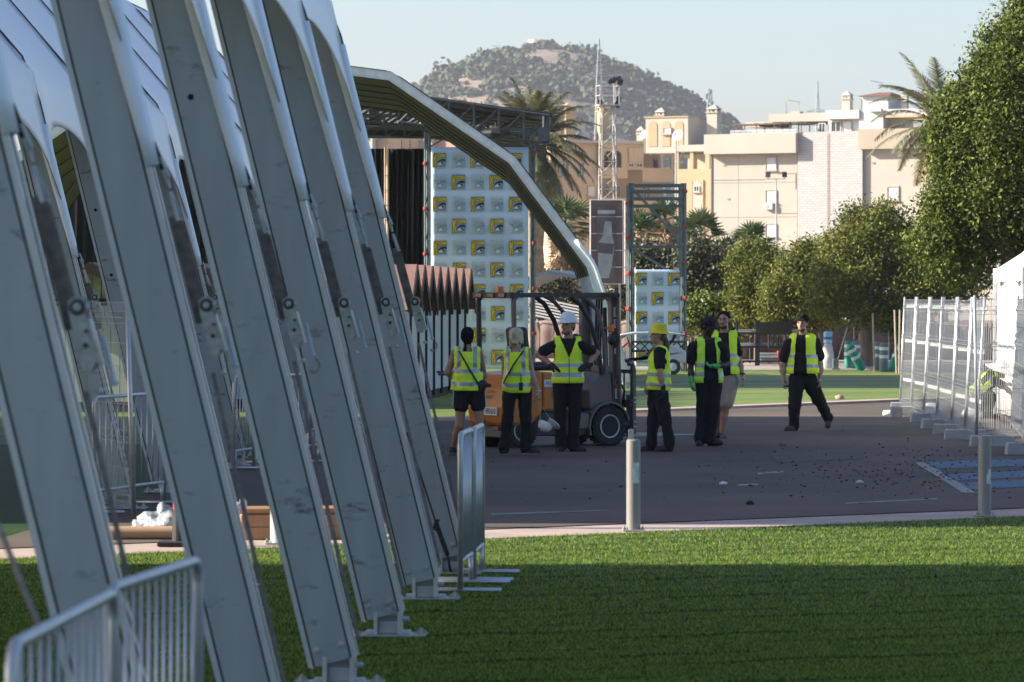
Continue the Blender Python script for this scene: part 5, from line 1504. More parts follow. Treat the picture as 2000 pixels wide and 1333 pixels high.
# ------------------------------------------------------------------ forklift truck
LY = 57.2; lk = F / LY
def lift():
    c = P(1074, 580, 56.2)
    t = thing("forklift", "orange and grey counterweight forklift with black overhead guard standing on the asphalt", "forklift", (c.x, 56.2, 0), R(33))
    org = mat("forklift orange", (0.50, 0.155, 0.018), rough=.38, var=.05, scale=4, spec=.5)
    gry = mat("forklift grey", (0.125, 0.108, 0.10), rough=.45, metal=.1, var=.08, scale=5)
    blk = mat("forklift black", (0.022, 0.022, 0.024), rough=.5)
    rub = M_["black rubber"]; wh = mat("wheel rim", (.50, .51, .52), rough=.4, metal=.3)
    w = .47           # half width; x forward, right side (y = -w) towards the camera
    # counterweight: rounded rear block
    prof = [(-1.02, .30), (-1.06, .55), (-1.05, .80), (-.98, 1.0), (-.42, 1.05), (-.42, .46), (-.62, .30)]
    mb = MB(); mb.prism(prof, -w, w); cw = mb.build("counterweight", org, t, bevel=.05)
    mb = MB(); mb.prism([(-.42, .50), (-.42, 1.03), (.10, 1.00), (.10, .50)], -w + .01, w - .01); mb.build("engine_cover", org, t, bevel=.03)
    mb = MB(); mb.prism([(-1.07, .14), (-1.05, .31), (-.6, .31), (-.45, .48), (.6, .48), (.62, .20), (.2, .14), (-.4, .16)], -w + .03, w - .03); mb.build("chassis", blk, t, bevel=.02)
    mb = MB(); mb.prism([(.10, .36), (.10, .46), (.32, .46), (.36, .30), (.30, .24), (.12, .24)], -w - .01, w + .01); mb.build("step", gry, t, bevel=.02)
    mb = MB(); mb.prism([(.38, .50), (.36, .78), (.60, 1.02), (.74, 1.02), (.80, .50)], -w + .06, w - .06); mb.build("dashboard", gry, t, bevel=.03)
    # mudguards over the front wheels
    for s in (-1, 1):
        mb = MB(); n = 10; V = []
        pr = [(.66 + .345 * math.cos(R(200 - 185 * i / n)), .27 + .345 * math.sin(R(200 - 185 * i / n))) for i in range(n + 1)]
        pr2 = [(.66 + .32 * math.cos(R(200 - 185 * i / n)), .27 + .32 * math.sin(R(200 - 185 * i / n))) for i in range(n + 1)]
        y0, y1 = sorted((s * (w - .17), s * (w + .03)))
        for i in range(n): mb.prism([pr[i], pr[i + 1], pr2[i + 1], pr2[i]], y0, y1)
        mb.build("mudguard", gry, t)
    def wheel(x, y, r, wd, s):
        mb = MB(); rot = Matrix.Rotation(R(90) * (1 if s < 0 else -1), 3, 'X')
        hw = wd / 2
        mb.lathe([(r * .60, -hw * .9), (r * .9, -hw), (r, -hw * .72), (r, hw * .72), (r * .9, hw), (r * .60, hw * .9)], (x, y, r), 32, rot)
        for i in range(26):
            a = 6.283 * i / 26
            mb.box((x + r * math.cos(a), y, r + r * math.sin(a)), (.02, wd * .9, .035), Matrix.Rotation(-a, 3, 'Y'))
        wo = mb.build("wheel", rub, t)
        mb = MB(); mb.lathe([(r * .60, hw * .88), (r * .57, hw * 1.02), (r * .52, hw * .95), (r * .47, hw * .55), (r * .14, hw * .6), (r * .12, hw * .85), (.01, hw * .86)], (x, y, r), 28, rot); mb.build("rim", wh, wo, smooth='auto')
        mb = MB(); mb.lathe([(r * .47, hw * .56), (r * .44, hw * .62), (.02, hw * .62)], (x, y, r), 24, rot); mb.build("hub_plate", m("hub dark", (.05, .045, .042), rough=.6), wo)
        for i in range(8):
            a = 6.283 * i / 8; q = rot @ Vector((r * .30 * math.cos(a), r * .30 * math.sin(a), hw * .62)); mb = MB(); mb.lathe([(.016, 0), (.015, .02), (.004, .022)], q + Vector((x, y, r)), 6, rot); mb.build("wheel_nut", wh, wo)
        return wo
    for s in (-1, 1): wheel(.66, s * (w - .06), .275, .19, s); wheel(-.74, s * (w - .10), .235, .17, s)
    # overhead guard
    H = 2.07
    for s in (-1, 1):
        mb = MB()
        mb.tube([(-.86, s * (w - .03), .98), (-.88, s * (w - .03), H - .07), (-.84, s * (w - .03), H - .02)], .036, 8); mb.build("guard_post", blk if s > 0 else gry, t)
        mb = MB(); y = s * (w - .03)
        mb.tube([(.56, y, .98), (.50, y, 1.35), (.36, y, 1.72), (.20, y, 1.95), (.06, y, H - .03)], .034, 8)
        mb.build("guard_post", blk, t)
        mb = MB(); mb.tube([(.62, y, 1.0), (.60, y, 1.5), (.50, y, 1.85), (.34, y, 2.0), (.20, y, H - .01)], .030, 8); mb.build("guard_post", gry, t)
        mb = MB(); mb.bar((-.92, y, H), (.78, y, H), .07, .06); mb.build("guard_rail", blk, t)
    mb = MB()
    for i in range(8): mb.bar((-.80 + i * .21, -w + .06, H + .005), (-.80 + i * .21, w - .06, H + .005), .025, .03)
    mb.bar((-.93, -w, H), (-.93, w, H), .06, .08); mb.bar((.79, -w, H), (.79, w, H), .06, .06); mb.build("guard_grille", blk, t)
    mb = MB(); mb.bar((.62, -w - .06, H + .0), (.95, -w + .5, H - .0), .30, .04); mb.build("front_visor", blk, t)
    for y in (-.28, .0, .30):
        mb = MB(); mb.box((-.965, y, H), (.03, .16, .06)); mb.build("tail_light", m("red lens", (.16, .02, .012), rough=.25), t, bevel=.008)
    mb = MB(); mb.lathe([(.055, 0), (.055, .07), (.05, .085), (.01, .09)], (-.78, .05, H + .035), 12); mb.build("beacon", m("orange lens", (.60, .12, .01), rough=.25), t)
    for s in (-1, 1):
        mb = MB(); mb.box((.68, s * (w + .02), 1.62), (.07, .07, .10)); mb.box((.60, s * (w - .01), 1.62), (.12, .02, .02)); mb.build("indicator_light", m("orange lens", (.60, .12, .01), rough=.25), t, bevel=.01)
        mb = MB(); mb.lathe([(.03, -.05), (.075, -.02), (.08, .02), (.07, .03), (.01, .025)], (.72, s * (w - .02), 1.46), 14, Matrix.Rotation(R(90), 3, 'Y')); mb.build("headlight", blk, t)
    # seat and wheel
    mb = MB(); mb.box((-.28, 0, 1.10), (.48, .46, .12)); mb.box((-.52, 0, 1.38), (.12, .44, .52), Euler((0, R(-8), 0)).to_matrix()); mb.build("seat", m("black vinyl", (.02, .02, .021), rough=.45), t, bevel=.05)
    mb = MB(); n = 16; ring = [Vector((.30 + .05 * math.cos(6.283 * i / n), .15 * math.sin(6.283 * i / n), 1.22 + .14 * math.cos(6.283 * i / n))) for i in range(n)]
    mb.tube(ring, .014, 6, closed=True); mb.tube([(.30, 0, 1.22), (.48, 0, 1.0)], .025, 6); mb.build("steering_wheel", blk, t)
    # mast: two upright channels, inner rails, cylinders, cross members
    lean = -.05
    for s in (-1, 1):
        mb = MB(); y = s * .36
        mb.bar((.86, y, .16), (.86 + lean, y, 2.10), .09, .14, up=(1, 0, 0)); mo = mb.build("mast_rail", gry, t, bevel=.006)
        mb = MB(); mb.bar((.95, s * .27, .14), (.95 + lean, s * .27, 2.02), .06, .10, up=(1, 0, 0)); mb.build("inner_rail", M_["zinc dull"], t)
        mb = MB(); mb.tube([(.82, s * .20, .3), (.82 + lean, s * .20, 1.9)], .03, 8); mb.build("lift_cylinder", blk, t)
        mb = MB(); mb.tube([(.62, s * .30, .62), (.88, s * .32, 1.15)], .04, 8); mb.build("tilt_cylinder", blk, t)
    for z in (.30, 1.05, 2.06):
        mb = MB(); mb.bar((.84 + lean * z / 2, -.40, z), (.84 + lean * z / 2, .40, z), .05, .10); mb.build("mast_cross_member", gry, t)
    for y in (-.06, .0, .06):
        mb = MB(); mb.tube([(.86, y, .4), (.80, y + .02, 1.2), (.82, y, 2.0), (.92, y, 2.05)], .016, 6); mb.build("hydraulic_hose", rub, t)
    # side plate with lettering on the mast
    def plate(nm, x, z, wd, h, mt_, y):
        mb = MB(); mb.box((x, y, z), (wd, .006, h)); return mb.build(nm, mt_, t)
    yp = -.36 - .07 - .004
    mb = MB(); mb.bar((.86 + lean * .55, -.415, .55), (.86 + lean, -.415, 2.09), .01, .17, up=(0, 1, 0)); mb.build("mast_plate", gry, t)
    for z, h in ((1.84, .13), (1.68, .12), (1.30, .08), (.72, .14)):
        o = plate("mast_sticker", .86 + lean * z / 2, z, .09, h, m("sticker white", (.62, .62, .60), rough=.5), -.424)
        mb = MB()
        for q in range(3): mb.box((.86 + lean * z / 2, -.429, z + h * (.25 - .25 * q)), (.06, .003, h * .1))
        mb.build("sticker_print", blk, o)
    mb = MB(); mb.prism([(.83, 1.97), (.89, 1.97), (.86, 2.03)], -.428, -.422); mb.build("warning_sign", m("sticker white", (.62, .62, .60)), t)
    # orange vertical lettering and round emblem (stroke shapes)
    mb = MB(); ob = m("emblem orange", (.50, .15, .03), rough=.5)
    for q in range(6):
        z = 1.24 - q * .052
        mb.box((.835, -.4275, z), (.055, .003, .008)); mb.box((.835 + (.02 if q % 2 else -.02), -.4275, z - .02), (.012, .003, .036))
    mb.build("mast_lettering", ob, t)
    mb = MB(); c = Vector((.835, -.4275, .86)); mb.tube([c + Vector((.052 * math.cos(a * .45), 0, .052 * math.sin(a * .45))) for a in range(1, 12)], .010, 5); mb.tube([c + Vector((-.01, 0, -.045)), c + Vector((.06, 0, -.075))], .009, 5); mb.tube([c + Vector((-.03, 0, -.03)), c + Vector((.03, 0, -.0))], .009, 5); mb.build("mast_emblem", ob, t)
    # fork carriage, load backrest and forks
    mb = MB()
    for z in (.22, .58): mb.bar((1.06, -.46, z), (1.06, .46, z), .06, .11)
    for y in (-.46, .46): mb.bar((1.07, y, .16), (1.07, y, 1.02), .07, .05)
    for y in (-.46, -.23, 0, .23, .46): mb.tube([(1.08, y, .6), (1.08, y, 1.02)], .013, 6)
    mb.tube([(.98, -.47, 1.13), (1.05, -.47, 1.12), (1.08, -.47, 1.02)], .035, 8); mb.bar((1.08, -.46, 1.02), (1.08, .46, 1.02), .04, .05)
    cg = mb.build("fork_carriage", gry, t)
    for z in (.26, .33, .60, .66): 
        mb = MB(); mb.lathe([(.016, 0), (.014, .012), (.003, .013)], (1.075, -.49, z), 8, Matrix.Rotation(R(90), 3, 'X')); mb.build("bolt", wh, cg)
    for y in (-.30, .30):
        mb = MB(); mb.prism([(1.10, .70), (1.15, .70), (1.16, .18), (1.24, .155), (2.20, .135), (2.20, .125), (1.10, .115)], y - .055, y + .055); mb.build("fork", M_["zinc dull"], t, bevel=.006)
    for k_ in range(5):
        mb = MB(); y = -.30 + k_ * .05; mb.tube([(1.0, y, .55), (1.04 + .03 * (k_ % 2), y, .75), (1.0, y + .04, .86), (.95, y, .66)], .012, 5); mb.build("hydraulic_hose", M_["zinc dull"] if k_ % 2 else rub, t)
    # writing on the flank and at the rear
    def words(txt, x, z, wd, h, mt_, y=-w - .004, par=None):
        mb = MB(); text_mesh(mb, txt, x, z, wd, h, y, 0); return mb.build("lettering", mt_, par or t)
    o = plate("side_sticker", -.17, .875, .46, .10, m("sticker white", (.62, .62, .60)), -w + .006)
    words("ALQUILER DE M", -.38, .85, .42, .052, m("letter blue", (.03, .04, .08)), -w + .0005, o)
    words("FB-20", -.28, .66, .36, .11, m("letter outline", (.20, .07, .02)), -w + .005)
    # rear face: facing -x. build text in a child turned to face backwards
    def rear(txt, yc, z, wd, h, mt_, dx=0):
        mb = MB(); text_mesh(mb, txt, -wd / 2, z, wd, h, 0, 0)
        o = mb.build("lettering", mt_, t); o.rotation_euler = (0, 0, R(-90)); o.location = (-1.068 - dx, yc, 0); return o
    o = MB(); o.box((-1.066, -.12, .50), (.012, .40, .11)); pl_ = o.build("number_plate", m("sticker white", (.62, .62, .60)), t)
    rear("E 8060", -.12, .462, .34, .078, m("letter black", (.02, .02, .025)), .008)
    rear("ECON", -.10, .74, .30, .05, m("letter outline", (.20, .07, .02)), .0)
    rear("RENT", -.10, .67, .24, .045, m("letter black", (.02, .02, .025)), .0)
    for s in (-1, 1):
        mb = MB(); mb.box((-1.07, s * .3, .27), (.02, .12, .06)); mb.build("tail_light", m("red lens", (.16, .02, .012)), t, bevel=.008)
    mb = MB(); mb.tube([(-1.06, 0, .36), (-1.12, 0, .36), (-1.12, 0, .27)], .02, 6); mb.build("tow_pin", blk, t)
    return t
lift()
# ------------------------------------------------------------------ people: smooth blended bodies and garments
def rotz(v, a): c, s = math.cos(a), math.sin(a); return np.array([v[0] * c - v[1] * s, v[0] * s + v[1] * c, v[2]])
def field(prims, vox, kk=.02, pad=.03, noise=0.0, seed=0):
    lo = np.full(3, 1e9); hi = np.full(3, -1e9)
    for p in prims:
        if p[0] == 'c': pts = np.array([p[1], p[2]]); r = max(p[3], p[4]); a, b = pts.min(0) - r, pts.max(0) + r
        else: r = max(p[2]); a, b = np.array(p[1]) - r, np.array(p[1]) + r
        lo = np.minimum(lo, a); hi = np.maximum(hi, b)
    lo -= pad; hi += pad
    n = np.ceil((hi - lo) / vox).astype(int) + 1
    D = np.full(n, .2, dtype=np.float32)
    ax = [lo[i] + vox * np.arange(n[i]) for i in range(3)]
    for p in prims:
        if p[0] == 'c': pts = np.array([p[1], p[2]]); r = max(p[3], p[4]); a, b = pts.min(0) - r, pts.max(0) + r
        else: r = max(p[2]); a, b = np.array(p[1]) - r, np.array(p[1]) + r
        m0 = kk + 2.5 * vox
        i0 = np.maximum(0, np.floor((a - m0 - lo) / vox).astype(int)); i1 = np.minimum(n, np.ceil((b + m0 - lo) / vox).astype(int) + 1)
        X, Y, Z = np.meshgrid(ax[0][i0[0]:i1[0]], ax[1][i0[1]:i1[1]], ax[2][i0[2]:i1[2]], indexing='ij')
        if p[0] == 'c':
            A = np.array(p[1]); B = np.array(p[2]); ba = B - A; L2 = max(1e-9, ba @ ba)
            t = np.clip(((X - A[0]) * ba[0] + (Y - A[1]) * ba[1] + (Z - A[2]) * ba[2]) / L2, 0, 1)
            d = np.sqrt((X - A[0] - ba[0] * t) ** 2 + (Y - A[1] - ba[1] * t) ** 2 + (Z - A[2] - ba[2] * t) ** 2) - (p[3] + (p[4] - p[3]) * t)
        else:
            c = np.array(p[1]); r = np.array(p[2]); M = p[3]
            dx, dy, dz = X - c[0], Y - c[1], Z - c[2]
            if M is not None:
                u = M[0, 0] * dx + M[1, 0] * dy + M[2, 0] * dz; v = M[0, 1] * dx + M[1, 1] * dy + M[2, 1] * dz; w = M[0, 2] * dx + M[1, 2] * dy + M[2, 2] * dz
            else: u, v, w = dx, dy, dz
            k0 = np.sqrt((u / r[0]) ** 2 + (v / r[1]) ** 2 + (w / r[2]) ** 2); k1 = np.sqrt((u / r[0] ** 2) ** 2 + (v / r[1] ** 2) ** 2 + (w / r[2] ** 2) ** 2) + 1e-9
            d = k0 * (k0 - 1) / k1
        S = D[i0[0]:i1[0], i0[1]:i1[1], i0[2]:i1[2]]
        h = np.maximum(kk - np.abs(S - d), 0) / kk
        D[i0[0]:i1[0], i0[1]:i1[1], i0[2]:i1[2]] = np.minimum(S, d) - h * h * kk * .25
    if noise:
        X, Y, Z = np.meshgrid(*ax, indexing='ij'); rg = np.random.default_rng(seed)
        for f, am in ((22, 1), (41, .6), (70, .35)):
            q = rg.normal(size=3); q /= np.linalg.norm(q); q2 = rg.normal(size=3); ph = rg.random() * 6
            D += noise * am * np.sin(f * (q[0] * X + q[1] * Y + q[2] * Z * .8) + ph + 1.8 * np.sin(f * .4 * (q2[0] * X + q2[1] * Y + q2[2] * Z)))
    return D, lo
def surf(D, lo, vox):
    s = D < 0
    n = D.shape; nc = tuple(i - 1 for i in n)
    acc = np.zeros(nc + (3,), np.float32); cnt = np.zeros(nc, np.float32)
    for axis in range(3):
        a = [slice(None)] * 3; b = [slice(None)] * 3; a[axis] = slice(0, -1); b[axis] = slice(1, None)
        F0, F1 = D[tuple(a)], D[tuple(b)]; cr = (F0 < 0) != (F1 < 0)
        den = np.where(cr, F0 - F1, 1); t = np.where(cr, F0 / den, 0)
        o = [i for i in range(3) if i != axis]
        for d0 in (0, 1):
            for d1 in (0, 1):
                sl = [slice(None)] * 3; sl[o[0]] = slice(d0, nc[o[0]] + d0); sl[o[1]] = slice(d1, nc[o[1]] + d1)
                c = cr[tuple(sl)]; tt = t[tuple(sl)]
                cnt += c; acc[..., axis] += np.where(c, tt, 0)
                acc[..., o[0]] += c * d0; acc[..., o[1]] += c * d1
    mk = cnt > 0; idx = -np.ones(nc, np.int64); idx[mk] = np.arange(mk.sum())
    ijk = np.argwhere(mk); V = (ijk + acc[mk] / cnt[mk][:, None]) * vox + lo
    Fs = []
    for axis in range(3):
        a = [slice(None)] * 3; b = [slice(None)] * 3; a[axis] = slice(0, -1); b[axis] = slice(1, None)
        s0, s1 = s[tuple(a)], s[tuple(b)]
        e = np.argwhere(s0 != s1); o = [(axis + 1) % 3, (axis + 2) % 3]
        ok = (e[:, o[0]] > 0) & (e[:, o[1]] > 0) & (e[:, o[0]] < nc[o[0]]) & (e[:, o[1]] < nc[o[1]]); e = e[ok]
        q = []
        for d0, d1 in ((-1, -1), (0, -1), (0, 0), (-1, 0)):
            c = e.copy(); c[:, o[0]] += d0; c[:, o[1]] += d1; q.append(idx[c[:, 0], c[:, 1], c[:, 2]])
        q = np.stack(q, 1); fl = ~s0[e[:, 0], e[:, 1], e[:, 2]]; q[fl] = q[fl][:, ::-1]
        Fs.append(q)
    Fq = np.concatenate(Fs); Fq = Fq[(Fq >= 0).all(1)]
    return V, Fq
def blob(name, prims, mats, parent, vox=.010, kk=.02, noise=0, seed=0, keep=None, mi=None, thick=0.0):
    D, lo = field(prims, vox, kk, noise=noise, seed=seed); V, Fq = surf(D, lo, vox)
    cen = V[Fq].mean(1)
    if keep is not None:
        kp = keep(cen); Fq = Fq[kp]; cen = cen[kp]
        used = np.unique(Fq); rm = -np.ones(len(V), np.int64); rm[used] = np.arange(len(used)); V = V[used]; Fq = rm[Fq]
    o = np_mesh(name, V, Fq, mats, parent, smooth=True, mi=None if mi is None else mi(cen))
    if thick: sd = o.modifiers.new("thickness", 'SOLIDIFY'); sd.thickness = thick
    return o

def skin_mat(n, c): return m("skin " + n, c, rough=.5, var=.06, scale=12)
vest_y = mat("vest yellow", (0.66, 0.90, 0.035), rough=.7, var=.04, scale=9, bump=.25, bscale=18)
vest_g = mat("vest green yellow", (0.50, 0.88, 0.06), rough=.7, var=.04, scale=9, bump=.25, bscale=18)
band_m = mat("reflective band", (0.30, 0.33, 0.37), rough=.35, metal=.35, var=.06)
tee_m = mat("black t-shirt", (0.007, 0.007, 0.008), rough=.95, var=.3, scale=10, bump=.3, bscale=14)
trous_m = mat("black trousers", (0.0065, 0.007, 0.008), rough=.95, var=.3, scale=8, bump=.3, bscale=10)
short_b = mat("beige shorts", (0.33, 0.28, 0.22), rough=.9, var=.08, scale=9)
glove_k = m("black glove", (.012, .012, .013), rough=.8); glove_g = m("green glove", (.10, .42, .10), rough=.75, var=.1, scale=20)
shoe_k = m("black shoe", (.016, .016, .018), rough=.7); sole_w = m("white sole", (.50, .50, .50), rough=.7); shoe_br = m("brown shoe", (.09, .07, .055), rough=.8)
hair_k = m("black hair", (.010, .008, .008), spec=.15, rough=.9, var=.4, scale=30); hair_br = m("brown hair", (.10, .055, .03), rough=.5, var=.3, scale=30); hair_bl = m("blonde hair", (.42, .34, .22), rough=.5, var=.25, scale=30, stretch=(1, 1, .2))
eye_m = m("eye dark", (.012, .010, .010), rough=.2); lip_m = m("lip", (.20, .08, .065), rough=.5)

def hand_prims(w, d, n, curl=.5, spread=.012, sc=1.0):
    "palm, four unequal bent fingers and a thumb from the side of the palm near its base; d along the hand, n out of the palm"
    w, d, n = (np.array(x, float) for x in (w, d, n)); d /= np.linalg.norm(d); n -= d * (n @ d); n /= np.linalg.norm(n); s = np.cross(d, n)
    P_ = [('c', w, w + d * .03 * sc, .026 * sc, .027 * sc)]
    for o in (-.026, -.009, .009, .026): P_.append(('c', w + d * .02 * sc + s * o * .6 * sc, w + d * .088 * sc + s * o * sc, .016 * sc, .0125 * sc))
    for i, (o, L) in enumerate(((-.029, .072), (-.010, .083), (.010, .078), (.028, .060))):
        a = w + d * .086 * sc + s * o * sc; q = d; c0 = curl * (.8 + .12 * i)
        for j, f in enumerate((.44, .32, .24)):
            ang = c0 * (1 if j == 0 else 1.0 + .55 * j); dd = d * math.cos(ang) + n * math.sin(ang) + s * o * spread * 20
            dd /= np.linalg.norm(dd); b = a + dd * L * f * sc; P_.append(('c', a, b, (.0095 - .001 * j) * sc, (.0088 - .001 * j) * sc)); a = b
    a = w + d * .022 * sc - s * .026 * sc
    b = a + (d * .62 - s * .62 + n * .35) * .045 * sc; c = b + (d * .85 - s * .18 + n * .45) * .034 * sc
    P_ += [('c', a, b, .014 * sc, .0115 * sc), ('c', b, c, .011 * sc, .009 * sc)]
    return P_

def person(label, px, Y, yaw, H=1.75, J=None, girth=1.0, skin=("fair", (.40, .245, .17)), vest='closed', vest_m=None, legs='long', hair=None, beard=None, hat=None, head_yaw=0, head_pitch=0,
           gloves=None, shoes=None, back_strips=False, tee='tee', hands=None, seed=1, vband=(1.045, .925), vlen=.86, lean=(0, 0), bag=None, py=None, trous=None):
    c = P(px, 580, Y)
    t = thing("person", label, "person", (c.x, Y, 0))
    s = H / 1.75; yaw = R(yaw)
    B = lambda x, y, z: rotz((x * s, y * s, z * s), yaw)          # body frame -> world-aligned local
    lx = np.array([lean[0], lean[1], 0]) 
    lz = lambda z: lx * max(0, (z - .9)) / .6
    j = {"pel": B(0, 0, .95), "chest": B(0, .0, 1.29), "neck": B(0, .02, 1.46), "head": B(0, -.005, 1.625)}
    for k_, sx in (("l", -1), ("r", 1)):
        j["sh" + k_] = B(sx * .175, .01, 1.405); j["el" + k_] = B(sx * .245, .03, 1.13); j["wr" + k_] = B(sx * .265, -.04, .885)
        j["hip" + k_] = B(sx * .092, 0, .91); j["kn" + k_] = B(sx * .105, -.015, .50); j["an" + k_] = B(sx * .115, .03, .085); j["toe" + k_] = B(sx * .135, -.15, .03)
    for k_ in ("chest", "neck", "head", "shl", "shr", "ell", "elr", "wrl", "wrr"): j[k_] = j[k_] + lz(j[k_][2] / s)
    for k_, v in (J or {}).items():
        v = np.array(v, float)
        if k_.startswith("toe"): pass
        j[k_] = v
    for k_ in "lr":
        if J and "an" + k_ in J and "toe" + k_ not in J: j["toe" + k_] = j["an" + k_] + rotz((.02 * (1 if k_ == 'r' else -1), -.18, -.055), yaw)
    Mz = np.array(Matrix.Rotation(yaw, 3, 'Z')); hy = yaw + R(head_yaw)
    Mh = np.array(Matrix.Rotation(hy, 3, 'Z') @ Matrix.Rotation(R(head_pitch), 3, 'X'))
    hc = j["head"]
    Hd = lambda x, y, z: hc + Mh @ np.array((x, y, z)) * s
    g = girth
    # torso
    up = (j["neck"] - j["pel"]); up = up / np.linalg.norm(up)
    tilt = Vector((0, 0, 1)).rotation_difference(Vector(up)).to_matrix(); Mt = np.array(tilt) @ Mz
    T = lambda x, y, z: j["pel"] + Mt @ (np.array((x, y, z - .95)) * s)
    def torso(inf=0.0, low=0.0):
        return [('e', T(0, .0, 1.29), ((.165 * g + inf) * s, (.108 * g + inf) * s, (.18 + inf) * s), Mt), ('e', T(0, .0, 1.10), ((.150 * g + inf) * s, (.105 * g ** 1.5 + inf) * s, (.18 + inf) * s), Mt),
                ('e', T(0, .01, .96), ((.160 * g + inf) * s, (.112 * g + inf) * s, (.13 + inf + low) * s), Mt), ('c', j["shl"] * .86 + j["shr"] * .14, j["shr"] * .86 + j["shl"] * .14, (.056 + inf) * s, (.056 + inf) * s)]
    body = torso()
    body += [('c', j["neck"] - np.array((0, 0, .05)), hc + Mh @ np.array((0, .02, -.06)) * s, .058 * s * g ** .5, .052 * s)]
    body += [('e', Hd(0, .012, .028), (.074 * s, .092 * s, .092 * s), Mh), ('e', Hd(0, -.022, -.045), (.056 * s, .066 * s, .072 * s), Mh), ('c', Hd(0, -.072, -.088), Hd(0, -.06, -.10), .020 * s, .024 * s),
             ('c', Hd(0, -.080, .012), Hd(0, -.104, -.028), .010 * s, .0145 * s), ('c', Hd(-.03, -.072, .026), Hd(.03, -.072, .026), .016 * s, .016 * s), ('c', Hd(-.02, -.082, -.062), Hd(.02, -.082, -.062), .010 * s, .010 * s)]
    for sx in (-1, 1): body += [('e', Hd(sx * .075, .012, -.005), (.012 * s, .020 * s, .032 * s), Mh), ('e', Hd(sx * .042, -.055, -.02), (.022 * s, .022 * s, .02 * s), Mh)]
    hands = hands or {}
    hp = {}
    for k_ in "lr":
        sh, el, wr = j["sh" + k_], j["el" + k_], j["wr" + k_]
        body += [('c', sh, el, .052 * s * g, .040 * s * g), ('c', el, el * .6 + wr * .4, .041 * s * g, .042 * s * g), ('c', el * .6 + wr * .4, wr, .041 * s * g, .027 * s)]
        hd = hands.get(k_, {}); d = np.array(hd.get("d", (wr - el) + np.array((0, 0, -.05)))); inn = np.array(hd.get("n", rotz((1 if k_ == 'l' else -1, 0, 0), yaw)))
        hp[k_] = (wr, d, inn, hd.get("curl", .45)); body += hand_prims(*hp[k_], sc=s)
        hip, kn, an, toe = j["hip" + k_], j["kn" + k_], j["an" + k_], j["toe" + k_]
        lg = .86 if legs == 'long' else 1.0
        body += [('c', hip, kn, .084 * s * g * lg, .056 * s * g * lg), ('c', kn, kn * .65 + an * .35 + Mz @ np.array((0, .012, 0)), .053 * s * g * lg, .056 * s * g * lg), ('c', kn * .65 + an * .35, an, .052 * s * g * lg, .036 * s), ('c', an - np.array((0, 0, .03)), toe, .038 * s, .030 * s)]
    sk = skin_mat(*skin)
    blob("body", body, [sk], t, vox=.0085, kk=.018)
    # shoes
    shoes = shoes or (shoe_k, shoe_k)
    for k_ in "lr":
        an, toe = j["an" + k_], j["toe" + k_]; dv = toe - an; fl = np.array((dv[0], dv[1], 0)); fl /= np.linalg.norm(fl) + 1e-9
        sh_ = [('c', an + fl * -.02 * s, an + np.array((0, 0, -.03)) * s, .047 * s, .05 * s), ('c', an + np.array((0, 0, -.035)) * s, toe + np.array((0, 0, .012)) * s, .050 * s, .042 * s), ('c', toe + np.array((0, 0, .012)) * s, toe + fl * .045 * s + np.array((0, 0, .004)), .042 * s, .034 * s)]
        zf = min(an[2] - .085 * s, toe[2] - .03 * s); zf = max(zf, 0) if zf < .04 else zf
        lift_ = toe[2] - .03 * s
        flat = (lambda cc, a=an, b=toe: cc[:, 2] > 0.0)
        o = blob("shoe", sh_, list(shoes), t, vox=.008, kk=.02, mi=lambda cc, a=an, b=toe: (cc[:, 2] < (min(a[2] - .085 * s, b[2] - .03 * s) + .028)).astype(int))
        for v in o.data.vertices: v.co.z = max(v.co.z, 0.001)
    # garments
    tf = lambda cc: np.linalg.solve(Mt, (cc - j["pel"]).T).T / s + np.array((0, 0, .95))
    tm = trous or trous_m
    if legs == 'long':
        pr = [('e', T(0, .01, .955), (.172 * g * s, .124 * g * s, .125 * s), Mt)]
        for k_ in "lr":
            hip, kn, an = j["hip" + k_], j["kn" + k_], j["an" + k_]
            pr += [('c', hip, kn, .102 * s * g, .078 * s * g), ('c', kn, an + np.array((0, 0, .02)), .076 * s * g, .070 * s), ('c', an + np.array((0, 0, .05)), an + np.array((0, 0, .0)) + Mz @ np.array((0, -.012, 0)), .072 * s, .066 * s)]
        blob("trousers", pr, [tm], t, vox=.010, kk=.03, noise=.0050, seed=seed)
    else:
        pr = [('e', T(0, .01, .955), (.175 * g * s, .126 * g * s, .125 * s), Mt)]
        f = .42 if legs == 'short' else .80
        for k_ in "lr":
            hip, kn = j["hip" + k_], j["kn" + k_]
            pr += [('c', hip, hip * (1 - f) + kn * f, .112 * s * g, .098 * s * g)]
        blob("shorts", pr, [tm], t, vox=.010, kk=.03, noise=.0022, seed=seed)
        if legs == 'short' and tm is trous_m:       # white side stripes
            for k_, sx in (("l", -1), ("r", 1)):
                for q in (0, .018):
                    mb = MB(); hip, kn = j["hip" + k_], j["kn" + k_]; e = hip * .58 + kn * .42; ou = B(sx * .112 * g, .03 + q, 0); mb.tube([hip + ou * .96 + np.array((0, 0, .02)), e + ou * .93], .006, 5); mb.build("side_stripe", sole_w, t)
    if tee == 'tee':
        pr = torso(.014) + [('e', T(0, .0, .93), (.172 * g * s, .125 * g ** 1.3 * s, .10 * s), Mt)]
        for k_ in "lr": sh, el = j["sh" + k_], j["el" + k_]; pr.append(('c', sh, sh * .38 + el * .62, .070 * s * g, .074 * s * g))
        blob("t_shirt", pr, [tee_m], t, vox=.010, kk=.03, noise=.0036, seed=seed + 7, keep=lambda cc: (tf(cc)[:, 2] > vlen - .02) & ~((np.abs(tf(cc)[:, 0]) < .075) & (tf(cc)[:, 2] > 1.455)))
    vm = vest_m or vest_y
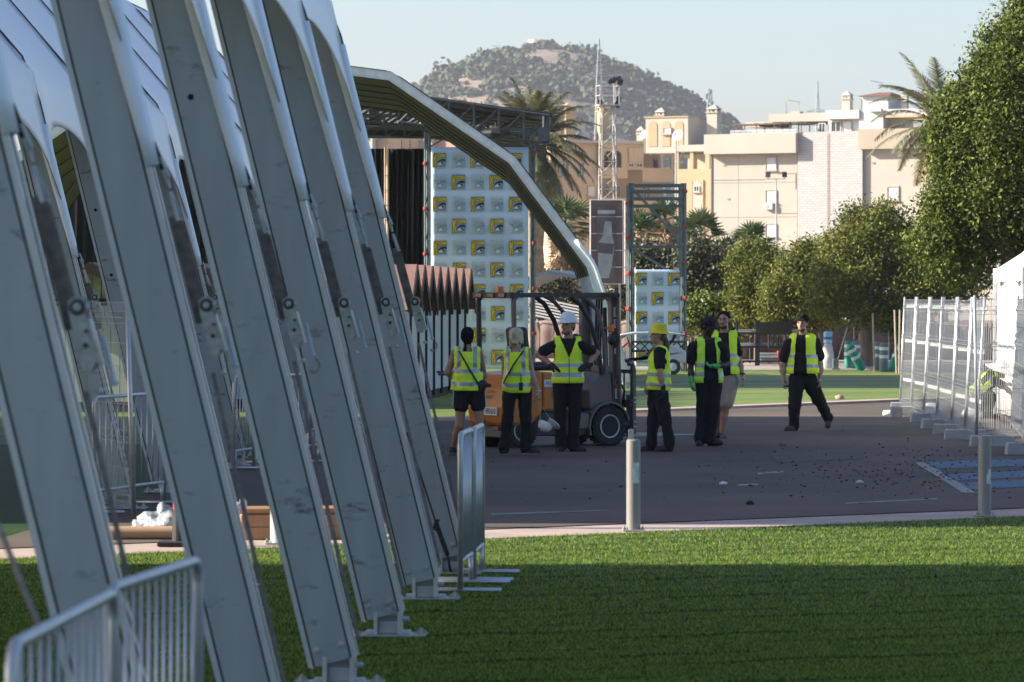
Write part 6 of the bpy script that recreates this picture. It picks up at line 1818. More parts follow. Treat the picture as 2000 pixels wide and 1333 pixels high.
    if vest:
        inf = .034
        pr = [('e', T(0, .0, 1.28), ((.170 * g + inf * .6) * s, (.112 * g + inf) * s, .21 * s), Mt), ('e', T(0, .0, 1.08), ((.165 * g + inf) * s, (.115 * g ** 1.4 + inf) * s, .22 * s), Mt), ('e', T(0, .0, .93), ((.178 * g + inf) * s, (.126 * g ** 1.3 + inf) * s, .17 * s), Mt),
              ('c', T(-.125, .01, 1.405), T(.125, .01, 1.405), .085 * s, .085 * s)]
        def keep(cc):
            q = tf(cc); x, y, z = q[:, 0], q[:, 1], q[:, 2]
            k1 = (z > vlen)
            k1 &= ~((np.abs(x) < .085) & (z > 1.462)) & ~((np.abs(x) < .07) & (z > 1.42) & (y > 0.02))
            if vest == 'open': k1 &= ~((y < .05) & (np.abs(x) < .085 + .03 * np.clip((1.2 - z) * 2, -.5, 1)))
            else: k1 &= ~((y < .0) & (np.abs(x) < np.clip((z - 1.20) * .42, 0, .1)) & (z > 1.2))
            # armholes
            k1 &= ~((np.abs(x) > .172 * max(1, g * .98)) & (z > 1.16) )
            return k1
        def mi(cc):
            q = tf(cc); x, z = q[:, 0], q[:, 2]
            b = np.zeros(len(cc), int)
            for zb in vband: b |= ((z > zb - .026) & (z < zb + .026)).astype(int)
            if back_strips: b |= ((np.abs(np.abs(x) - .108) < .026) & (z > vband[0])).astype(int)
            return b
        blob("vest", pr, [vm, band_m], t, vox=.010, kk=.04, noise=.0048, seed=seed + 3, keep=keep, mi=mi, thick=.004)
        if vest == 'closed':
            mb = MB(); pts = []
            for zz in np.linspace(.88, 1.19, 10):
                # zip follows the front surface
                yy = -(.126 * g ** 1.3 + inf + .004) if zz < 1.05 else -(.112 * g + inf + .006 + (.012 if zz < 1.15 else .004))
                pts.append(T(0, yy, zz))
            if abs(math.degrees(yaw)) < 60: mb.tube(pts, .006 * s, 5); mb.build("zip", m("zip grey", (.10, .12, .05), rough=.6), t)
    if gloves is not None:
        for k_ in gloves[0]:
            w, d, n, cu = hp[k_]; dn = np.array(d) / np.linalg.norm(d)
            pr = [(p[0], p[1], p[2], p[3] + .0035, p[4] + .0035) for p in hand_prims(w, d, n, cu, sc=s)] + [('c', w - dn * .03, w + dn * .02, .034 * s, .034 * s)]
            blob("glove", pr, [gloves[1]], t, vox=.0075, kk=.012)
    # face
    for sx in (-1, 1):
        mb = MB(); mb.ball(Hd(sx * .030, -.078, .006), (.011 * s, .007 * s, .007 * s), 8, 6, rot=Matrix(Mh)); mb.build("eye", eye_m, t)
        mb = MB(); mb.tube([Hd(sx * .016, -.089, .026), Hd(sx * .034, -.085, .031), Hd(sx * .052, -.072, .026)], .0055 * s, 5); mb.build("eyebrow", hair_bl if hair and hair[1] is hair_bl else hair_k, t)
    mb = MB(); mb.tube([Hd(-.026, -.083, -.063), Hd(0, -.0925, -.061), Hd(.026, -.083, -.063)], .006 * s, 5); mb.build("mouth", lip_m, t)
    if beard is not None:
        pr = [('c', Hd(sx * .05, -.04, -.078), Hd(sx * .035, -.06, -.092), .010 * s, .016 * s) for sx in (-1, 1)] + [('c', Hd(-.04, -.06, -.095), Hd(.04, -.06, -.095), .020 * s, .020 * s), ('c', Hd(-.022, -.088, -.047), Hd(.022, -.088, -.047), .007 * s, .007 * s), ('e', Hd(0, -.078, -.098), (.03 * s, .022 * s, .022 * s), Mh)]
        blob("beard", pr, [beard], t, vox=.007, kk=.012, noise=.001)
    if hair is not None:
        st, hm_ = hair
        pr = [('e', Hd(0, .022, .045), (.084 * s, .098 * s, .086 * s), Mh), ('e', Hd(0, .05, -.005), (.076 * s, .068 * s, .085 * s), Mh)]
        hk = None
        if st == 'short': hk = lambda cc: (lambda q: (q[:, 1] > -.062 + .9 * np.clip(.075 - q[:, 2], 0, 1)) | (q[:, 2] > .085))(np.linalg.solve(Mh, (cc - hc).T).T / s)
        elif st == 'curly':
            rg = random.Random(seed)
            for i in range(60):
                a = rg.uniform(0, 6.28); e = rg.uniform(.15, 1.5); d = np.array((math.cos(a) * math.cos(e), math.sin(a) * math.cos(e), math.sin(e)))
                pr.append(('e', Hd(d[0] * .086, .012 + d[1] * .096, .052 + d[2] * .092), (rg.uniform(.012, .026) * s,) * 3, None))
            for x in (-.05, -.025, 0, .025, .05): pr.append(('e', Hd(x, -.078, .062), (.02 * s,) * 3, None))
            hk = lambda cc: (lambda q: (q[:, 1] > -.05 + .9 * np.clip(.05 - q[:, 2], 0, 1)) | (q[:, 2] > .05))(np.linalg.solve(Mh, (cc - hc).T).T / s)
        elif st == 'bob':
            pr += [('e', Hd(0, .05, -.03), (.090 * s, .062 * s, .10 * s), Mh), ('c', Hd(-.07, .03, .02), Hd(-.074, .02, -.085), .026 * s, .020 * s), ('c', Hd(.07, .03, .02), Hd(.074, .02, -.085), .026 * s, .020 * s)]
            rg = random.Random(seed)
            for i in range(26):
                a = rg.uniform(-.5, 3.64); q0 = (math.cos(a) * .080, .02 + math.sin(a) * .088, rg.uniform(.02, .09)); q1 = (math.cos(a) * .094, .02 + math.sin(a) * .096, rg.uniform(-.13, -.04))
                pr.append(('c', Hd(*q0), Hd(*q1), .017 * s, .007 * s))
        elif st == 'bun':
            pr += [('e', Hd(0, .055, .0), (.085 * s, .07 * s, .11 * s), Mh), ('c', Hd(.02, .09, -.05), Hd(.03, .085, -.17), .024 * s, .012 * s), ('c', Hd(.03, .085, -.17), Hd(.015, .085, -.25), .016 * s, .006 * s), ('c', Hd(-.05, .05, -.07), Hd(-.04, .06, -.13), .012 * s, .005 * s)]
        elif st == 'pony':
            pr += [('c', Hd(0, .09, -.02), Hd(.0, .135, -.12), .035 * s, .034 * s), ('c', Hd(0, .135, -.12), Hd(.0, .15, -.30), .034 * s, .018 * s), ('c', Hd(0, .15, -.30), Hd(0, .14, -.36), .018 * s, .006 * s)]
        blob("hair", pr, [hm_], t, vox=.0075, kk=.015, noise=.0035 if st != 'short' else .0008, seed=seed, keep=hk)
    if hat == 'helmet':
        wm = m("helmet white", (.62, .64, .66), rough=.3, var=.02)
        mb = MB(); prof = [(.137, .035), (.140, .042), (.116, .052), (.112, .09), (.098, .13), (.070, .162), (.035, .178), (.002, .182)]
        mb.lathe([(r * s, z * s) for r, z in prof], hc + Mh @ np.array((0, .008, .0)), 28, Matrix(Mh))
        mb.build("helmet", wm, t, smooth=True)
        mb = MB(); V = []; Fc = []; n = 9
        for i in range(n):
            a = R(-140 + 100 * i / (n - 1)); V += [Hd(.118 * math.cos(a), .008 + .130 * math.sin(a), .052), Hd(.128 * math.cos(a), .008 + .178 * math.sin(a), .036), Hd(.128 * math.cos(a), .008 + .176 * math.sin(a), .030)]
        for i in range(n - 1):
            for q in range(2): b = i * 3 + q; Fc.append((b, b + 3, b + 4, b + 1))
        mb.add(V, Fc)
        for q in (-.03, 0, .03): mb.tube([Hd(q, -.10, .08), Hd(q, -.06, .15), Hd(q, .0, .183 - abs(q)), Hd(q, .07, .15), Hd(q, .11, .08)], .006, 5)
        mb.build("helmet_peak", wm, t)
    if hat == 'bucket':
        ym = mat("bucket hat yellow", (.66, .56, .03), rough=.85, var=.06, scale=12, bump=.3, bscale=25)
        mb = MB(); mb.lathe([(r * s, z * s) for r, z in [(.150, .022), (.155, .026), (.112, .072), (.108, .10), (.098, .155), (.09, .163), (.002, .166)]], hc + Mh @ np.array((0, .012, .0)), 28, Matrix(Mh)); mb.build("bucket_hat", ym, t, smooth='auto')
    if hat == 'cap':
        cm = m("black cap", (.009, .009, .010), rough=.9)
        mb = MB(); mb.lathe([(r * s, z * s) for r, z in [(.098, .038), (.102, .05), (.098, .09), (.078, .125), (.045, .142), (.002, .147)]], hc + Mh @ np.array((0, .012, .0)), 24, Matrix(Mh)); mb.build("cap", cm, t, smooth=True)
        mb = MB(); V = []; Fc = []
        for i in range(9):
            a = R(-150 + 120 * i / 8); V += [Hd(.098 * math.cos(a), .012 + .098 * math.sin(a), .05), Hd(.085 * math.cos(a), .0 + .165 * math.sin(a), .034), Hd(.085 * math.cos(a), .0 + .162 * math.sin(a), .028)]
        for i in range(8):
            for q in range(2): b = i * 3 + q; Fc.append((b, b + 3, b + 4, b + 1))
        mb.add(V, Fc); mb.build("cap_peak", cm, t)
    t["_dummy"] = 0; del t["_dummy"]
    return t, j, T, B, s

# woman with the shoulder bag, from behind (bare arms, black shorts)
def ll(px0, Y, *pts): return {k: ((px - px0) * Y / F, dy, CH - (py - 580) * Y / F) for k, px, py, dy in pts}
X0, Y0 = 913, 52.6
tan = ("tan", (.30, .165, .105))
p1, j1, T1, B1, s1 = person("dark haired woman in black shorts with shoulder bag, seen from behind", X0, Y0, 178, 1.66,
    ll(X0, Y0, ("shr", 889, 690, 0), ("elr", 874, 728, -.02), ("wrr", 890, 742, .22), ("shl", 936, 690, 0), ("ell", 945, 735, .10), ("wrl", 925, 745, .26), ("hipr", 903, 765, 0), ("hipl", 931, 765, 0), ("knr", 897, 832, .0), ("knl", 937, 830, 0), ("anr", 884, 878, .25), ("anl", 938, 880, 0)),
    girth=1.06, skin=tan, tee=None, legs='short', hair=('bun', hair_k), back_strips=True, shoes=(shoe_k, m("grey sole", (.25, .26, .27), rough=.7)), vlen=.90, vband=(1.16, .99), seed=11)
mb = MB(); pts = [T1(.14, -.02, 1.46), T1(.10, .12, 1.42), T1(0, .158, 1.25), T1(-.10, .165, 1.08), T1(-.17, .13, .97)]
mb.tube(pts, .012, 6); 
tag(mb.build("bag_strap", shoe_k, None), "x")
o = bpy.data.objects["bag_strap"]
bag = thing("shoulder_bag", "small black shoulder bag on the hip of the woman in black shorts", "bag", p1.location)
o.parent = bag; del o["label"]; KIDS.setdefault(bag.name, []).append(o)
c = T1(-.20, .10, .955); blob("pouch", [('e', c, (.055, .045, .075), None), ('e', c + np.array((.02, 0, .03)), (.05, .04, .05), None), ('c', c + np.array((.03, 0, .02)), c + np.array((.10, -.01, .01)), .02, .022)], [shoe_k], bag, vox=.008)
tb = MB(); w = np.array((-.16, .20, 1.03)); tb.box(w + np.array((-.10, .02, .035)), (.26, .18, .012), Euler((R(15), 0, R(10))).to_matrix()); o = tb.build("tablet", shoe_k); o.location = p1.location
tag(o, "black clipboard held in front of the woman in black shorts, only its edge showing", "clipboard")

# blonde woman with crossed strap, from behind, letting a white cap hang from her hand
X0, Y0 = 1010, 53.1
p2, j2, T2, B2, s2 = person("blonde woman in black trousers seen from behind, one arm hanging with a white cap", X0, Y0, 170, 1.65,
    ll(X0, Y0, ("shr", 987, 697, 0), ("elr", 985, 735, .10), ("wrr", 992, 760, .22), ("shl", 1032, 697, 0), ("ell", 1040, 735, -.03), ("wrl", 1051, 765, -.06), ("hipr", 996, 762, 0), ("hipl", 1024, 762, 0), ("knr", 990, 825, 0), ("knl", 1027, 825, 0), ("anr", 984, 879, 0), ("anl", 1027, 878, .02), ("toel", 1045, 884, -.06), ("toer", 982, 887, .12)),
    girth=.98, skin=("fair warm", (.37, .225, .16)), tee=None, legs='long', hair=('bob', hair_bl), back_strips=True, shoes=(shoe_k, sole_w), vlen=.86, vband=(1.115, .965), seed=12, hands={"l": dict(d=(.03, -.02, -1), curl=.7)}, head_yaw=-25)
mb = MB(); mb.tube([T2(-.13, -.02, 1.46), T2(-.10, .12, 1.42), T2(.02, .158, 1.25), T2(.12, .150, 1.08), T2(.17, .11, .99)], .011, 6); mb.build("cross_strap", shoe_k, p2)
mb = MB(); c = T2(-.08, .155, .95); mb.box(c, (.05, .03, .10)); mb.tube([c + np.array((0, 0, .05)), c + np.array((0, 0, .16))], .005, 5); mb.build("radio", shoe_k, p2)
mb = MB(); w = j2["wrl"]; mb.tube([w + np.array((math.cos(a) * .033, math.sin(a) * .033, .01)) for a in np.linspace(0, 6.28, 13)], .009, 5); mb.build("wrist_band", sole_w, p2)
cp = thing("cap", "white peaked cap hanging by its strings from the blonde woman's hand", "cap", p2.location)
cm = mat("cap white", (.74, .73, .70), rough=.8, var=.04); cc = np.array(((1066 - X0) * Y0 / F, -.10, CH - (828 - 580) * Y0 / F))
rt = Euler((R(160), R(28), 0)).to_matrix()
mb = MB(); mb.lathe([(.098, 0), (.096, .03), (.08, .07), (.05, .095), (.002, .10)], cc, 22, rt); mb.build("crown", cm, cp, smooth=True)
mb = MB(); V = []; Fc = []
for i in range(11):
    a = R(-30 + 120 * i / 10); V += [Vector(cc) + rt @ Vector((.097 * math.cos(a), .097 * math.sin(a), .0)), Vector(cc) + rt @ Vector((.185 * math.cos(a), .175 * math.sin(a), -.035)), Vector(cc) + rt @ Vector((.183 * math.cos(a), .173 * math.sin(a), -.042))]
for i in range(10):
    for q in range(2): b = i * 3 + q; Fc.append((b, b + 3, b + 4, b + 1))
mb.add(V, Fc); mb.build("peak", cm, cp)
hnd = j2["wrl"] + np.array((.01, -.01, -.13)); mb = MB(); mb.tube([cc + np.array((-.07, 0, .03)), hnd], .004, 5); mb.tube([cc + np.array((.07, 0, .04)), hnd], .004, 5); mb.build("string", m("string", (.4, .33, .25)), cp)

# man in the white helmet, hands on hips
X0, Y0 = 1109, 54.2
fair = ("ruddy", (.36, .20, .14))
p3, j3, T3, B3, s3 = person("man in white hard hat with black gloves, hands on hips beside the forklift", X0, Y0, 6, 1.80,
    ll(X0, Y0, ("shl", 1080, 676, 0), ("ell", 1051, 692, .06), ("wrl", 1078, 714, -.05), ("shr", 1136, 676, 0), ("elr", 1165, 690, .06), ("wrr", 1150, 713, -.05), ("hipl", 1095, 745, 0), ("hipr", 1122, 745, 0), ("knl", 1094, 812, -.01), ("knr", 1122, 812, 0), ("anl", 1095, 873, .02), ("anr", 1120, 872, .02), ("toel", 1094, 881, -.10), ("toer", 1134, 879, -.03)),
    girth=1.03, skin=fair, vest='closed', hair=('short', hair_br), beard=m("stubble", (.17, .095, .065), rough=.8), hat='helmet', head_yaw=-38, gloves=("lr", glove_k), seed=13, vlen=.88, vband=(1.105, .985),
    shoes=(shoe_k, m("blue sole", (.02, .06, .14), rough=.6)), hands={"l": dict(d=(.75, -.55, -.30), n=(0, .6, -.8), curl=.35), "r": dict(d=(-.75, -.55, -.30), n=(0, .6, -.8), curl=.35)})
# woman with the yellow bucket hat, in profile
X0, Y0 = 1286, 54.2
p4, j4, T4, B4, s4 = person("woman in yellow bucket hat and ponytail standing in profile, facing the forklift", X0, Y0, -84, 1.66,
    ll(X0, Y0, ("shl", 1286, 687, .17), ("ell", 1280, 730, .2), ("wrl", 1268, 752, .14), ("shr", 1287, 687, -.15), ("elr", 1288, 728, -.20), ("wrr", 1294, 758, -.20), ("hipl", 1281, 770, .09), ("hipr", 1290, 770, -.09), ("knl", 1277, 825, .08), ("knr", 1300, 822, -.09), ("anl", 1273, 872, .08), ("anr", 1308, 870, -.09), ("toel", 1258, 880, .08), ("toer", 1288, 879, -.10)),
    girth=1.10, skin=("fair pink", (.38, .22, .155)), vest='closed', hair=('pony', hair_br), hat='bucket', gloves=("r", glove_k), seed=14, vlen=.86, vband=(1.075, .935), hands={"r": dict(d=(.05, .0, -1), n=(-1, 0, 0), curl=.6)}, head_pitch=-4)
# man in black cap and green gloves
X0, Y0 = 1384, 56.2
p5, j5, T5, B5, s5 = person("man in black cap and green gloves with open vest, looking down at his hands", X0, Y0, 12, 1.76,
    ll(X0, Y0, ("shl", 1353, 677, 0), ("ell", 1349, 722, .02), ("wrl", 1350, 742, -.06), ("shr", 1412, 677, 0), ("elr", 1419, 712, -.04), ("wrr", 1397, 715, -.22), ("hipl", 1372, 745, 0), ("hipr", 1398, 745, 0), ("knl", 1371, 805, 0), ("knr", 1394, 805, -.02), ("anl", 1366, 862, .02), ("anr", 1388, 861, .02), ("toel", 1364, 868, -.10), ("toer", 1402, 866, -.05)),
    girth=.98, skin=("dark", (.035, .021, .016)), vest='open', vest_m=vest_g, hair=('short', hair_k), hat='cap', gloves=("lr", glove_g), head_yaw=28, head_pitch=22, seed=15, vlen=.86, vband=(1.10, .98), hands={"r": dict(d=(-1, -.3, .0), n=(0, -.3, 1), curl=.5)})
# tall bearded man behind him
X0, Y0 = 1414, 59.2
p6, j6, T6, B6, s6 = person("tall bearded man in beige shorts standing behind the man in the black cap", X0, Y0, -6, 1.84,
    ll(X0, Y0, ("shl", 1386, 667, 0), ("ell", 1376, 705, .03), ("wrl", 1376, 735, -.05), ("shr", 1432, 666, 0), ("elr", 1443, 705, .02), ("wrr", 1450, 733, -.06), ("hipl", 1403, 745, 0), ("hipr", 1426, 745, 0), ("knl", 1400, 795, 0), ("knr", 1416, 797, -.02), ("anl", 1400, 846, .10), ("anr", 1411, 848, .02), ("toel", 1396, 852, .0), ("toer", 1413, 857, -.12)),
    girth=1.08, skin=("tanned", (.33, .19, .13)), vest='open', legs='knee', trous=short_b, hair=('short', hair_k), beard=m('dark beard', (.045, .028, .02), rough=.85), seed=16, vlen=.88, vband=(1.14, 1.02), shoes=(shoe_br, shoe_br), head_yaw=-12)
mb = MB(); w = j6["wrr"]; mb.tube([w + np.array((math.cos(a) * .034, math.sin(a) * .034, .02)) for a in np.linspace(0, 6.28, 13)], .010, 5); mb.build("wrist_watch", shoe_k, p6)
mb = MB(); c = np.array(((1433 - X0) * Y0 / F, .0, CH - (746 - 580) * Y0 / F)); mb.lathe([(.032, -.08), (.034, -.07), (.034, .06), (.02, .075), (.02, .095)], c, 12); o = mb.build("bottle", m("blue white can", (.30, .36, .45), rough=.3, var=.4, scale=20)); o.location = p6.location
tag(o, "small blue and white can in the pocket of the bearded man's shorts", "can")
# man walking towards the left
X0, Y0 = 1567, 62.6
p7, j7, T7, B7, s7 = person("dark curly haired man striding across the asphalt in open vest and black cargo trousers", X0, Y0, -14, 1.76,
    ll(X0, Y0, ("shl", 1541, 672, 0), ("ell", 1529, 714, .03), ("wrl", 1530, 740, -.03), ("shr", 1593, 670, .03), ("elr", 1602, 712, .05), ("wrr", 1602, 738, .0), ("hipl", 1556, 742, 0), ("hipr", 1580, 742, .02), ("knl", 1551, 795, -.08), ("knr", 1601, 782, .12), ("anl", 1551, 834, .0), ("anr", 1622, 822, .42), ("toel", 1537, 839, -.16), ("toer", 1619, 834, .26)),
    girth=1.27, skin=("olive", (.34, .205, .14)), vest='open', hair=('curly', hair_k), beard=m("short beard", (.055, .034, .025), rough=.8), seed=17, vlen=.87, vband=(1.13, .985), shoes=(m("dark grey shoe", (.04, .038, .036), rough=.8), shoe_k), head_yaw=-8, hands={"l": dict(d=(.05, -.1, -1), curl=.9)})
mb = MB(); w = j7["wrl"] + np.array((.03, -.03, -.13)); mb.tube([w + np.array((math.cos(a) * .03, 0, math.sin(a) * .018)) for a in np.linspace(0, 5.6, 12)], .008, 5); o = mb.build("tape_ring", shoe_k); o.location = p7.location
tag(o, "small black ring held in the walking man's hand", "ring")
# crouching worker behind the wire panels
X0, Y0 = 1928, 69.0
kx = Y0 / F
p8, j8, T8, B8, s8 = person("worker bending down behind the wire mesh panels in white sun hat and yellow vest", X0, Y0, 62, 1.72,
    ll(X0, Y0, ("pel", 1905, 772, 0), ("chest", 1925, 745, 0), ("neck", 1942, 733, -.02), ("head", 1954, 725, -.04), ("shl", 1938, 742, -.16), ("shr", 1940, 740, .16), ("ell", 1962, 757, -.16), ("elr", 1962, 755, .14), ("wrl", 1976, 771, -.12), ("wrr", 1980, 770, .1), ("hipl", 1908, 775, -.09), ("hipr", 1910, 775, .09), ("knl", 1936, 775, -.12), ("knr", 1932, 772, .13), ("anl", 1928, 811, -.10), ("anr", 1922, 809, .14), ("toel", 1944, 816, -.12), ("toer", 1940, 815, .12)),
    girth=1.0, skin=tan, vest='open', hair=('short', hair_k), seed=18, vlen=.88, head_yaw=10, head_pitch=12)
mb = MB(); c = j8["head"] + np.array((0, 0, .03)); mb.lathe([(.26, -.03), (.265, -.022), (.18, .02), (.12, .05), (.115, .12), (.08, .16), (.002, .17)], c, 26, Euler((R(8), R(22), 0)).to_matrix()); mb.build("sun_hat", mat("hat white", (.72, .72, .70), rough=.8), p8, smooth=True)
# ------------------------------------------------------------------ bollards, barriers, mesh panels, litter
st_ = M_["galvanised steel"]
def bollard(px, py, h, r, label, group, dark=False, mt_=None):
    x, y = G(px, py); t = thing("bollard", label, "bollard", (x, y, 0), 0, group)
    mb = MB(); mb.lathe([(r, 0), (r, h - .012), (r - .012, h), (.01, h + .002)], n=28); pb = mb.build("post", mt_ or mat("bollard paint", (.50, .47, .42), rough=.5, var=.06, scale=3, dirt=(.25, .22, .18), dirt_scale=6, dirt_amt=.4), t, smooth='auto')
    mb = MB(); mb.box((0, 0, .006), (r * 3.0, r * 2.6, .012)); mb.build("base_plate", M_["zinc dull"], t, bevel=.004)
    for s in (-1, 1):
        mb = MB(); mb.lathe([(.016, 0), (.016, .016), (.007, .018), (.007, .032), (.002, .033)], (s * r * 1.32, -r * .5, .012), 6); mb.build("bolt", M_["zinc dull"], t)
    return t
bp_ = mat("bollard paint", (.225, .22, .21), rough=.45, metal=.2, var=.06, scale=3, dirt=(.16, .19, .16), dirt_scale=6, dirt_amt=.45)
BG = "pale bollards at the turf edge"
t = bollard(1237, 1037, .80, .062, "slim pale steel bollard before the forklift, a worn sticker on its side", BG, mt_=bp_)
mb = MB(); n = 6; V = []
for zz in (.42, .60):
    for i in range(n): a = R(-95 + 55 * i / (n - 1)); V.append((.0632 * math.cos(a), .0632 * math.sin(a), zz))
mb.add(V, [(i, i + 1, n + i + 1, n + i) for i in range(n - 1)]); mb.build("sticker", m("sticker pale", (.50, .58, .55), rough=.5, var=.3, scale=20), t)
mb = MB(); mb.box((-.02, -.0, .845), (.045, .04, .09)); mb.build("top_tab", M_["zinc dull"], t)
t = bollard(1923, 1008, .75, .062, "slim pale steel bollard at the right, next to the blue painted bay", BG, mt_=bp_)
mb = MB(); V = []
for zz in (.30, .44):
    for i in range(n): a = R(-80 + 45 * i / (n - 1)); V.append((.0632 * math.cos(a), .0632 * math.sin(a), zz - (.05 if zz > .4 and i < 2 else 0)))
mb.add(V, [(i, i + 1, n + i + 1, n + i) for i in range(n - 1)]); mb.build("sticker", m("sticker pale", (.50, .58, .55)), t)
bollard(545, 1062, .80, .075, "grey bollard between the third and fourth tent legs beside the cardboard box", BG, mt_=st_)

# crowd barriers
def barrier(name, a, b, label, group, h=1.10, nb=11, feet=True, loose=0.0):
    a, b = Vector((*a, 0)), Vector((*b, 0)); d = b - a; L = d.length
    t = thing("crowd_barrier", label, "barrier", tuple(a), math.atan2(d.y, d.x), group)
    r = .019
    mb = MB(); pts = [(0, 0, .03)]
    for i in range(7): an = R(180 - 90 * i / 6); pts.append((.09 + .09 * math.cos(an), 0, h - .09 + .09 * math.sin(an)))
    for i in range(7): an = R(90 - 90 * i / 6); pts.append((L - .09 + .09 * math.cos(an), 0, h - .09 + .09 * math.sin(an)))
    pts.append((L, 0, .03)); mb.tube(pts, r, 10); mb.build("frame", st_, t, smooth=True)
    mb = MB(); mb.tube([(0, 0, .22), (L, 0, .22)], .016, 8); mb.build("bottom_rail", st_, t, smooth=True)
    for i in range(nb):
        x = L * (i + 1) / (nb + 1); mb = MB(); mb.tube([(x, 0, .22), (x, 0, h - .01)], .0068, 6); mb.build("bar", st_, t, smooth=True)
    for x in (.06, L - .06):
        mb = MB(); mb.tube([(x, -.28, .022), (x, .28, .022)], .017, 8); mb.tube([(x, 0, .03), (x, 0, .22)], .016, 8); mb.build("foot", st_, t, smooth=True)
    mb = MB(); mb.tube([(L - .0, -.0, h * .75), (L + .05, 0, h * .75), (L + .05, 0, h * .68)], .008, 6); mb.build("hook", M_["zinc dull"], t)
    return t
CB = "galvanised crowd barriers"
def at(px, py_top, h=1.10): Y = F * (CH - h) / (py_top - 580.0); return ((px - 1000) * Y / F, Y)
barrier("b", at(22, 1262), at(222, 1158), "nearest crowd barrier, blurred in the lower left corner", CB)
barrier("b", at(213, 1150), at(388, 1094), "crowd barrier hooked on behind the blurred nearest one, by the second tent leg", CB)
a1 = G(899, 1160); barrier("b", a1, G(921, 1141), "crowd barrier end-on beside the last tent leg, nearer of the two", CB)
a2 = G(938, 1122); barrier("b", G(925, 1139), G(942, 1121), "crowd barrier end-on beside the last tent leg, second of the two", CB)
a3 = G(457, 918); barrier("b", a3, (a3[0] + .30, a3[1] + 1.8), "crowd barrier showing between the third and fourth tent legs, nearer one with feet on asphalt", CB)
barrier("b", (a3[0] + .22, a3[1] + .2), (a3[0] + .92, a3[1] + 2.1), "crowd barrier splayed against the nearer one between third and fourth tent legs", CB)
a4 = G(606, 872); barrier("b", a4, (a4[0] + .17, a4[1] + 2.2), "crowd barrier between fourth and fifth tent legs, plastic ball at its foot", CB)
a5 = G(183, 1005); barrier("b", a5, (a5[0] + .5, a5[1] + 1.9), "crowd barrier leaning at the mesh panel by the first tent leg", CB)
mb = MB(); x, y = G(613, 868); o = lump_mesh([(0, 0, .07)], [(.09, .09, .09)], 3); o = np_mesh("plastic_ball", o[0], o[1], m("clear plastic", (.50, .55, .60), rough=.15, var=.3, scale=25)); o.location = (x, y, 0)
tag(o, "crumpled clear plastic ball lying at a crowd barrier's foot between the tent legs", "litter")

# welded mesh fence panels
def mesh_panel(name, a, b, label, group, h=2.0, lean=0.0, film=False, z0=.08, dx=.05, wr=.0026, folds=(.14, .75, 1.35, 1.86), frame=True, post_r=.02, foldd=.035):
    a, b = Vector((*a, 0)), Vector((*b, 0)); d = b - a; L = d.length
    t = thing("mesh_panel", label, "fence panel", tuple(a), math.atan2(d.y, d.x), group)
    t.rotation_euler = (lean, 0, math.atan2(d.y, d.x))
    if frame:
        for x in (0, L):
            mb = MB(); mb.tube([(x, 0, .0), (x, 0, h + .05)], post_r, 8); mb.build("post", st_, t, smooth=True)
    w = m("wire zinc", (.42, .44, .45), rough=.4, metal=.6)
    def wy(z):
        y = 0
        for f in folds:
            q = abs(z - f) / .055
            if q < 1: y = foldd * (1 - q)
        return y
    zs = sorted({z0, h} | {f + e for f in folds for e in (-.055, 0, .055)})
    n = max(6, int(L / dx)); mb = MB()
    for i in range(n):
        x = L * (i + .5) / n
        pts = [(x, wy(z), z) for z in zs]
        for q in range(len(pts) - 1): mb.bar(pts[q], pts[q + 1], wr * 2, wr * 2)
    for f in folds:
        for e in (-.055, .0, .055): mb.bar((0, wy(f + e), f + e), (L, wy(f + e), f + e), wr * 2.2, wr * 2.2)
    for z in (.45, 1.05, 1.62, h): mb.bar((0, 0, z), (L, 0, z), wr * 2.2, wr * 2.2)
    mb.build("wire_mesh", w, t)
    if film:
        fm_ = bpy.data.materials.get("clear film")
        if fm_ is None:
            fm_ = bpy.data.materials.new("clear film"); fm_.use_nodes = True; N = fm_.node_tree.nodes; Lk = fm_.node_tree.links
            b_ = N["Principled BSDF"]; b_.inputs["Base Color"].default_value = (.75, .77, .78, 1); b_.inputs["Roughness"].default_value = .25
            tr = N.new("ShaderNodeBsdfTransparent"); mx = N.new("ShaderNodeMixShader"); mx.inputs[0].default_value = .09
            Lk.new(tr.outputs[0], mx.inputs[1]); Lk.new(b_.outputs[0], mx.inputs[2]); Lk.new(mx.outputs[0], N["Material Output"].inputs[0])
        mb = MB(); n = 14; V = []; Fc = []
        for jz, z in enumerate((.10, .6, 1.1, 1.6, 1.95)):
            for i in range(n + 1): V.append((L * i / n, -.03 - .018 * math.sin(i * 1.3 + jz) - .012 * math.sin(i * .5 * jz), z))
        for jz in range(4):
            for i in range(n): q = jz * (n + 1) + i; Fc.append((q, q + 1, q + n + 2, q + n + 1))
        mb.add(V, Fc); mb.build("film", fm_, t, smooth=True)
        for z in (1.90, 1.28, .58):
            mb = MB(); mb.bar((0, -.045, z), (L, -.045, z - .02), .02, .055); mb.build("tape_strip", m("tape white", (.62, .63, .64), rough=.4, var=.1), t)
    return t
MG = "wire mesh site panels on concrete feet"
fx = [(1757, 74.0), (1779, 71.4), (1803, 68.6), (1829, 65.6), (1858, 62.4), (1884, 59.6), (1906, 57.4)]
words_ = ["farthest mesh panel of the row with clear film, by the lawn", "second farthest mesh panel with clear film, behind the small rubble block", "film covered mesh panel in the row, third from the lawn end", "film covered mesh panel in the row, third from the bollard end", "film covered mesh panel in the row, next to last before the bollard", "nearest film covered mesh panel, its posts rising behind the right bollard's top"]
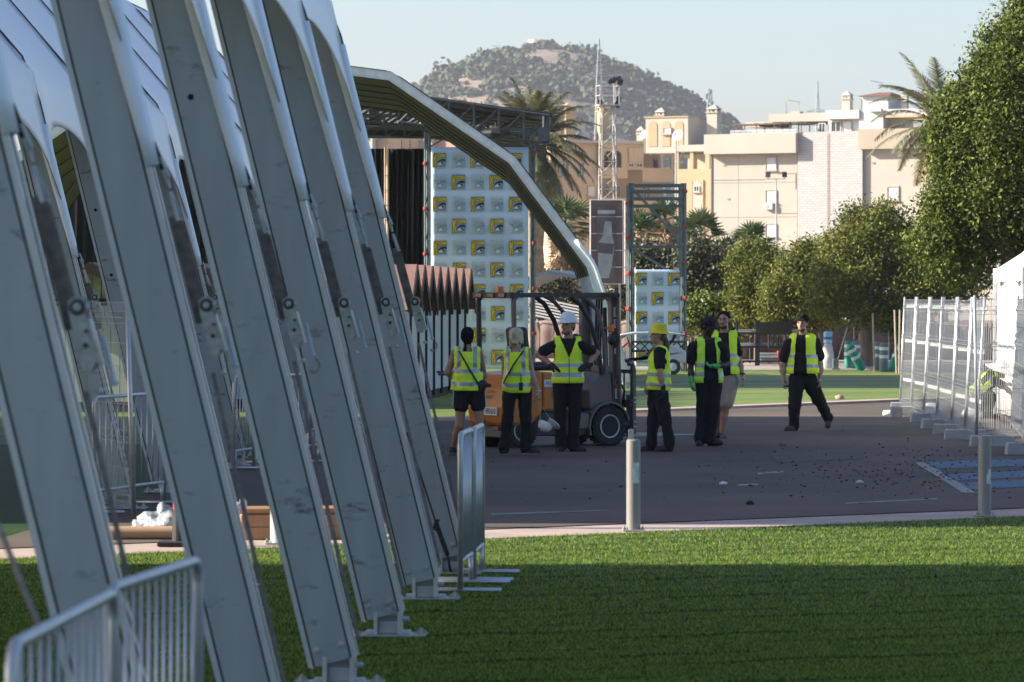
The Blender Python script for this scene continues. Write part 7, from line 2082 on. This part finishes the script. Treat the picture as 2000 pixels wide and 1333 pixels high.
for i in range(6):
    (pa, ya_), (pb, yb_) = fx[i], fx[i + 1]
    p, q = P(pa, 580, ya_), P(pb, 580, yb_)
    mesh_panel("p", (q.x, q.y + .03), (p.x, p.y - .03), words_[i], MG, lean=R(2.6 + (i % 3) * .5), film=True, h=2.0, dx=.085, wr=.0017)
p, q = P(1908, 580, 57.0), P(2030, 580, 58.5)
mesh_panel("p", (p.x, p.y), (q.x, q.y), "bare wire mesh panel facing the camera at the right edge, before the bending worker", MG, lean=R(-1.0), h=2.02)
p, q = P(2002, 580, 55.6), P(1975, 580, 63.0)
t = mesh_panel("p", (p.x, p.y), (q.x, q.y), "wire mesh panel seen edge-on at the right edge with leaning steel posts", MG, lean=R(3.0), h=2.02)
cb = mat("concrete foot", (.30, .31, .31), rough=.9, var=.12, scale=6, bump=.4, bscale=30)
words_ = ["farthest concrete foot under the mesh row", "second concrete foot from the lawn end", "third concrete foot from the lawn end of the mesh row", "concrete foot halfway along the mesh row", "concrete foot third from the bollard end", "concrete foot just left of the right bollard", "longest looking concrete foot, behind the right bollard's top", "concrete foot cut by the right picture edge"]
for i, (pa, yy) in enumerate([(1772, 73.6), (1790, 71.0), (1815, 66.8), (1838, 63.6), (1862, 61.0), (1886, 58.6), (1938, 56.0), (2010, 53.2)]):
    p = P(pa, 580, yy); mb = MB(); pr = [(-.31, 0), (.31, 0), (.29, .155), (-.29, .155)]
    mb.prism(pr, -.11, .11); o = mb.build("concrete_foot", cb, None, bevel=.012); o.location = (p.x, yy, 0); o.rotation_euler = (0, 0, R(-6 + 3 * (i % 4)))
    tag(o, words_[i], "concrete foot", "concrete feet of the mesh panels")
    mb = MB()
    for s in (-1, 0, 1): mb.lathe([(.022, .152), (.022, .158), (.001, .159)], (s * .16, 0, 0), 10)
    mb.build("socket", M_["dark groove"], o)
p = P(1751, 580, 69.2); mb = MB(); mb.box((0, 0, .10), (.20, .2, .2)); o = mb.build("rubble_block", cb, None, bevel=.02); o.location = (p.x, 69.2, 0); tag(o, "short grey concrete block with crumpled plastic beside the farthest mesh panels", "block")
# left mesh panel beside the first leg
p, q = G(262, 1012), G(118, 978)
mesh_panel("p", p, (p[0] - 1.05, p[1] + 3.0), "wire mesh panel standing behind the first tent leg on the left", MG, h=2.0, lean=R(-2), post_r=.024, wr=.0016, dx=.055)

# white pagoda tent at the right edge
t = thing("pagoda_tent", "white pagoda tent with scalloped valance at the right picture edge", "tent", (P(1944, 580, 71.6).x, 67.6, 0), R(0))
cw = mat("pagoda canvas", (.78, .78, .77), rough=.6, var=.02, scale=2, bump=.2, bscale=3, transl=.06, dirt=(.35, .3, .25), dirt_scale=1.5, dirt_amt=.2)
W_ = 4.0; ev = 2.52
mb = MB(); n = 10; V = []; Fc = []
for (x0, y0), (x1, y1) in (((0, 0), (W_, 0)), ((0, W_), (0, 0)), ((W_, 0), (W_, W_)), ((W_, W_), (0, W_))):
    for i in range(6):
        for k_ in range(n + 1):
            f = i / 5; u = k_ / n; ex = x0 + (x1 - x0) * u; ey = y0 + (y1 - y0) * u
            z = ev + 2.1 * f ** 1.25; b_ = len(V); V.append((ex + (W_ / 2 - ex) * f, ey + (W_ / 2 - ey) * f, z - .06 * math.sin(math.pi * u) * (1 - f)))
    base = len(V) - 6 * (n + 1)
    for i in range(5):
        for k_ in range(n): a_ = base + i * (n + 1) + k_; Fc.append((a_, a_ + 1, a_ + n + 2, a_ + n + 1))
mb.add(V, Fc); o = mb.build("roof", cw, t, smooth=True); sd = o.modifiers.new("thickness", 'SOLIDIFY'); sd.thickness = .006
mb = MB()
for (x0, y0), (x1, y1) in (((-.03, -.03), (W_ + .03, -.03)), ((-.03, W_ + .03), (-.03, -.03))):
    nn = 64; V = []; Fc = []
    for i in range(nn + 1):
        u = i / nn; z = ev - .26 + .06 * abs(math.sin(u * math.pi * 8)); wv = .02 * math.sin(u * 40)
        V += [(x0 + (x1 - x0) * u, y0 + (y1 - y0) * u, ev + .02), (x0 + (x1 - x0) * u + (wv if x0 == x1 else 0), y0 + (y1 - y0) * u + (wv if y0 == y1 else 0), z)]
    for i in range(nn): Fc.append((2 * i, 2 * i + 2, 2 * i + 3, 2 * i + 1))
    mb.add(V, Fc)
o = mb.build("valance", cw, t); sd = o.modifiers.new("thickness", 'SOLIDIFY'); sd.thickness = .005
mb = MB(); nn = 60; V = []; Fc = []
for z in (0.02, 1.2, ev):
    for i in range(nn + 1): u = i / nn; V.append((.05 + (W_ - .1) * u, .05 + .03 * math.sin(u * 31 + z) + .015 * math.sin(u * 77), z))
    for i in range(nn + 1): u = i / nn; V.append((.05 + .03 * math.sin(u * 29 + z), .05 + (W_ - .1) * u, z))
st2 = 2 * (nn + 1)
for jz in range(2):
    for q in (0, nn + 1):
        for i in range(nn): a_ = jz * st2 + q + i; Fc.append((a_, a_ + 1, a_ + st2 + 1, a_ + st2))
mb.add(V, Fc); o = mb.build("side_wall", cw, t, smooth=True); sd = o.modifiers.new("thickness", 'SOLIDIFY'); sd.thickness = .005
for x, y in ((.0, .0), (W_, 0), (0, W_)):
    mb = MB(); mb.tube([(x, y, 0), (x, y, ev)], .04, 8); mb.build("pole", st_, t)
# white sacks and plastic at the tent's foot
for px, py, r, lab in ((1965, 800, .22, "white rubble sack beside the bending worker's hands"), (1990, 805, .26, "white rubble sack at the picture edge by the pagoda tent"), (1900, 818, .16, "loose clear wrap on the ground behind the mesh panels"), (1820, 806, .14, "wisp of clear wrap between the concrete feet"), (1735, 812, .09, "scrap of white plastic left of the short concrete block")):
    x, y = G(px, py); V, Fq = lump_mesh([(0, 0, r * .5), (r * .6, .05, r * .35), (-r * .5, 0, r * .3)], [(r, r * .7, r * .7), (r * .7, r * .5, r * .5), (r * .6, r * .5, r * .4)], int(px)); V[:, 2] = np.maximum(V[:, 2], .003)
    o = np_mesh("plastic_wrap" if r < .2 else "rubble_sack", V, Fq, m("white plastic", (.66, .68, .70), rough=.35, var=.15, scale=9)); o.location = (x, y, 0); tag(o, lab, "litter")

# ------------------------------------------------------------------ things on the lawn and path behind
GBk = "green and grey plastic barrels by the forked tree"
gr = mat("barrel green", (.010, .22, .15), rough=.4, var=.08); wb = m("band white", (.62, .64, .64), rough=.4)
def barrel(px, py, tilt, label, col):
    x, y = G(px, py); t = thing("traffic_post", label, "traffic post", (x, y, 0), 0, GBk); t.rotation_euler = (0, tilt, R(20))
    zl = 0 if abs(tilt) < .1 else .10
    mb = MB(); mb.lathe([(.125, 0), (.125, .26), (.118, .28), (.118, .52), (.11, .54), (.11, .66), (.12, .68), (.12, .74), (.08, .79), (.01, .80)], (0, 0, zl * .2), 18); mb.build("body", col, t, smooth='auto')
    for z in (.36, .58):
        mb = MB(); mb.lathe([(.121, 0), (.122, .004), (.122, .085), (.121, .09)], (0, 0, z + zl * .2), 18); mb.build("band", wb, t, smooth='auto')
bgr = mat("barrel grey", (.12, .16, .155), rough=.6, var=.12)
for px, py, tl, lab, cl in ((1657, 719, 0, "green traffic post standing upright, leftmost of its cluster", gr), (1672, 720, 0, "dull grey green traffic post behind the tilted one", bgr), (1684, 724, -.5, "green traffic post tilted to the left in front of the forked tree", gr), (1714, 723, 0, "tall grey post right of the forked tree trunk", bgr), (1726, 726, 0, "second grey post, farther right of the forked tree", bgr), (1739, 725, .42, "green traffic post leaning right beside the mesh panels", gr)): barrel(px, py, tl, lab, cl)
# water cooler bottle on a covered stand
x, y = G(1617, 720); t = thing("water_cooler", "upturned blue water bottle on a stand wrapped in white cloth", "water cooler", (x, y, 0))
pr = [('c', (0, 0, .1), (0, 0, .55), .18, .15), ('c', (0, 0, .5), (0, 0, .64), .14, .12), ('c', (-.12, -.05, .05), (-.08, -.03, .5), .06, .05), ('c', (.14, .0, .02), (.1, 0, .45), .05, .05)]
o = blob("cloth_wrap", pr, [mat("wrap cloth", (.50, .49, .46), rough=.85)], t, vox=.016, noise=.007, seed=4)
mb = MB(); mb.lathe([(.05, .64), (.06, .68), (.125, .72), (.13, .78), (.122, .80), (.13, .82), (.13, .90), (.122, .92), (.13, .94), (.13, 1.02), (.10, 1.06), (.01, 1.07)], n=20); mb.build("bottle", m("water blue", (.22, .42, .58), rough=.12, var=.1, spec=.8), t, smooth='auto')
mb = MB(); mb.lathe([(.1315, .83), (.132, .835), (.132, .90), (.1315, .905)], n=20); mb.build("bottle_label", m("label blue", (.02, .10, .20), rough=.5), t)
# leaning pole on a foot, stakes by trees
a = P(1655, 640, 120); b = Vector((*G(1633, 716), .05)); mb = MB(); mb.tube([a, b], .018, 6); t = mb.build("leaning_pole", M_["zinc dull"]); tag(t, "thin pole leaning up from a concrete block between water cooler and forked tree", "pole")
x, y = G(1632, 722); mb = MB(); mb.box((0, 0, .15), (.16, .16, .3)); mb.box((0, .0, .02), (.24, .24, .04)); o = mb.build("pole_foot", bgr, None, bevel=.01); o.location = (x, y, 0); tag(o, "grey block foot holding the leaning thin pole", "block")
for px, py, h, lab in ((1708, 726, 1.6, "bare wooden stake just right of the forked tree"), (1751, 730, 1.7, "pair of pale tree stakes beside the farthest mesh panel")):
    x, y = G(px, py); mb = MB(); mb.tube([(0, 0, 0), (-.05, 0, h)], .03, 6)
    if px > 1740: mb.tube([(.08, 0.1, 0), (.1, .1, h)], .03, 6)
    o = mb.build("tree_stake", mat("stake wood", (.36, .29, .21), rough=.9, var=.15)); o.location = (x, y, 0); tag(o, lab, "stake")
# pipe racks and pipe stack
for k_, (px0, px1, py1, lab) in enumerate(((1440, 1478, 712, "black steel rack with a few pipes behind the bearded man"), (1482, 1545, 716, "black steel rack with dark sign board behind the walking man"))):
    Y = 122; a = P(px0, 580, Y); b = P(px1, 580, Y); t = thing("pipe_rack", lab, "rack", (a.x, Y, 0), 0, "black pipe racks on the path"); Wd = b.x - a.x
    for x in (0, Wd):
        for y in (0, .5):
            mb = MB(); mb.bar((x, y, 0), (x, y, 1.35), .05, .05); mb.build("upright", M_["black steel"], t)
    for z in (.12, .55, .95):
        mb = MB(); mb.bar((-.05, 0, z), (Wd + .05, 0, z), .04, .05); mb.bar((-.05, .5, z), (Wd + .05, .5, z), .04, .05)
        for i in range(4): mb.bar((Wd * i / 3, -.05, z - .03), (Wd * i / 3, .55, z - .03), .03, .04)
        mb.build("shelf_bar", M_["black steel"], t)
    if k_ == 1:
        mb = MB(); mb.box((Wd / 2, -.04, 1.13), (Wd * .95, .03, .32)); mb.build("sign_board", m("dark olive board", (.03, .03, .022), rough=.8, var=.5, scale=3), t)
        for x in (.3, .42, .56, .66):
            mb = MB(); mb.lathe([(.04, .55), (.04, .72), (.02, .76), (.035, .8), (.035, .9), (.01, .92)], (x, -.06, 0), 8); mb.build("clamp_bolt", M_["black steel"], t)
    rg = random.Random(k_)
    for i in range(7):
        z = .60 + .05 * (i % 2) + (.40 if i > 3 else 0); mb = MB(); y = .08 + .11 * (i % 4); mb.tube([(-.25 + rg.random() * .2, y, z), (Wd + .2 + rg.random() * .2, y, z)], .026, 6); mb.build("pipe", M_["zinc dull"], t)
x, y = G(1512, 712); t = thing("pipe_stack", "bundle of grey pipes with a red strap lying under the rack behind the walking man", "pipes", (x, y, 0))
for i in range(20):
    mb = MB(); z = .05 + .085 * (i // 5); yy = (i % 5) * .09 + (.045 if (i // 5) % 2 else 0); mb.tube([(-.48 + .03 * (i % 3), yy, z), (.55 + .04 * (i % 4), yy, z)], .042, 8); mb.build("pipe", m("pipe grey", (.30, .33, .34), rough=.5, metal=.4, var=.2, scale=9), t)
mb = MB(); mb.box((.14, .2, .2), (.05, .56, .42)); mb.build("strap", redc, t)
# litter cart (white golf cart) behind the people
Y = 108; p = P(1268, 580, Y); t = thing("golf_cart", "white golf cart with pale roof, half hidden behind the woman in the bucket hat", "golf cart", (p.x, Y, 0), R(180))
gw = mat("cart white", (.66, .66, .66), rough=.35, var=.02)
# x forward (turned round: nose towards picture left)
mb = MB(); mb.prism([(-.95, .32), (-.95, .62), (-.55, .80), (-.35, .62), (.25, .40), (.62, .42), (.80, .95), (.90, .92), (.98, .60), (.98, .36)], -.5, .5); mb.build("body", gw, t, bevel=.03)
mb = MB()
prf = [(-.95, 1.06), (-.55, 1.12), (.4, 1.12), (.75, 1.06), (.86, 1.0), (.4, 1.06), (-.55, 1.06)]
mb.prism([(x, z + .0) for x, z in prf], -.52, .52); mb.build("roof", gw, t, bevel=.01)
for s in (-1, 1):
    mb = MB(); mb.tube([(.82, s * .46, .92), (.55, s * .46, 1.08)], .022, 6); mb.build("windscreen_post", m("silver tube", (.5, .5, .5), metal=.6, rough=.4), t)
    mb = MB(); mb.tube([(-.35, s * .46, .62), (-.62, s * .46, .9), (-.70, s * .46, 1.08)], .022, 6); mb.build("rear_post", M_["black steel"], t)
    for x in (.62, -.6):
        mb = MB(); mb.lathe([(.05, -.07), (.19, -.08), (.21, -.05), (.21, .05), (.19, .08), (.05, .07)], (x, s * .45, .21), 20, Matrix.Rotation(R(90), 3, 'X')); wo = mb.build("wheel", M_["black rubber"], t, smooth='auto')
        mb = MB(); mb.lathe([(.11, -.085), (.02, -.09), (.02, .09), (.11, .085)], (x, s * .45, .21), 14, Matrix.Rotation(R(90), 3, 'X')); mb.build("rim", gw, wo)
mb = MB(); mb.box((-.15, 0, .58), (.45, .8, .14)); mb.box((-.38, 0, .78), (.1, .8, .4), Euler((0, R(-12), 0)).to_matrix()); mb.build("seat", M_["black rubber"], t, bevel=.03)
mb = MB(); mb.tube([(.55 + .04 * math.cos(a), .22 + .15 * math.sin(a), .86 + .14 * math.cos(a)) for a in np.linspace(0, 6.28, 14)], .014, 5); mb.tube([(.55, .22, .86), (.72, .22, .7)], .02, 5); mb.build("steering_wheel", M_["black steel"], t)

# ------------------------------------------------------------------ packaging between the legs
cb_ = mat("cardboard", (.36, .21, .12), rough=.85, var=.1, scale=3, stretch=(8, 8, .6))
x0, y0 = G(470, 1054); x1, _ = G(680, 1054)
t = thing("cardboard_box", "long flat cardboard box lying between the third and fourth tent legs", "cardboard box", ((x0 + x1) / 2, y0 + .2, 0), R(8))
L_ = (x1 - x0) * 1.05; mb = MB(); mb.box((0, 0, .105), (L_, .36, .21)); bo = mb.build("carton", cb_, t, bevel=.006)
mb = MB(); mb.box((0, -.1815, .105), (L_ * .96, .003, .006)); mb.build("seam", m("carton dark", (.14, .08, .045), rough=.9), bo)
mb = MB(); mb.box((-L_ * .16, -.1825, .09), (.05, .003, .08)); mb.build("carton_sticker", m("sticker yellow", (.45, .30, .02), rough=.6), bo)
for s in (-1, 1):
    mb = MB(); mb.box((0, s * .18, .235), (L_ * .98, .006, .09), Euler((R(-s * 55), 0, 0)).to_matrix()); mb.build("flap", cb_, t)
x0, y0 = G(190, 1056); x1, _ = G(320, 1056)
t = thing("cardboard_tube", "thick brown cardboard tube lying on the pavement behind the first tent leg", "tube", ((x0 + x1) / 2, y0 + .1, .058), R(4))
L_ = (x1 - x0) / 2 + .25; mb = MB(); rot = Matrix.Rotation(R(90), 3, 'Y')
mb.lathe([(.048, -L_), (.056, -L_), (.056, L_), (.048, L_), (.048, L_ - .2), (.002, L_ - .2)], (0, 0, 0), 24, rot); mb.build("tube", mat("kraft tube", (.40, .26, .165), rough=.75, var=.05), t, smooth='auto')
fw = m("bubble wrap", (.46, .50, .54), rough=.18, var=.25, scale=22, bump=1.0, bscale=30)
_n = fw.node_tree.nodes; _t = _n.new("ShaderNodeBsdfTransparent"); _x = _n.new("ShaderNodeMixShader"); _x.inputs[0].default_value = .62
fw.node_tree.links.new(_t.outputs[0], _x.inputs[1]); fw.node_tree.links.new(_n["Principled BSDF"].outputs[0], _x.inputs[2]); fw.node_tree.links.new(_x.outputs[0], _n["Material Output"].inputs[0])
for px, py, r, lab in ((300, 1046, .17, "heap of bubble wrap lying over the cardboard tube"), (335, 1052, .20, "bubble wrap wound round the cardboard tube's end beside the black cone"), (465, 1024, .08, "scrap of clear wrap on top of the long cardboard box")):
    x, y = G(px, py if py > 1030 else 1052); hz = .10 if py > 1030 else .26
    V, Fq = lump_mesh([(0, 0, hz), (r * .5, 0, hz + r * .45), (-r * .5, .02, hz - .02)], [(r * .8, r * .6, r * .55), (r * .35, r * .3, r * .55), (r * .7, r * .5, r * .35)], int(px), sub=3); V[:, 2] = np.maximum(V[:, 2], .004)
    o = np_mesh("bubble_wrap", V, Fq, fw); o.location = (x, y, 0); tag(o, lab, "wrap")
x, y = G(350, 1066); t = thing("marker_post", "black and red marker post on a rubber base beside the second tent leg", "marker post", (x, y, 0))
mb = MB(); mb.box((0, 0, .02), (.34, .34, .04)); mb.build("base", M_["black rubber"], t, bevel=.01)
mb = MB(); mb.lathe([(.06, .04), (.055, .30)], n=16); mb.build("lower_sleeve", m("black plastic", (.02, .02, .02), rough=.5), t)
mb = MB(); mb.lathe([(.054, .301), (.05, .50), (.03, .52)], n=16); mb.build("upper_sleeve", m("red plastic", (.42, .03, .015), rough=.5), t)
# guy rope at the far left and ratchet rope at the last leg
a = P(-10, 1010, 12.4); b = P(75, 1220, 12.0); mb = MB(); mb.tube([a, Vector((b.x, b.y, b.z)), Vector((b.x + .16, b.y - .2, 0))], .010, 6); o = mb.build("guy_rope", M_["webbing"]); tag(o, "dark guy rope slanting down at the left picture edge", "rope")
a = P(795, 845, 29.6); c = P(851, 1020, 29.5); d = P(874, 1085, 29.5); e = Vector((*G(880, 1122), .02))
mb = MB(); mb.tube([a, c], .007, 6); mb.tube([c, d], .018, 8); mb.tube([d, e], .010, 6); mb.tube([c + Vector((.02, 0, .02)), c + Vector((-.02, 0, -.05)), c + Vector((.03, 0, -.06))], .014, 6); o = mb.build("guy_rope", M_["black rubber"]); tag(o, "black guy rope with tensioner tied to the last tent leg's foot", "rope")

# ------------------------------------------------------------------ litter: stones, paper, dirt crumbs
for px, py, r, nm, lab, mt_ in ((1412, 948, .045, "paper_scrap", "crumpled white paper scrap on the asphalt below the walking man", m("white plastic", (.66, .68, .70))), (1680, 946, .05, "paper_scrap", "pale green rimmed paper scrap on the asphalt left of the blue bay", m("pale green scrap", (.45, .52, .47), rough=.6)), (1640, 781, .10, "boulder", "small rounded tan stone at the lawn edge right of the walking man", m("tan stone", (.36, .25, .18), rough=.95, var=.2)), (1812, 955, .02, "yellow_scrap", "tiny yellow scrap on the asphalt by the painted bay", m("sticker yellow", (.45, .30, .02))), (1466, 987, .05, "clod", "dark clod on the asphalt right of the slim bollard", m("clod", (.03, .026, .024), rough=.95)), (498, 1147, .03, "paper_scrap", "white scrap on the turf between second and third tent legs", m("white plastic", (.66, .68, .70))), (1530, 871, .06, "board_scrap", "flat brown scrap on the asphalt at the walking man's feet", m("scrap brown", (.20, .15, .11), rough=.9)),
                               (1668, 1148, .02, "leaf", "pale dry leaf on the shaded turf, left of two", m("dry leaf", (.26, .17, .10), rough=.9)), (1715, 1179, .025, "leaf", "pale dry leaf on the shaded turf, right of two", m("dry leaf", (.26, .17, .10), rough=.9)), (1910, 1246, .02, "leaf", "dry leaf lowest on the shaded turf at the right", m("dry leaf", (.26, .17, .10), rough=.9))):
    x, y = G(px, py); V, Fq = lump_mesh([(0, 0, r * .35)], [(r, r * .8, r * .55)], int(px), sub=1); V[:, 2] = np.maximum(V[:, 2], .006); o = np_mesh(nm, V, Fq, mt_); o.location = (x, y, 0); tag(o, lab, "stone" if nm in ("boulder", "clod") else "litter")
rg = np.random.default_rng(5); V = []; Fq = []; n0 = 0
C_ = []; R_ = []
for i in range(1300):
    if rg.random() < .85: px = rg.normal(1790, 170); py = rg.normal(922, 24)
    else: px = rg.uniform(950, 2050); py = rg.uniform(870, 1000)
    if py < 830 or py > 985 or px < 940: continue
    x, y = G(px, py)
    if y < eka(x) + .5: continue
    r = .003 + .011 * rg.random() ** 4; C_.append((x, y, r * .4 + .008)); R_.append((r * 1.3, r, r * .7))
V, Fq = lump_mesh(C_, R_, 9, sub=1); o = np_mesh("gravel", V, Fq, m("crumb earth", (.060, .045, .036), rough=.95, var=.4, scale=20)); o["kind"] = "stuff"
